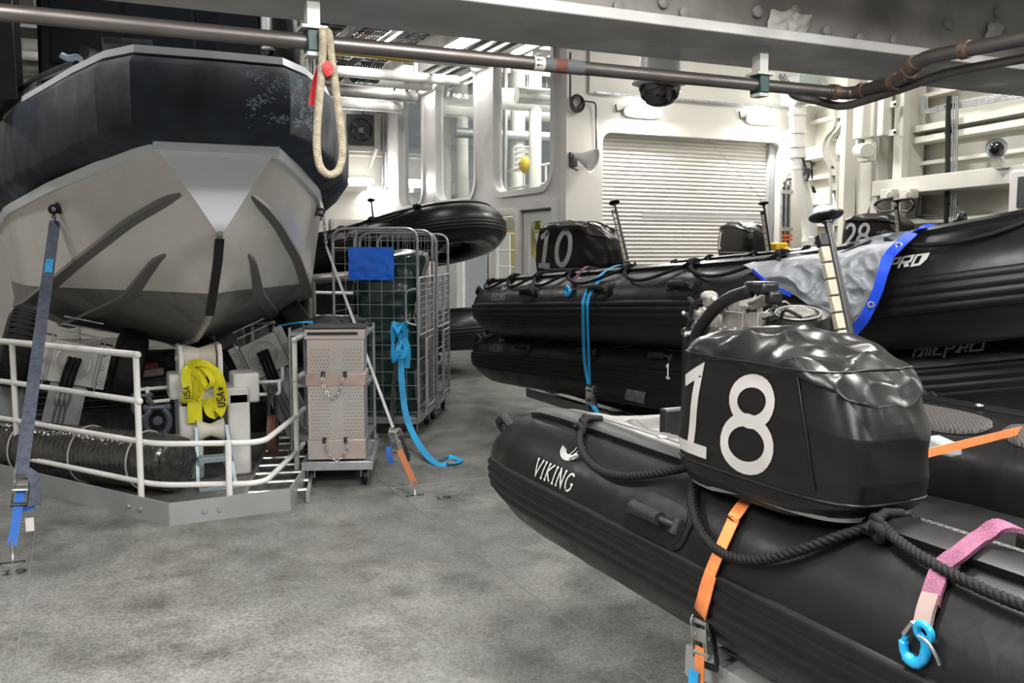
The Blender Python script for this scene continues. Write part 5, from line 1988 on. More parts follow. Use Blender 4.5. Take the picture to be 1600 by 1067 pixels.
# cyan strap knotted on the cage post, tail to the floor
t = thing('knotted_strap', 'cyan webbing strap knotted to the roll cage, its tail reaching the floor', 'strap', (2.75, 8.0, 0))
def atc(x, y, Y): return at(x, y, Y=Y)
kn = at(622, 530, Y=8.02)
for k in range(7):
    a = k * 2.1
    pts = [kn + V((.07 * math.cos(a + j), -.03 + .03 * math.sin(j * 2 + a), .17 * math.cos(a * .5 + j * 1.1) - .02)) for j in range(5)]
    build(G().strap(smooth(pts, 6), .045, (math.sin(a), .4, math.cos(a)), .003), 'strap_loop', CYAN, t, ang=60)
pts = [at(628, 520, Y=8.0), at(637, 545, Y=7.98), at(636, 575, Y=8.0)]
build(G().strap(smooth(pts), .05, (1, -.3, 0), .003), 'strap_end', CYAN, t, ang=60)
pts = [at(626, 545, Y=8.0), at(628, 600, Y=7.95), at(635, 650, Y=7.85), at(652, 690, Y=7.6), V((2.62, 7.16, .02)), V((2.72, 7.05, .012)), V((2.86, 7.16, .012)), V((2.80, 7.28, .02)), V((2.66, 7.22, .035))]
build(G().strap(smooth(pts, 8), .055, [V((1, -.4, .1))] * 0 or (1, -.35, .15), .003), 'strap_tail', CYAN, t, ang=60)
g = G().strap(smooth([at(613, 520, Y=8.0), at(618, 560, Y=7.98), at(612, 640, Y=7.9), at(618, 690, Y=7.75)]), .03, (1, -.3, 0), .003)
o = build(g, 'hanging_belt', MATTE); tag(o, 'dark belt hanging beside the cyan strap on the roll cage', 'belt')

# steel tube guard and white low rails seen between the workboat and the cages
g = G()
pa, pb = at(452, 439, Y=9.6), at(560, 424, Y=9.6)
g.tube([pa, pb + V((.6, .0, .0))], .05, 16)
t = build(g, 'pipe_guard', mat('brushed_pipe', (.40, .38, .35), .4, metal=.7, var=.2)); tag(t, 'thick brushed steel pipe guard behind the metal cabinet', 'guard rail')
g = G().cyl((at(484, 440, Y=9.6).x, 9.6, 0), (at(484, 440, Y=9.6).x, 9.6, pa.z), .06, n=18)
build(g, 'post', MATS['brushed_pipe'], t)
t = thing('low_railing', 'thin white low railing behind the pipe guard and the metal cabinet', 'railing', (2.2, 10.2, 0))
for z in (1.32, 1.05, .7):
    build(G().cyl((1.3, 10.3, z + .04), (3.0, 10.5, z - .04), .018, n=8), 'rail', RAILW, t)
for x in (1.7, 2.3, 2.9): build(G().cyl((x, 10.4, 0), (x, 10.4, 1.33), .02, n=8), 'post', RAILW, t)
for k in range(5):
    o = build(G().box((1.62 + .42 * k, 11.6 + .2 * (k % 2), .45), (.34, .3, .9 - .1 * (k % 3)), .1 * k).box((1.62 + .42 * k, 11.6 + .2 * (k % 2), .93 - .05 * (k % 3)), (.36, .32, .05), .1 * k), 'storage_crate', mat('dull_grey_gear', (.22, .21, .2), .6, var=.5, vscale=9), bevel=.02)
    tag(o, 'dull grey lidded crate in the row behind the low white railing', 'crate', 'grey crates behind the low white railing')

# ================================================================= LASHINGS
def ratchet(c, d, s=1.0, parent=None, m=STEEL, side=(1, 0, 0)):
    """ratchet buckle centred at c, strap running along d"""
    d = V(d).normalized()
    sd = V(side)
    sd = (sd - d * sd.dot(d)).normalized()
    n = d.cross(sd).normalized()
    R = Matrix((sd, d, n)).transposed()
    def L_(x, y, z): return V(c) + R @ V((x, y, z)) * s
    g = G()
    for x in (-.032, .032):
        g.prism([L_(x, y, z) for y, z in ((-.08, -.012), (.06, -.012), (.085, .01), (.075, .035), (.04, .045), (.0, .03), (-.04, .035), (-.08, .012))], R @ V((.004, 0, 0)) * s)
        for y, z in ((.05, .016), (.0, .01), (-.06, .0)): g.cyl(L_(x - .003, y, z), L_(x + .007, y, z), .009 * s, n=10)
    g.cyl(L_(-.034, .05, .016), L_(.034, .05, .016), .012 * s, n=12).cyl(L_(-.034, -.06, .0), L_(.034, -.06, .0), .008 * s, n=10)
    g.box(L_(0, .0, .012), (.06 * s, .05 * s, .006 * s), R)
    b = build(g, 'ratchet_frame', m, parent, bevel=.0015)
    g = G()
    for x in (-.036, .036): g.prism([L_(x, y, z) for y, z in ((.06, .0), (.065, .03), (-.10, .055), (-.13, .045), (-.12, .03), (-.02, .02))], R @ V((.003, 0, 0)) * s)
    g.cyl(L_(-.038, -.122, .04), L_(.038, -.122, .04), .012 * s, n=12)
    build(g, 'ratchet_handle', DARKM, b, bevel=.001)
    for x in (-.038, .036):
        g = G()
        for k in range(12):
            a = 2 * PI * k / 12
            g.box(L_(x, .05 + .018 * math.sin(a), .016 + .018 * math.cos(a)), (.004 * s, .008 * s, .008 * s), R)
        g.cyl(L_(x - .002, .05, .016), L_(x + .003, .05, .016), .018 * s, n=14)
        build(g, 'ratchet_gear', m, b)
    return b
def hookend(c, d, parent, m=STEEL, s=1.0):
    g = G()
    d = V(d).normalized()
    u, w_, _ = frame_of(d)
    pts = [V(c) - d * .05 * s, V(c), V(c) + d * .03 * s + u * .012 * s, V(c) + d * .04 * s - u * .005 * s, V(c) + d * .025 * s - u * .016 * s]
    g.tube(smooth(pts, 4), .007 * s, 8)
    return build(g, 'wire_hook', m, parent)

# left: grey webbing from the hull eye to the kerb side, blue lower strap to a deck socket
t = thing('lashing_strap', 'grey lashing strap with blue ratchet from the workboat hull to the deck at the left', 'strap', (-.4, 5.9, 0))
top = eyeL + nL * .05
p_r = at(33, 750, z=.60)
p_r = at(33, 750, Y=6.05)
mid = at(86, 345, Y=7.75)
pts = [mid + V((0, 0, .0)), p_r + V((0, .02, .03))]
build(G().chain([top, mid], .045, .006), 'link_chain', STEEL, t)
build(G().strap(resample(pts, 20), .075, (1, 0.1, .05), .005), 'webbing', GREYW, t)
build(G().strap(resample([mid.lerp(p_r, .18) + V((0, -.012, 0)), mid.lerp(p_r, .24) + V((0, -.012, 0))], 3), .05, (1, .1, .05), .003), 'tag', CYAN, t)
ratchet(p_r, (p_r - mid).normalized() * -1, 1.15, t)
pin = V((-.402, 5.835, 0.0))
build(G().strap(resample([p_r + V((0, -.02, -.05)), pin + V((0.0, 0, .10))], 8), .05, (1, .1, 0), .004), 'lower_webbing', BLUE, t)
build(G().strap(smooth([p_r + V((.03, -.03, .06)), p_r + V((.07, -.05, .02)), p_r + V((.075, -.05, -.06)), p_r + V((.07, -.05, -.15))]), .06, (1, .3, 0), .004), 'loose_end', GREYW, t)
g = G().beam(p_r + V((-.04, -.03, -.18)), p_r + V((.07, -.03, -.16)), .02, .02)
build(g, 'blue_lever', BLUE, t)
build(G().box(p_r + V((.035, -.04, -.26)), (.045, .004, .08)), 'paper_tag', WHITE, t)
hookend(pin + V((0, 0, .06)), (0, 0, -1), t, s=1.4)
# right: thin strap down to ratchet and orange strap to deck
t = thing('lashing_strap', 'thin grey lashing with orange lower strap from the workboat hull to the deck socket', 'strap', (2.1, 6.3, 0))
pin2 = V((2.143, 6.261, 0))
rr = at(545, 605, Y=6.60)
rr2 = at(556, 612, Y=6.6)
tp = eyeR + nR * .06
m1 = at(510, 385, Y=8.0)
build(G().chain([tp, m1], .04, .005), 'link_chain', STEEL, t)
build(G().strap(resample([m1, at(614, 668, Y=6.62)], 20), .022, (1, -.2, 0), .005), 'webbing', GREYP, t)
rc = at(617, 690, Y=6.60)
ratchet(rc, (at(612, 668, Y=6.6) - rc), 1.3, t, side=(.3, -1, 0))
build(G().strap(resample([rc + V((.02, -.03, -.05)), pin2 + V((0, 0, .09))], 8), .045, (1, .0, .3), .004), 'lower_webbing', mat('rust_orange_webbing', (.42, .13, .045), .7, var=.2), t)
build(G().strap(smooth([rc + V((-.05, 0, -.03)), rc + V((-.05, -.01, -.10)), rc + V((-.03, -.01, -.16))]), .04, (1, 0, 0), .004), 'loose_end', BLUE, t)
hookend(pin2 + V((0, 0, .05)), (0, 0, -1), t, s=1.3)
# deck sockets with painted 19
BLACKP = mat('painted_mark', (0.02, 0.02, 0.02), .6)
for k, (p, tp_, lab) in enumerate(((pin, (24, 893), 'deck socket by the blue strap at the left edge'), (pin2, (693, 777), 'deck socket under the orange strap end'))):
    g = G().cyl((p.x, p.y, 0.0), (p.x, p.y, .004), .055, n=24)
    o = build(g, 'deck_socket', GALV); tag(o, 'round steel ' + lab, 'deck socket')
    g = G()
    g.box((p.x, p.y, .006), (.13, .02, .006), .0)
    build(g, 'slot_bar', DARKM, o)
def floor_text(txt, pc, h, w_, th, flip=True):
    q, wt = strokes(txt, h, w_, th, 0)
    c = at(*pc, z=.002)
    # painted to be read from the other side (upside down to us)
    u = V((-1, 0, 0)) if flip else V((1, 0, 0))
    v = V((0, -1, 0)) if flip else V((0, 1, 0))
    return flat(q, c - u * wt / 2 - v * h / 2, u, v)
for (pc, lab) in (((24, 893), 'black number painted on the deck by the left socket'), ((693, 777), 'black number painted on the deck beside the middle socket')):
    g = G()
    q, wt = strokes('19', .075, .085, .014, 0)
    c = at(*pc, z=.0025)
    u = V((-1, .1, 0)).normalized() * -1
    v = V((0.1, 1, 0)).normalized()
    # glyphs stand mirrored top to bottom, as they read in the photograph
    g = flat([[V((-p.x, p.y, 0)) for p in qq] for qq in q], c + u * wt / 2 + v * .04, u, v * -1)
    g = flat([[V((p.x, p.y, 0)) for p in qq] for qq in q], c - u * wt / 2 - v * .04, u, v)
    o = build(g, 'deck_number', BLACKP); tag(o, lab, 'painted number')

# front boat: orange strap with ratchet
t = thing('lashing_strap', 'orange ratchet strap over the front boat tube below the engine numbered 18', 'strap', (1.5, 2.2, .0))
Ls = 3.92 - at(1150, 815, X=1.80).y
yS = at(1150, 815, X=1.72).y
sS = 3.92 - yS
def AS(s, th, off=0.0): return A0 + S(s, th, off)
gA = G()
gA.grid(lambda u, v: A0 + S(BLEN * .45 * v, 360 * u, 0), 48, 120, wrap=True)
bvA = bvh(gA)
def snapA(x, y, off=.02):
    r = ray(x, y).normalized()
    h = bvA.ray_cast(EYE, r)
    if h[0] is None: return at(x, y, X=1.56)
    n = h[1] if h[1].dot(r) < 0 else -h[1]
    return h[0] + n * off
pt = [snapA(x, y, .018) for x, y in ((1158, 806), (1150, 822), (1140, 845), (1128, 872), (1118, 896), (1109, 922), (1104, 945))]
pt = [AS(sS, 100, .03)] + pt
yr = snapA(1094, 995, .03)
pts = pt + [yr + V((0, 0, .065))]
build(G().strap(smooth(pts, 5), .044, (0, 1, .0), .003), 'webbing', ORANGE, t)
build(G().strap(smooth([pts[-4] + V((-.004, -.01, 0)), pts[-2] + V((-.008, -.016, 0)), pts[-1] + V((-.004, -.004, 0))], 5), .040, (0, 1, .3), .003), 'webbing_fold', ORANGE, t)
ratchet(yr, (-0.05, 0.03, 1), .8, t, side=(.25, -1, 0))
pd = yr + V((.0, .0, -.12))
build(G().strap(resample([yr + V((0, 0, -.03)), pd + V((0, 0, -.12))], 6), .034, (.2, -1, 0), .003), 'lower_webbing', ORANGE, t)
build(G().strap(resample([pd + V((-.012, .01, .02)), pd + V((-.01, .02, -.15))], 4), .036, (.2, -1, 0), .003), 'loose_end', CYAN, t)
# orange strap across the boat to the right
t = thing('lashing_strap', 'taut orange strap running to the right from behind the engine numbered 18', 'strap', (2.6, 2.2, .9))
build(G().strap(resample([at(1445, 709, X=2.42), at(1625, 665, X=3.5)], 10), .03, (0, 0, 1), .003), 'webbing', ORANGE, t)
# lifting sling with blue hook at the right
t = thing('lifting_sling', 'pink webbing sling with cyan hook hanging over the front boat tube', 'sling', (1.7, 1.3, .8))
# sling lies across the tube
sl = 3.92 - at(1500, 850, X=1.75).y
PINK = mat('pink_webbing', (0.19, 0.06, 0.115), .75, var=.2, vscale=40, bump=.6, bscale=220)
path = [AS(2.72, 112, .02) + V((0, 0, .01)), at(1580, 824, X=1.80), at(1535, 838, X=1.76), at(1500, 864, X=1.70), snapA(1478, 897, .022), snapA(1464, 930, .018), snapA(1458, 952, .016)]
build(G().strap(smooth(path, 8), .042, (0.0, 1, .1), .010), 'webbing', PINK, t)
build(G().strap(smooth([snapA(1462, 938, .022), snapA(1454, 962, .020), snapA(1449, 984, .018)], 5), .038, (0, 1, .1), .011), 'worn_end', mat('faded_webbing', (.25, .18, .165), .8, var=.2), t)
hk = snapA(1447, 1000, .028)
def HK(a, b, c=0): # along -Y (right) and up
    return hk + V((c, -a, b)) * 1.25
HOOKB = mat('hook_cyan', (0.01, 0.36, 0.72), .28, coat=.5)
g = G()
s_ = .001
g.torus(HK(.012, .012), (1, 0, .2), .018, .008, 18, 8)
g.tube(smooth([HK(.012, .004), HK(.016, -.012), HK(.014, -.032), HK(-.002, -.046), HK(-.022, -.040), HK(-.028, -.022), HK(-.024, -.008)], 6), [.009] * 8 + [.011] * 8 + [.013] * 8 + [.010] * 8 + [.006] * 5, 12)
build(g, 'hook', HOOKB, t)
g = G().beam(HK(-.026, -.006), HK(-.008, .022), .008, .014, (1, 0, 0)).tube(smooth([HK(.01, .006, -.01), HK(.03, .004, -.012), HK(.042, -.012, -.008), HK(.045, -.03, 0)], 5), .0035, 8)
build(g, 'hook_latch', STEEL, t)

# upper stacked boat: long blue strap and purple sling
t = thing('lashing_strap', 'blue ratchet strap over the upper stacked boat down to the lower one', 'strap', (3.3, 7, .4))
B1m = Matrix.Translation(B1) @ Matrix.Rotation(math.radians(TB), 4, 'X') @ Matrix.Scale(BSC, 4)
def BS(s, th, off=0.0): return B1m @ S(s, th, off)
ya = at(918, 480, X=3.74).y
sB = (B1.y - ya) / BSC
pts = [BS(sB + .0, 160, .12), BS(sB, 110, .05), BS(sB, 88, .04), BS(sB, 60, .012), BS(sB, 35, .012), BS(sB, 15, .02), BS(sB, -5, .02)]
pts += [at(913, 560, X=3.84), at(919, 600, X=3.86)]
build(G().strap(smooth(pts, 6), .045, (0, 1, 0), .003), 'webbing', CYAN, t)
pts2 = [p + V((-.02, -.10 - .02 * i / 8, 0)) for i, p in enumerate(pts[3:])]
build(G().strap(smooth(pts2[:5] + [at(921, 600, X=3.87)], 6), .04, (0, 1, .2), .003), 'webbing', CYAN, t)
rt_ = at(921, 618, X=3.87)
ratchet(rt_, (0, 0, 1), 1.1, t, side=(.2, -1, 0))
build(G().strap(smooth([rt_ + V((0, 0, -.08)), at(930, 638, X=3.85), at(942, 664, X=3.85)]), .035, (.2, -1, 0), .003), 'loose_end', CYAN, t)
t = thing('lifting_sling', 'pinkish sling with small blue hook over the upper stacked boat', 'sling', (3.5, 7.3, 1.3))
sB2 = (B1.y - at(893, 465, X=3.78).y) / BSC
pts = [BS(sB2 - .35, 130, .12), BS(sB2 - .15, 100, .06), BS(sB2 - .02, 75, .05), BS(sB2, 50, .02), BS(sB2 + .02, 38, .015)]
build(G().strap(smooth(pts, 6), .04, (0, 1, 0), .006), 'webbing', PINK, t)
build(G().torus(BS(sB2 + .02, 28, .02), (1, 0, 0), .035, .016, 16, 8), 'hook', HOOKB, t)
t = thing('lifting_sling', 'short sling with tiny blue hook on the lower stacked boat', 'sling', (3.5, 7.6, .8))
pc = at(826, 566, X=4.0)
build(G().strap(smooth([pc + V((.16, 0, .16)), pc + V((.05, .02, .10)), pc + V((.0, .0, .02))]), .035, (0, 1, 0), .006), 'webbing', PINK, t)
build(G().torus(pc + V((-.02, 0, -.03)), (1, 0, 0), .03, .013, 16, 8), 'hook', HOOKB, t)
# ================================================================= ANTENNA MASTS
BAR = mat('light_bar_lens', (0.30, 0.285, 0.22), .25, coat=.4)
DOME = mat('antenna_dome', (0.42, 0.44, 0.48), .35)
def mast(label, base, top, s=1.0, bar=True, stub=True, whip=None):
    base, top = V(base), V(top)
    d = (top - base).normalized()
    L_ = (top - base).length
    t = thing('antenna_mast', label, 'mast', base)
    g = G().cyl(base, top, .022 * s, .020 * s, n=14)
    g.cyl(base + d * L_ * .16, base + d * L_ * .20, .03 * s, n=14).cyl(top - d * .03, top, .03 * s, n=14)
    build(g, 'pole', PLASTIC, t)
    sd = V((-1, .3, 0))
    sd = (sd - d * sd.dot(d)).normalized()
    if bar:
        a, b = base + d * L_ * .24 + sd * .055 * s, base + d * L_ * .86 + sd * .055 * s
        n = 8
        for k in range(n):
            p, q = a.lerp(b, (k + .04) / n), a.lerp(b, (k + .96) / n)
            build(G().beam(p, q, .05 * s, .05 * s, sd), 'lens_segment', BAR, t, bevel=.006 * s)
        g = G().beam(a - d * .05 * s, a, .055 * s, .055 * s, sd).beam(b, b + d * .07 * s, .055 * s, .055 * s, sd).beam(a + sd * -.035 * s, b + sd * -.035 * s, .02 * s, .05 * s, sd)
        build(g, 'bar_bracket', PLASTIC, t, bevel=.004)
        g = G().torus(base + d * L_ * .22 + sd * .03 * s, d, .055 * s, .007 * s, 20, 6)
        g.tube(smooth([base + d * L_ * .22 + sd * .08 * s, base + d * L_ * .15 + sd * .05 * s, base + d * L_ * .13 + sd * .02 * s], 4), .005 * s, 6)
        build(g, 'zip_tie', WHITE, t)
    g = G().lathe([(.03 * s, -.03 * s), (.086 * s, -.012 * s), (.098 * s, .0), (.098 * s, .010 * s), (.02 * s, .012 * s)], top, d, 32)
    pl_ = build(g, 'antenna_plate', PLASTIC, t)
    g = G().lathe([(.062 * s, 0), (.060 * s, .02 * s), (.048 * s, .042 * s), (.02 * s, .054 * s), (0, .056 * s)], top + V((-.025 * s, 0, .0)) + d * .010 * s, d, 24)
    build(g, 'dome', DOME, pl_)
    if stub:
        g = G()
        c = top + V((.055 * s, 0, -.04 * s))
        g.cyl(c, c + V((0, 0, .11 * s)), .019 * s, n=12).cyl(c + V((0, 0, .11 * s)), c + V((-.01 * s, 0, .17 * s)), .007 * s, n=8)
        build(g, 'stub_aerial', DOME, pl_)
        g = G().tube(smooth([c, c + V((0, 0, -.06 * s)), c + V((-.02 * s, .0, -.16 * s))], 4), .004 * s, 6)
        build(g, 'cable', WHITE, pl_)
    if whip:
        build(G().cyl(top + V((0, 0, .02)), top + V(whip), .0025, .001, n=5), 'whip_aerial', PLASTIC, t)
    return t
b_ = at(1335, 552, X=2.98); tp_ = at(1291, 338, X=2.98)
mast('large antenna mast with a lens bar rising behind the engine numbered 18', V((b_.x, b_.y, b_.z)) - (tp_ - b_).normalized() * .35, tp_, .76)
b_ = at(988, 435, X=5.25); tp_ = at(960, 317, X=5.25)
mast('slim black antenna mast right of the engine numbered 10', b_, tp_, .62, stub=False)
b_ = at(1212, 402, X=7.0); tp_ = at(1193, 318, X=7.0)
mast('antenna mast with lens bar before the right edge of the roller shutter', b_ - V((0, 0, .3)), tp_, .6, stub=False, whip=(-.42, .5, .75))
b_ = at(1413, 365, X=7.6); tp_ = at(1402, 314, X=7.6)
mast('antenna mast in front of the looped black hose by the right hull side', b_ - V((0, 0, .3)), tp_, .5, stub=False)
b_ = at(586, 345, X=4.1); tp_ = at(580, 313, X=4.1)
mast('tiny antenna mast on the bow-on boats behind the roll cages', b_ - V((0, 0, .25)), tp_, .6, bar=False, stub=False)

# ================================================================= UNCOVERED OUTBOARD beside the one numbered 18
t = thing('outboard_engine', 'uncovered outboard with flywheel cover and bare grey block behind the one numbered 18', 'engine', (2.75, 3.3, .9))
E0 = V((2.92, 3.22, 1.44))      # flywheel centre
fw = at(1247, 487, X=2.92)
E0 = V((2.92, fw.y, fw.z))
g = G().lathe([(.150, -.10), (.152, -.03), (.146, -.012), (.135, -.006), (.118, -.012), (.095, -.012), (.088, -.002), (.080, -.006), (.0, -.006)], E0, (-.17, -.20, 1), 44)
fl = build(g, 'flywheel_cover', PLASTIC, t, ang=25)
g = G()
for k in range(9): g.box((E0.x, E0.y - .06 + .015 * k, E0.z + .20 * (-.06 + .015 * k)), (2 * math.sqrt(max(.0001, .072 ** 2 - (-.06 + .015 * k) ** 2)), .005, .006), Matrix.Rotation(-.17, 3, 'Y'))
g.torus(E0 + V((0, 0, -.004)), (-.17, -.20, 1), .098, .004, 32, 6)
build(g, 'intake_grille', ALU, fl)
g = G().tube([E0 + V((-.05, .1, 0)), E0 + V((-.02, .13, .035)), E0 + V((.03, .12, .035)), E0 + V((.06, .09, 0))], .011, 6)
build(g, 'lifting_eye', PLASTIC, fl)
def EB(x, y, z): return E0 + V((x, y, z))
g = G()
g.box(EB(-.01, .02, -.22), (.34, .42, .26)).box(EB(.0, .33, -.26), (.30, .32, .2)).box(EB(-.14, .05, -.13), (.06, .26, .03))
build(g, 'engine_block', DARKM, t, bevel=.02)
random.seed(12)
g = G()
base = at(1160, 505, X=2.78)
g.box(base + V((0, .0, .0)), (.12, .15, .11)).box(base + V((.01, .02, .09)), (.10, .08, .09)).box(base + V((-.01, -.11, .01)), (.07, .10, .10)).box(base + V((0, -.05, .06)), (.07, .10, .05))
for k in range(9): g.cyl(base + V((-.07, -.15 + .035 * k, -.03 + .01 * (k % 2))), base + V((-.085, -.15 + .035 * k, -.03 + .01 * (k % 2))), .008, n=8)
g.cyl(base + V((-.04, -.10, .08)), base + V((.02, -.16, .13)), .028, n=14).cyl(base + V((-.06, .06, .06)), base + V((-.08, .06, .06)), .022, n=12)
build(g, 'cylinder_head', ALU, t, bevel=.008)
g = G()
b2 = at(1105, 505, X=2.74)
for k in range(14):
    p = b2 + V((random.uniform(-.05, .05), random.uniform(-.09, .09), random.uniform(-.06, .13)))
    q = p + V((random.uniform(-.05, .05), random.uniform(-.08, .08), random.uniform(-.05, .05)))
    g.cyl(p, q, random.uniform(.010, .024), n=10)
g.ball(at(1108, 463, X=2.74), (.04, .05, .028), 14)
g.box(b2, (.08, .14, .12))
build(g, 'carburettor', ALU, t, bevel=.004)
g = G()
for k in range(12):
    p = at(random.uniform(1110, 1270), random.uniform(490, 530), X=2.76)
    q = p + V((random.uniform(-.03, .03), random.uniform(-.16, .16), random.uniform(-.03, .03)))
    g.tube(smooth([p, (p + q) / 2 + V((-.03, 0, random.uniform(-.02, .04))), q], 4), random.uniform(.005, .010), 7)
build(g, 'wiring', PLASTIC, t)
g = G()
hs = [at(x, y, X=2.66) for x, y in ((1086, 545), (1090, 520), (1112, 488), (1140, 466), (1172, 455))]
g.tube(smooth(hs, 6), .030, 14)
build(g, 'air_hose', PLASTIC, t)
p = at(1182, 453, X=2.70)
g = G().box(p + V((0, -.03, .01)), (.09, .14, .055)).box(p + V((.02, -.09, -.03)), (.07, .05, .06))
build(g, 'air_box', PLASTIC, t, bevel=.014)
g = G()
for (x, y) in ((1082, 470), (1078, 495), (1074, 520)):
    p = at(x, y, X=2.68)
    g.cyl(p + V((0, .03, .01)), p + V((0, -.02, -.02)), .013, n=10)
g.tube(smooth([at(x, y, X=2.68) for x, y in ((1100, 468), (1084, 476), (1078, 500), (1074, 515))], 5), .011, 8)
build(g, 'fuel_hose', PLASTIC, t)
# its lower cowl ring at the left
lo = at(1062, 575, X=2.70)
g = G()
def lc(u, v):
    a = lerp(-1.2, 1.9, u)
    r = .22
    return V((2.88 - r * math.cos(a) * .9, lo.y - .12 + r * math.sin(a) * 1.0, lerp(lo.z + .16, lo.z - .26, v) + .03 * math.sin(a)))
g.grid(lc, 20, 8)
g.tube([lc(k / 20, 0) for k in range(21)], .010, 8)
lcw = build(g, 'lower_cowl', VINYL, t, ang=60)
lcw.modifiers.new('thick', 'SOLIDIFY').thickness = .006
q, wt = strokes('1', .07, .06, .012)
p = at(1040, 590, X=2.645)
g = flat(q, p, (.0, -1, 0), (0, 0, 1))
build(g, 'number', LETTER, t)
g = G().box2((2.78, E0.y - .15, .55), (3.02, E0.y + .2, E0.z - .3))
build(g, 'midsection', PLASTIC, t, bevel=.03)

# loose cover fabric near the stern of the front boat and bits inside it
g = G()
def cvr(u, v):
    s = lerp(.55, 1.75, u)
    th = lerp(96, 168, v)
    p = A0 + S(s, min(th, 128), .02)
    if th > 128: p = p + V(((th - 128) * .010, 0, -.0005 * (th - 128) + .02 * math.sin(u * 7)))
    w__ = .018 * (1 - 2.6 * abs(noise.noise(V((u * 5, v * 2 + 3, 1))))) * min(1, v * 4)
    return p + V((0, 0, w__ + .09 * max(0, v - .35) * (1 if u > .35 else u / .35) * math.sin(min(1, (u - .1) * 1.6) * PI)))
g.grid(cvr, 60, 30)
o = build(g, 'loose_cover', mat('cover_fabric', (0.10, 0.098, 0.095), .42, var=.3, vscale=5), ang=70)
o.modifiers.new('thick', 'SOLIDIFY').thickness = .004
tag(o, 'crumpled dark grey cover fabric on the stern of the front boat', 'cover')
# equipment inside the front boat, right of the engine
g = G()
p = at(1466, 692, X=2.9)
g.prism([p + V((0, .06, .02)), p + V((0, -.05, .0)), p + V((0, -.06, -.05)), p + V((0, .06, -.05))], (.07, 0, 0))
o = build(g, 'throttle_box', mat('box_grey', (.28, .30, .31), .35), bevel=.015)
tag(o, 'grey control box inside the front boat right of the engine numbered 18', 'control box')
pa, pb = at(1498, 694, X=3.3), at(1563, 716, X=3.3)
o = build(G().cyl(pa, pb, .03, n=16), 'cylinder_bottle', PLASTIC); tag(o, 'short black cylinder lying inside the front boat', 'cylinder')
g = G().rope3(smooth([at(x, y, X=3.25) for x, y in ((1478, 712), (1500, 728), (1540, 744), (1580, 760), (1625, 775))]), .016, .06)
o = build(g, 'inner_rope', ROPEB); tag(o, 'black rope running along the inside of the front boat', 'rope')
g = G().box2((2.75, 1.2, .60), (3.15, 2.0, .84)).box2((2.2, .3, .62), (3.0, .9, .80))
o = build(g, 'boat_bench', PLASTIC, bevel=.02); tag(o, 'low black bench box standing inside the front boat', 'bench')
# white cord tied to the rail of the front boat
g = G()
kp_ = at(893, 720, X=1.62)
for (dx, dy) in ((-18, 30), (-8, 18), (8, -10)):
    q_ = at(893 + dx, 720 + dy, X=1.60)
    g.tube(smooth([kp_, (kp_ + q_) / 2 + V((-.015, 0, .0)), q_], 4), .005, 6)
g.torus(kp_, (1, 0, 0), .014, .005, 12, 6)
o = build(g, 'tie_cord', mat('white_cord', (.55, .55, .52), .7)); tag(o, 'short white cord tied over the ship emblem on the front boat', 'cord')
# reflective patch on the lower stacked boat
g = G()
for i in range(8):
    for j in range(8):
        pass
p = at(995, 600, X=3.97)
sP = (B2.y - p.y) / BSC
g.grid(lambda u, v: B2 + BSC * S(sP + (u - .5) * .24, 20 + (v - .5) * 36, .004), 10, 10)
o = build(g, 'reflective_patch', mat('foil_patch', (.35, .35, .30), .15, metal=.8, bump=.8, bscale=14), ang=60)
tag(o, 'small shiny reflective patch on the lower stacked boat tube', 'patch')

# ================================================================= GREY AND BLUE TARP over the upper stacked boat
TG = mat('tarp_grey', (0.24, 0.26, 0.29), .45, var=.3, vscale=7, metal=.15, bump=.9, bscale=22)
TBL = mat('tarp_blue', (0.008, 0.06, 0.62), .5)
t = thing('tarpaulin', 'silver-grey tarpaulin with blue hem draped over the upper stacked boat', 'tarpaulin', (3.8, 4.9, 1.4))
top_px = [(1160, 414), (1212, 398), (1262, 394), (1310, 385), (1350, 372), (1385, 364), (1424, 360)]
bot_px = [(1176, 421), (1208, 452), (1265, 467), (1276, 490), (1300, 527), (1327, 532), (1362, 470)]
low_px = bot_px[:5] + [(1327, 531), (1330, 531)]
def tpt(u, v, off=0.0):
    # u left to right, v top (0) to lower hem (1)
    f = u * 6
    i = min(int(f), 5)
    k = f - i
    tx = lerp(top_px[i][0], top_px[i + 1][0], k); ty = lerp(top_px[i][1], top_px[i + 1][1], k)
    bots = [(1176, 421), (1206, 447), (1243, 462), (1268, 480), (1292, 510), (1322, 530), (1424, 364)]
    if u < 5 / 6:
        f2 = u * 6
        j = min(int(f2), 4)
        bx = lerp(bots[j][0], bots[j + 1][0], f2 - j); by = lerp(bots[j][1], bots[j + 1][1], f2 - j)
    else:
        m_ = (u - 5 / 6) * 6
        hem = [(1322, 530), (1348, 500), (1368, 462), (1378, 428), (1388, 398), (1424, 364)]
        f3 = m_ * 5
        j = min(int(f3), 4)
        bx = lerp(hem[j][0], hem[j + 1][0], f3 - j); by = lerp(hem[j][1], hem[j + 1][1], f3 - j)
    x, y = lerp(tx, bx, v), lerp(ty, by, v)
    return x, y
tube_bvh = None
gT = G()
def tubew(u, v):
    return B1m @ S(BLEN * v, 360 * u, 0)
gT.grid(tubew, 36, 200, wrap=True)
rings_ = G()
tube_bvh = bvh(gT)
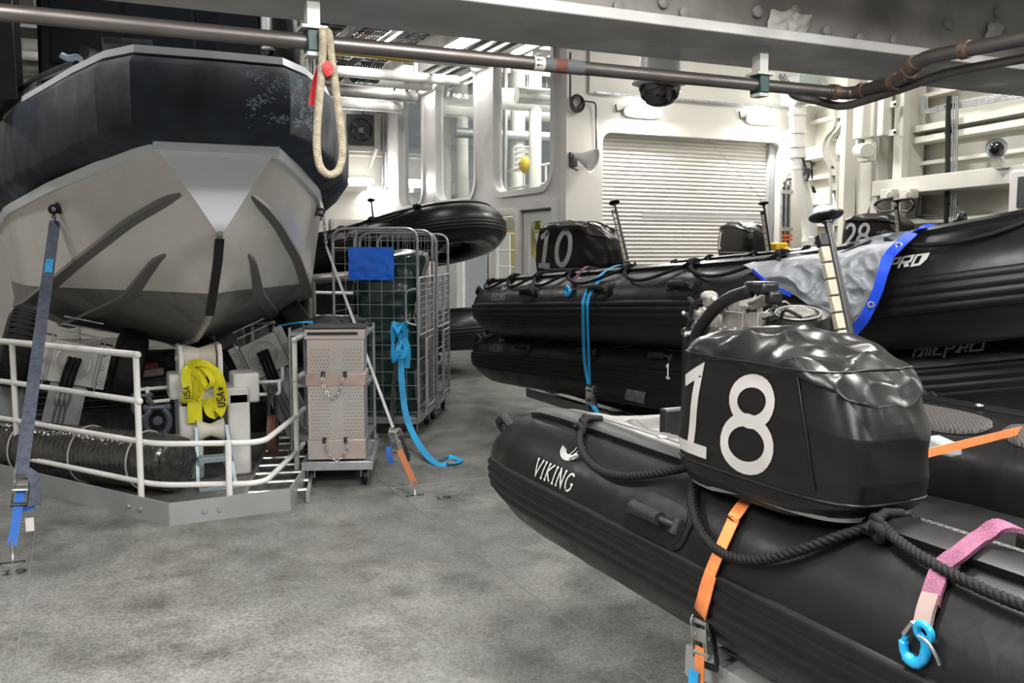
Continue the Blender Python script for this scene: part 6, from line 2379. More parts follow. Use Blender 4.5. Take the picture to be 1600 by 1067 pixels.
def tarp(u, v):
    x, y = tpt(u, v)
    r = ray(x, y).normalized()
    h = tube_bvh.ray_cast(EYE, r)
    base_d = at(x, y, X=4.02)
    dist0 = (base_d - EYE).length
    if h[0] is not None and h[0].x < 4.6:
        d = min((h[0] - EYE).length, dist0) - .06
    else:
        d = dist0
    n = 1 - 3 * abs(noise.noise(V((x * .012, y * .020, 2))))
    n2 = noise.noise(V((x * .04, y * .03, 7)))
    n3 = 1 - 4 * abs(noise.noise(V((x * .03 + y * .02, y * .035 - x * .01, 5))))
    return EYE + r * (d - .09 - .05 * max(-.6, n) - .03 * n2 - .03 * max(-.5, n3))
W = G()
W.grid(tarp, 110, 60)
o = build(W, 'cloth', TG, t, ang=75)
sm = o.modifiers.new('smooth', 'SMOOTH'); sm.iterations = 3
g = G()
edge = []
for k in range(41): edge.append(tarp(5 / 6 - .02 + (1 / 6 + .02) * k / 40, 1.0))
edge = smooth(edge[::4], 4)
g.strap([p + V((-.012, -.015, 0)) for p in edge], .055, (.2, -1, -.35), .006)
build(g, 'blue_hem', TBL, t, ang=60)
g = G()
edge2 = [tarp(k / 40 * .30, 1.0) for k in range(0, 41, 4)]
g.strap([p + V((.0, .0, -.005)) for p in smooth(edge2, 4)], .025, (0, .2, 1), .005)
build(g, 'blue_hem', TBL, t, ang=60)
g = G().strap(smooth([at(1424, 363, X=3.95), at(1450, 362, X=4.1), at(1478, 372, X=4.3)], 5), .10, (1, .3, 0), .006)
build(g, 'blue_hem', TBL, t)
g = G()
for k in (4, 9): g.torus(edge[k * 4 % len(edge)] + V((-.02, -.02, 0)), (1, .6, 0), .014, .005, 14, 6)
build(g, 'eyelet', STEEL, t)
g = G()
p0 = at(1165, 418, X=3.9)
def gt(u, v):
    a = at(lerp(1150, 1275, u), 412, X=4.5)
    return V((4.5 + v * .8, a.y, 1.72 + .04 * noise.noise(V((u * 6, v * 4, 3))) - .12 * abs(v - .3)))
g.grid(gt, 40, 14)
o = build(g, 'green_sheet', mat('pale_green_sheet', (.12, .17, .15), .35, var=.4, vscale=8), ang=70)
o.modifiers.new('thick', 'SOLIDIFY').thickness = .005
tag(o, 'greenish crumpled sheet behind the top edge of the grey tarpaulin', 'sheet')
# translucent teal sheet at the right edge beyond the bow
g = G()
def ts(u, v):
    p = at(lerp(1540, 1660, u), lerp(372, 610, v), X=6.45)
    return p + V((.05 * noise.noise(V((u * 3, v * 3, 1))), 0, 0))
g.grid(ts, 24, 30)
o = build(g, 'teal_sheet', mat('teal_plastic', (.06, .17, .16), .2, var=.4, vscale=6, coat=.5), ang=70)
o.modifiers.new('thick', 'SOLIDIFY').thickness = .006
tag(o, 'teal plastic sheet behind the stacked boats bow at the right edge', 'sheet')

# ================================================================= OVERHEAD PIPE, ROPE LOOP, DOME CAMERA
t = thing('overhead_pipe', 'brown steel pipe hung under the near beam, bending towards us at the right', 'pipe', (1.5, 3.7, 2.57))
ZP, YP = 2.57, 3.70
c1_ = V((3.66, YP, ZP))
p2_ = at(1410, 125, z=2.575); p3_ = at(1436, 92, z=2.64); p4_ = at(1640, 52, z=2.64)
p4_ = p3_ + (p4_ - p3_) * 3.2
g = G().tube([V((-3, YP, ZP)), V((3.60, YP, ZP))], .030, 18)
build(g, 'straight_run', DSTEEL, t)
path = fillet([V((3.50, YP, ZP)), c1_, p2_, p3_, p4_], .09, 6)
build(G().tube(path, .033, 16), 'bent_run', DSTEEL, t)
for p, d in ((V((3.54, YP, ZP)), V((1, 0, 0))), (c1_.lerp(p2_, .25), p2_ - c1_), (c1_.lerp(p2_, .85), p2_ - c1_), (p2_.lerp(p3_, .35), p3_ - p2_), (p2_.lerp(p3_, .75), p3_ - p2_), (p3_.lerp(p4_, .12), p4_ - p3_)):
    d = d.normalized()
    build(G().cyl(p - d * .02, p + d * .02, .040, n=18), 'weld_collar', mat('burnt_weld', (.16, .11, .08), .5, metal=.6, var=.5, vscale=30), t)
sec = fillet([at(1222, 120, Y=4.2), at(1240, 150, Y=3.95), at(1275, 157, Y=3.85), V((3.62, 3.72, 2.50)), p2_ + V((.04, .06, -.035)), p3_ + V((.12, -.05, -.06)), p4_ + V((.05, -.02, -.07))], .1, 5)
build(G().tube(sec, .021, 12), 'second_run', DSTEEL, t)
GRC = mat('green_clamp', (0.003, 0.035, 0.03), .45)
for x in (at(488, 60, Y=YP).x, at(1187, 132, Y=YP).x):
    g = G()
    g.box((x, YP, ZP), (.055, .085, .085))
    cl = build(g, 'clamp', GRC, t, bevel=.006)
    g = G().box((x, YP, ZP + .05), (.10, .10, .012)).box((x, YP, ZP + .115), (.05, .06, .13))
    build(g, 'clamp_bracket', mat('bracket_paint', (.42, .42, .41), .4), cl)
    build(G().box((x, YP, ZP - .05), (.055, .075, .015)), 'clamp_plate', MATS['bracket_paint'], cl)
# marker bands
def bandp(x0, x1, m, nm):
    a, b = at(x0, 102, Y=YP).x, at(x1, 104, Y=YP).x
    return build(G().cyl((a, YP, ZP), (b, YP, ZP), .0316, n=20, caps=True), nm, m, t)
bandp(848, 910, mat('band_grey', (.07, .075, .08), .75), 'marker_band')
bandp(865, 883, mat('band_orange', (.70, .12, .015), .75), 'marker_band')
ba = bandp(832, 850, LETTER, 'direction_label')
a = at(841, 100, Y=YP).x
g = G()
for dz in (.011, -.011):
    for k in range(8):
        pass
def onp(x, ang): return V((x, YP - .0322 * math.cos(ang), ZP + .0322 * math.sin(ang)))
for a0 in (.35, -.35):
    g.add([onp(a - .018, a0 - .06), onp(a + .008, a0 - .06), onp(a + .008, a0 + .06), onp(a - .018, a0 + .06)], [(0, 1, 2, 3)])
    g.add([onp(a - .024, a0), onp(a - .010, a0 - .22), onp(a - .010, a0 + .22)], [(0, 1, 2)])
build(g, 'arrows', BLACKP, ba)
# fabric rope loop
LOOP = mat('cream_sleeve', (.34, .295, .215), .85, bump=.8, bscale=130, var=.25, vscale=40)
Yl = 3.66
t = thing('rope_sling', 'cream woven rope sling looped over the overhead pipe, hanging before the collar', 'sling', (1.0, Yl, 1.8))
L1 = [at(x, y, Y=Yl) for x, y in ((503, 58), (503, 85), (500, 130), (495, 190), (494, 230), (499, 260), (512, 273), (526, 268), (533, 248), (533, 215), (527, 170), (521, 120), (516, 85), (512, 58))]
L1 = [V((L1[0].x + .005, Yl + .05, ZP + .045)), V((L1[0].x, Yl - .005, ZP + .025))] + L1[1:-1] + [V((L1[-1].x, Yl - .005, ZP + .025)), V((L1[-1].x - .005, Yl + .05, ZP + .045))]
L1 = [V((p.x, p.y - .012 * 1, p.z)) for p in L1]
P_ = smooth(L1, 8)
g = G().tube(P_, .0155, 12)
build(g, 'sleeve', LOOP, t, ang=60)
rc_ = at(516, 105, Y=Yl - .03)
g = G().torus(at(513, 106, Y=Yl - .012), (0, 1, .1), .028, .003, 16, 6)
build(g, 'cable_tie', PLASTIC, t)
RED = mat('red_tag', (.42, .01, .015), .5)
g = G().strap(smooth([at(507, 98, Y=Yl - .03), at(515, 108, Y=Yl - .035), at(507, 114, Y=Yl - .035)], 4), .035, (1, 0, .5), .003)
g.strap(smooth([at(500, 108, Y=Yl + .02), at(492, 130, Y=Yl + .03), at(486, 165, Y=Yl + .03)], 4), .024, (1, 0, .2), .003)
build(g, 'red_tag', RED, t)
# dome camera
def dome_cam(label, c, r, stem, up=V((0, 0, 1)), arm=None):
    c = V(c)
    t = thing('dome_camera', label, 'camera', c)
    g = G().lathe([(r * 1.32, .0), (r * 1.28, r * .12), (r * 1.05, r * .25), (r * .95, r * .5), (r * .95, stem)], c, up, 40)
    g.lathe([(r * 1.02, -.01), (r * 1.32, 0), (r * 1.3, .012)], c, up, 40)
    if arm: g.box(c + V((0, -.02, stem + .03)), (.10, .12, .08)).beam(c + V((0, 0, stem + .04)), c + V(arm) + V((0, 0, stem + .04)), .08, .06)
    hs_ = build(g, 'housing', mat('camera_white', (.62, .64, .66), .3), t)
    g = G().lathe([(r, .0), (r * .985, -r * .3), (r * .86, -r * .66), (r * .6, -r * .92), (r * .3, -r * 1.04), (0, -r * 1.07)], c, up, 40)
    build(g, 'smoked_dome', mat('smoked_dome_glass', (.012, .012, .014), .05, spec=.7, coat=.6), t)
    return t
c = at(1031, 131, Y=4.45)
dome_cam('large white-rimmed dome camera with smoked dome below the near beam', c, .118, .26, arm=(0, -.64, 0))
p = at(418, 78, Y=8.5)
dome_cam('small dome camera above the workboat collar at the left of the rope sling', p, .055, 2.0)
# camera on the right wall: faces us on an arm
tt, zz = atr(1557, 232, .8)
c = RWP(tt, zz, .8)
n = (EYE - c).normalized()
t = thing('dome_camera', 'round dark-faced dome camera on a bracket above the long beam of the right wall', 'camera', c)
g = G().lathe([(.115, 0), (.115, .03), (.09, -.0)], c, n, 32).lathe([(.11, -.08), (.115, .01)], c, n, 32)
build(g, 'housing', MATS['camera_white'], t)
g = G().lathe([(.082, .01), (.078, .045), (.055, .075), (.02, .088), (0, .09)], c, n, 28)
build(g, 'smoked_dome', MATS['smoked_dome_glass'], t)
tt2, zz2 = atr(1560, 262, .6)
g = G().tube(fillet([c + n * -.06, RWP(tt2, zz, .62), RWP(tt2, zz2, .5)], .08), .03, 10).box(RWP(tt2, zz2, .45), (.3, .2, .02))
build(g, 'bracket', WHITE, t)
c = at(1182, 160, Y=5.2)

# ================================================================= THINGS ON THE SHUTTER WALL
# horn loudspeaker
c = at(914, 247, Y=YW - .28)
t = thing('horn_speaker', 'white horn loudspeaker on the wall left of the roller shutter', 'loudspeaker', c)
d = V((.55, -.75, -.30)).normalized()
g = G().lathe([(.05, -.20), (.055, -.12), (.07, -.06), (.13, .06), (.17, .13), (.175, .14), (.165, .135), (.10, .03), (.05, 0)], c, d, 32)
build(g, 'horn', WHITE, t)
g = G().lathe([(.158, .125), (.05, .02), (0, .02)], c, d, 28).ball(c + d * .05, .045)
build(g, 'throat', mat('throat_grey', (.22, .22, .22), .5), t)
g = G().tube(fillet([c + V((-.18, .02, .05)), c + V((-.20, .05, -.14)), c + V((-.05, .1, -.16)), V((c.x, YW - .02, c.z - .15))], .05), .012, 8).box((c.x - .05, YW - .02, c.z), (.12, .04, .2))
build(g, 'bracket', DARKM, t)
def conduit(name, label, pts, r, m, cat='cable', fl=.06, n=8):
    g = G()
    for P in pts: g.tube(fillet(P, fl), r, n)
    return tag(build(g, name, m), label, cat)
Yc = YW - .03
A_ = lambda x, y, Y=Yc: at(x, y, Y=Y)
conduit('wall_cable', 'black cable dropping from the ledge to the horn loudspeaker', [[A_(912, 158, YW - .07), A_(931, 160, YW - .07), A_(932, 245), A_(924, 250, YW - .2)]], .012, PLASTIC)
conduit('wall_cable', 'cable with a coil hanging down the wall between the tall window and the shutter', [[A_(891, 82, YW - .07), A_(891, 165, YW - .07), A_(900, 176), A_(911, 168), A_(912, 155), A_(900, 146), A_(893, 158), A_(900, 172), A_(909, 160), A_(908, 153)]], .014, DARKM, fl=.05)
g = G()
for k in range(3): g.torus(A_(902, 160 + k, YW - .05 - .02 * k), (0, 1, 0), .105 + .006 * k, .013, 26, 8)
tag(build(g, 'cable_coil', DARKM), 'round coil of dark cable on the wall above the horn loudspeaker', 'cable')
g = G()
g.box2((6.9, YW - .07, 4.055), (10.7, YW - .055, 4.085))
o = build(g, 'perforated_tray', GALV); tag(o, 'thin perforated cable rail along the ledge over the roller shutter', 'cable rail')
conduit('lamp_cable', 'short looped cable at the left bulkhead lamp of the shutter wall', [[A_(962, 163), A_(963, 175), A_(972, 172)]], .012, DARKM)
conduit('lamp_cable', 'short looped cable at the right bulkhead lamp of the shutter wall', [[A_(1155, 174), A_(1157, 186), A_(1164, 184)]], .012, DARKM)

# ---- corner: round white duct, box, pipe bundle
t = thing('air_duct', 'white round air duct with bends in the corner right of the roller shutter', 'duct', (10.4, 11, 0))
Yd = 11.3
pts = [at(x, y, Y=Yd) for x, y in ((1246, 165), (1246, 245), (1252, 300), (1264, 345), (1266, 372))] + [V((at(1266, 372, Y=Yd).x, Yd, 0))]
build(G().tube(fillet(pts, .3), .118, 28), 'duct_pipe', WHITE, t)
g = G()
for (x, y) in ((1246, 178), (1246, 206), (1246, 228), (1246, 244), (1249, 262), (1266, 375)):
    p = at(x, y, Y=Yd)
    g.cyl(p - V((0, 0, .03)), p + V((0, 0, .03)), .135, n=28)
build(g, 'duct_collar', WHITE, t)
p = at(1250, 150, Y=Yd)
o = build(G().box(p + V((0, .0, .08)), (.42, .4, .42)).cyl(p + V((.2, -.1, .05)), p + V((.34, -.1, .05)), .2, n=24), 'fan_box', mat('duct_box', (.42, .47, .46), .3), bevel=.02)
tag(o, 'pale green-grey duct box on top of the white round duct', 'duct box')
t = thing('pipe_bundle', 'bundle of thin steel pipes with orange bands right of the roller shutter', 'pipes', (10.5, 11.8, 0))
for k in range(5):
    x = 1222 + k * 3.2
    P = [V((at(x, 395, Y=11.75).x, 11.75, .0)), at(x, 290 - (k % 3) * 8, Y=11.75)]
    if k < 3: P.append(P[-1] + V((.15, 0, .03 * k)))
    build(G().tube(fillet(P, .05), .016, 8), 'pipe', DARKM if k % 2 else GALV, t)
for y in (300, 358): build(G().box(at(1229, y, Y=11.72), (.22, .06, .06)), 'pipe_clip', STEEL, t)
for y in (368, 374): build(G().box(at(1229, y, Y=11.74), (.20, .05, .035)), 'orange_band', MATS['band_orange'], t)
t = thing('valve_group', 'cluster of small dark valves and pipes behind the white duct', 'valves', (11, 11, 2))
g = G()
random.seed(4)
for k in range(9):
    p = at(random.uniform(1255, 1272), random.uniform(255, 300), Y=11.1)
    g.cyl(p, p + V((random.uniform(-.1, .1), 0, random.uniform(-.15, .15))), .022, n=8)
g.tube(fillet([at(1256, 252, Y=11.1), at(1268, 252, Y=11.1), at(1269, 280, Y=11.1)], .04), .014, 8)
build(g, 'valve', DARKM, t)
g = G()
p = at(1275, 385, Y=9.6)
cb_ = build(G().box(p, (.20, .10, .26)), 'control_panel', WHITE, bevel=.01); tag(cb_, 'small white control panel with coloured buttons behind the tarpaulin', 'control panel')
for k, m in enumerate((RED, mat('button_yellow', (.7, .5, .05), .4), DARKM, RED)):
    build(G().cyl(p + V((-.05 + .1 * (k % 2), -.05, -.05 + .1 * (k // 2))), p + V((-.05 + .1 * (k % 2), -.08, -.05 + .1 * (k // 2))), .022, n=14), 'push_button', m, cb_)
p = at(1216, 393, Y=10.6)
o = build(G().box(p, (.22, .2, .26)).cyl(p + V((.05, -.1, .0)), p + V((.05, -.16, 0)), .07, n=16), 'yellow_winch', mat('yellow_paint', (.75, .45, .02), .4), bevel=.03)
tag(o, 'small yellow machine between the shutter and the grey tarpaulin', 'machine')

# ---- right wall: hydraulic cylinder, arched lattice, cables
def PR(x, y, d=.5):
    tt, zz = atr(x, y, d)
    return RWP(tt, zz, d)
t = thing('hydraulic_cylinder', 'white hydraulic cylinder with pivot lug on the right hull frames', 'cylinder', PR(1352, 200, .75))
build(G().box(PR(1350, 175, .75), (.22, .2, .75), RROT), 'cylinder_body', CREAM, t, bevel=.02)
build(G().cyl(PR(1344, 205, .75), PR(1344, 228, .75), .06, n=18), 'rod', STEEL, t)
g = G().cyl(PR(1343, 235, .7), PR(1356, 235, .95), .10, n=24)
g.box(PR(1355, 238, .70), (.26, .12, .26), RROT)
build(g, 'pivot_lug', CREAM, t, bevel=.01)
build(G().cyl(PR(1349, 231, .80), PR(1350, 231, .86), .04, n=16), 'pin_hole', DARKM, t)
t = thing('guide_rails', 'cream vertical guide rails with clips beside the hydraulic cylinder', 'rails', PR(1375, 190, .6))
for (x, w_, y0, y1) in ((1367, .16, 100, 214), (1383, .13, 100, 212)):
    a, b = PR(x, y0, .65), PR(x, y1, .65)
    build(G().box((a + V((b.x, b.y, b.z))) / 2, (w_, .14, a.z - b.z), RROT), 'rail', CREAM, t, bevel=.01)
for y in (163, 207):
    build(G().box(PR(1396, y, .6), (.16, .05, .08), RROT), 'clip', CREAM, t)
    build(G().cyl(PR(1398, y, .64), PR(1398, y, .68), .02, n=10), 'clip_bolt', DARKM, t)
t = thing('arched_lattice', 'white curved lattice strip arching on the right hull frame', 'lattice', PR(1305, 230, .5))
arc = [PR(x, y, .6) for x, y in ((1319, 165), (1318, 195), (1305, 212), (1300, 228), (1302, 245), (1310, 262), (1312, 300), (1312, 350))]
arc2 = [p + RD * -.16 for p in arc]
sa, sb = smooth(arc, 5), smooth(arc2, 5)
for p_ in (sa, sb): build(G().strap(p_, .12, RN, .02), 'side_strip', CREAM, t)
for k in range(2, len(sa) - 1, 3): build(G().beam(sa[k], sb[k], .10, .05, RN), 'cross_plate', CREAM, t)
for k in range(3, len(sa) - 2, 3): build(G().box((sa[k] + sb[k]) / 2 - RN * .04, (.10, .02, .12), RROT), 'dark_slot', mat('slot_dark', (.08, .085, .08), .6), t)
t = thing('cable_run', 'vertical run of black and green cables with thin steel pipes on the right hull side', 'cables', PR(1483, 250, .35))
for k, (x0_, m, r) in enumerate(((1480, PLASTIC, .018), (1477, mat('cable_green', (.006, .07, .035), .5), .007), (1483, PLASTIC, .014), (1488, GALV, .010), (1492, GALV, .010), (1487 + 8, GALV, .010))):
    P = [PR(x0_ + 2, 150, .35 if k < 3 else .32), PR(x0_ + 1, 185, .35), PR(x0_, 272, .5 if 0 else .35), PR(x0_ - 2, 350, .35)]
    build(G().tube(fillet(P, .1), r, 8), 'cable' if k < 3 else 'pipe', m, t)
for y in (165, 206, 318, 342): build(G().box(PR(1486, y, .30), (.20, .05, .03), RROT), 'saddle', DARKM, t)
t = thing('thin_pipes', 'thin parallel steel pipes running along the top of the right hull side', 'pipes', PR(1500, 165, .3))
for k in range(4):
    build(G().tube(fillet([PR(1440 + 3 * k, 150, .3), PR(1440 + 3 * k, 178 - 2 * k, .3), PR(1470, 173 - 2.5 * k, .3), PR(1660, 140 - 3 * k, .3)], .05), .010, 6), 'pipe', GALV, t)
t = thing('looped_hose', 'black hose loops with valve boxes on the right hull side', 'hose', PR(1398, 320, .6))
for (xa, xb) in ((1367, 1398), (1400, 1428)):
    P = [PR(xb if xa < 1390 else xa + 8, 313, .6), PR(xa + 12 if xa < 1390 else xb - 6, 312, .6), PR(xa if xa < 1390 else xb, 321, .6), PR(xa + 12 if xa < 1390 else xb - 8, 330, .6), PR(xb if xa < 1390 else xa + 10, 329, .6)]
    build(G().tube(smooth(P, 6), .022, 10), 'hose', PLASTIC, t)
g = G()
for (x, y) in ((1390, 303), (1420, 303)): g.box(PR(x, y, .6), (.22, .14, .13), RROT).cyl(PR(x, y + 1, .66), PR(x, y + 1, .74), .045, n=14)
build(g, 'valve_box', CREAM, t, bevel=.012)
conduit('wall_cable', 'thin drooping black cord beneath the valve boxes on the right hull side', [[PR(1436, 308), PR(1434, 325), PR(1430, 338), PR(1442, 342), PR(1475, 341)], [PR(1428, 340), PR(1440, 336), PR(1470, 338)]], .010, PLASTIC)
o = build(G().box(PR(1597, 300, .7), (.26, .14, .5), RROT), 'wall_box', WHITE, bevel=.03); tag(o, 'white box with dark screen at the right edge of the photo', 'box')
build(G().box(PR(1599, 300, .78), (.16, .02, .34), RROT), 'screen', DARKM, o)
g = G()
p, q_ = at(1503, 342, X=6.7), at(1478, 375, X=6.6)
g.tube(smooth([q_, (p + q_) / 2 + V((0, .03, .05)), p], 5), .012, 8).ball(p, (.03, .05, .06), 12)
tag(build(g, 'black_paddle', PLASTIC), 'black curved grip sticking up behind the stacked boats rail', 'grip')
p = at(1042, 428, X=4.0)
tag(build(G().ball(at(992, 421, X=5.5), (.02, .03, .09), 12), 'lever_knob', PLASTIC), 'small black lever knob on the upper stacked boat beside the slim mast', 'lever')

# ================================================================= FAR WALL: fan unit, pipes, lockers
c = at(562, 204, Y=20.7)
t = thing('wall_fan', 'square black axial fan in a steel housing on the far wall', 'fan', (c.x, 20.7, c.z))
build(G().box((c.x + .1, 20.8, c.z), (1.25, .3, .95)), 'housing', mat('fan_housing', (.45, .44, .42), .4, metal=.4), t, bevel=.02)
g = G()
holed(g, [(c.x - .31, c.z - .34), (c.x + .31, c.z - .34), (c.x + .31, c.z + .34), (c.x - .31, c.z + .34)], [circ(c.x, c.z, .26, .26, n=40)[:-1]], lambda a, b: V((a, 20.60, b)), (0, .04, 0))
fp = build(g, 'fan_plate', PLASTIC, t)
g = G().cyl((c.x, 20.64, c.z), (c.x, 20.645, c.z), .27, n=30)
build(g, 'backing', MATTE, fp)
for k in range(6):
    a = PI / 3 * k
    g = G()
    def bl(u, v, a=a):
        r = lerp(.05, .24, u)
        b = a + lerp(-.22, .25, v) + u * .3
        return V((c.x + r * math.cos(b), 20.61 + .03 * v, c.z + r * math.sin(b)))
    g.grid(bl, 6, 4)
    build(g, 'blade', mat('fan_blade', (.035, .035, .036), .4), t)
build(G().cyl((c.x, 20.58, c.z), (c.x, 20.63, c.z), .06, n=20), 'motor', GREYP, t)
g = G()
for a in (.4, 1.2, 2.0, 2.8): g.torus((c.x, 20.59, c.z), (0, 1, 0), .06 + .05 * a, .003, 36, 5)
g.box((c.x, 20.59, c.z), (.5, .005, .008), Matrix.Rotation(.7, 3, 'Y')).box((c.x, 20.59, c.z), (.5, .005, .008), Matrix.Rotation(-.7, 3, 'Y'))
build(g, 'guard', GREYP, t)
t = thing('wall_pipes', 'pair of bent steel pipes running down beside the fan on the far wall', 'pipes', (5.8, 20.6, 2))
for k in range(2):
    P = [at(x + 7 * k, y, Y=20.5) for x, y in ((616, 140), (608, 165), (572, 168 + 5 * k), (572, 178))]
    build(G().tube(fillet(P, .1), .06, 10), 'upper_pipe', GALV, t)
    P = [at(599 + 8 * k, y, Y=20.6) for y in (182, 292)] + [at(596 + 8 * k, 296, Y=20.6)]
    build(G().tube(fillet(P, .05), .03, 8), 'lower_pipe', GALV, t)
tag(build(G().cyl(at(508, 160, Y=19.5), at(508, 160, Y=20.5), .16, n=24).cyl(at(508, 160, Y=19.45), at(508, 160, Y=19.5), .11, n=24), 'spotlight', WHITE), 'round white floodlight on the far wall beside the rope sling', 'lamp')
for k, (x, y) in enumerate(((585, 240), (545, 240))):
    pass
g = G().box2((2.6, 20.6, 3.15), (6.0, 21, 3.25)).beam(at(588, 232, Y=20.6), at(577, 262, Y=20.8), .06, .06)
tag(build(g, 'wall_shelf', WHITE), 'white ledge with a slanted strut under the fan on the far wall', 'shelf')
for k in range(3):
    x0_ = 3.2 + k * .95
    t = thing('wall_locker', ['left', 'middle', 'right'][k] + ' one of the white lockers under the lamp of the far wall', 'locker', (x0_ + .45, 20.6, 0))
    build(G().box2((x0_, 20.4, .1), (x0_ + .9, 21, 2.5)), 'body', WHITE, t, bevel=.01)
    build(G().box2((x0_ + .03, 20.37, .15), (x0_ + .87, 20.4, 2.45)), 'door', WHITE, t, bevel=.01)
    build(G().cyl((x0_ + .8, 20.33, 1.9), (x0_ + .8, 20.37, 1.9), .03, n=12), 'knob', DARKM, t)

# ---- ceiling services
random.seed(21)
for k, (y, z, r) in enumerate(((17.2, 4.95, .10), (18.1, 4.9, .14), (19.0, 4.8, .12), (14.5, 4.88, .08), (15.8, 4.82, .09))):
    g = G().cyl((-5, y, z), (6.3, y, z), r, n=18)
    for x in (-4, -2, 0, 2, 4, 5.5): g.box((x, y, z + r + .15), (.06, .06, .3))
    tag(build(g, 'ceiling_pipe', WHITE if k != 1 else STEEL), ['white', 'bare steel', 'fat white', 'slim white', 'pale'][k] + ' pipe crossing under the ceiling, ' + ['third', 'fourth', 'last', 'nearest', 'second'][k] + ' before the far wall', 'pipe')
for k in range(5):
    tag(build(G().cyl((6.3 - .12 * k, 5, 5.0 + .06 * (k % 2)), (6.3 - .12 * k, 20.3, 5.0 + .06 * (k % 2)), .035, n=8), 'conduit', DARKM), 'dark conduit running along the top of the window wall', 'conduit', 'conduits along the top of the window wall')
for j in range(3):
    x = 3.5 + j * .65
    t = thing('cable_tray', ['left', 'middle', 'right'][j] + ' one of three ceiling cable trays with green and black cables', 'cable tray', (x, 15, 4.8))
    g = G()
    for sx in (-.22, .22): g.box2((x + sx - .01, 9, 5.06), (x + sx + .01, 16.4, 5.11))
    for k in range(24): g.box((x, 9.1 + .31 * k, 5.055), (.44, .03, .012))
    build(g, 'ladder_rack', GALV, t)
    for k in range(9):
        m = [PLASTIC, MATS['cable_green'], PLASTIC, ORANGE if j == 1 else MATS['cable_green'], LETTERD, PLASTIC][k % 6]
        xx = x - .18 + .045 * k
        build(G().tube(smooth([V((xx, 9, 5.08)), V((xx, 13, 5.08)), V((xx + .02, 15.9, 5.08)), V((xx + .03, 16.3, 4.85)), V((xx - .0, 16.6, 4.80)), V((xx - .05, 16.9, 5.0))], 4), .018, 6), 'cable', m, t)
# yellow ceiling crane beam stub and steel column near the rope
YEL = mat('crane_yellow', (.62, .46, .04), .4, var=.15)
g = G().beam(V((1.3, 6.3, 3.55)), V((3.6, 9.5, 3.9)), .08, .12)
p1_, p2__ = at(360, 60, Y=7.6), at(640, 68, Y=9.5)
g = G().tube([at(330, 52, Y=7.8), at(640, 90, Y=9.2)], .05, 8)
tag(build(g, 'hoist_frame', YEL), 'yellow hoist frame half hidden behind the overhead pipe', 'hoist')
a = at(462, 60, Y=12.5)
g = G().cyl((a.x, 12.5, 3.4), (a.x, 12.5, 5.5), .16, n=20).cyl((a.x + .22, 12.5, 3.4), (a.x + .22, 12.5, 5.5), .03, n=8)
tag(build(g, 'ceiling_post', STEEL), 'shiny round vertical duct rising behind the workboat collar', 'duct')

# ================================================================= BEHIND THE WINDOWS: crane hall
g = G().box2((13.5, 12.3, 0), (13.6, 20.9, 5.6))
struct(g, 'trim_15', mat('gallery_grey', (.30, .31, .30), .5, var=.5, vscale=1.2))
g = G().box2((XC + .14, 12.17, -.0), (13.5, 21, .02))
struct(g, 'trim_16', GREYP)
YA = 'yellow crane arm seen through the '
g = G().tube(smooth([at(x, y, X=8.4) for x, y in ((868, 480), (852, 420), (838, 395), (828, 370), (830, 350), (840, 330))], 6), .13, 4)
tag(build(g, 'yellow_crane', YEL, bevel=.01), YA + 'pane of the door with the yellow sign', 'crane')
g = G().prism([at(x, y, X=8.0) for x, y in ((773, 322), (812, 322), (812, 460), (806, 440), (795, 400), (785, 365))], (.25, 0, 0))
tag(build(g, 'crane_boom', YEL, bevel=.01), 'broad yellow crane boom seen through the small rounded window', 'crane boom')
g = G().box2((8.8, 13.0, .021), (10, 14.6, 2.1))
tag(build(g, 'crane_cab', DARKM, bevel=.05), 'dark machine body behind the yellow crane arm', 'machine')
for (x, lab) in ((775, 'left white ladder behind the small rounded window'),):
    t = thing('wall_ladder', 'white ladder with rungs behind the small rounded window', 'ladder', (7.2, 14.5, .1))
    ya, yb = at(778, 380, X=7.1).y, at(806, 380, X=7.1).y
    for yy in (ya, yb): build(G().cyl((7.1, yy, .2), (7.1, yy, 2.6), .02, n=8), 'stile', WHITE, t)
    for k in range(8): build(G().cyl((7.1, ya, .3 + .3 * k), (7.1, yb, .3 + .3 * k), .015, n=8), 'rung', WHITE, t)
nb = at(789, 400, X=7.6)
g = G().box(nb, (.02, .5, .9)).box2((7.6, nb.y - .02, .02), (7.63, nb.y + .02, nb.z))
tag(build(g, 'notice_board', WHITE), 'white notice sheet behind the ladder of the small rounded window', 'notice')
t = thing('inner_railing', 'white pipe railing of the gallery behind the tall windows', 'railing', (8.0, 15, 2.6))
for z in (2.75, 3.05, 3.4): build(G().cyl((8.0, 12.6, z), (8.0, 20.5, z), .022, n=8), 'rail', WHITE, t)
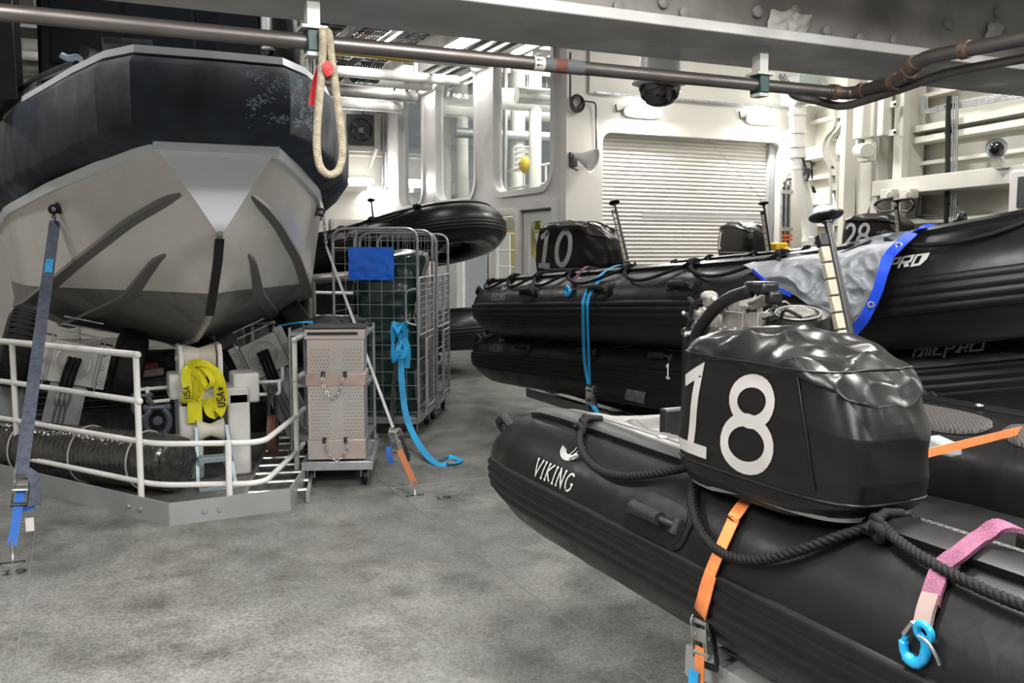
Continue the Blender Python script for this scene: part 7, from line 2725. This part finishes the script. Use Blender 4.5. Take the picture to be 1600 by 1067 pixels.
for k in range(9): build(G().cyl((8.0, 12.8 + .95 * k, 2.4), (8.0, 12.8 + .95 * k, 3.42), .022, n=8), 'post', WHITE, t)
struct(G().box2((7.9, 12.2, 2.25), (13.5, 21, 2.40)), 'trim_17', GREYP)
for k, (y, x, r) in enumerate(((12.9, 8.6, .06), (13.9, 7.3, .05), (15.9, 7.9, .12), (16.6, 7.6, .05), (17.3, 8.2, .15), (18.6, 7.5, .14), (19.3, 7.4, .12), (20.0, 7.6, .12))):
    tag(build(G().cyl((x, y, 2.4), (x, y, 5.6), r, n=18), 'gallery_column', WHITE if k != 3 else STEEL), 'round column standing on the gallery behind the tall windows', 'column', 'columns behind the tall windows')
for k, (y, z, r) in enumerate(((13.1, 4.9, .12), (13.8, 4.4, .14), (15.4, 4.6, .2), (16.6, 4.1, .1), (18.0, 4.8, .2))):
    tag(build(G().cyl((6.8, y + .6, z), (13.4, y + .2, z), r, n=16), 'gallery_pipe', [WHITE, STEEL, WHITE, GALV, WHITE][k]), 'overhead pipe in the hall behind the tall windows', 'pipe', 'pipes behind the tall windows')
for k, (x, y) in enumerate(((8.2, 13.2), (9.6, 14.6), (8.2, 16.2), (10.5, 12.9), (9, 18.2))):
    fixture('gallery_lamp', 'strip lamp in the hall behind the tall windows', (x, y, 4.6 + .1 * k),   .9, (1, .2, 0), 32, 'lamps behind the tall windows', wid=.22, hang=1.05 - .1 * k)
g = G()
for k in range(5): g.torus(at(819, 265 + 0, X=7.9) + V((0, 0, .1 * k)), (0, .1, 1), .16, .02, 20, 6)
tag(build(g, 'hanging_hose_rings', WHITE), 'white hose rings hanging behind the widest tall window', 'hose')
tag(build(G().ball(at(822, 258, X=7.8), (.12, .2, .16), 16), 'yellow_buoy', YEL), 'yellow round hook block behind the widest tall window', 'buoy')
area((9.5, 15.5, 5.5), 3, 5, 150)  # unseen fill light without a fixture, added to brighten the hall
fixture('gallery_lamp', 'lamp below the gallery lighting the yellow crane', (8.6, 14.2, 2.20), 1.0, (0, 1, 0), 90, None, wid=.2)
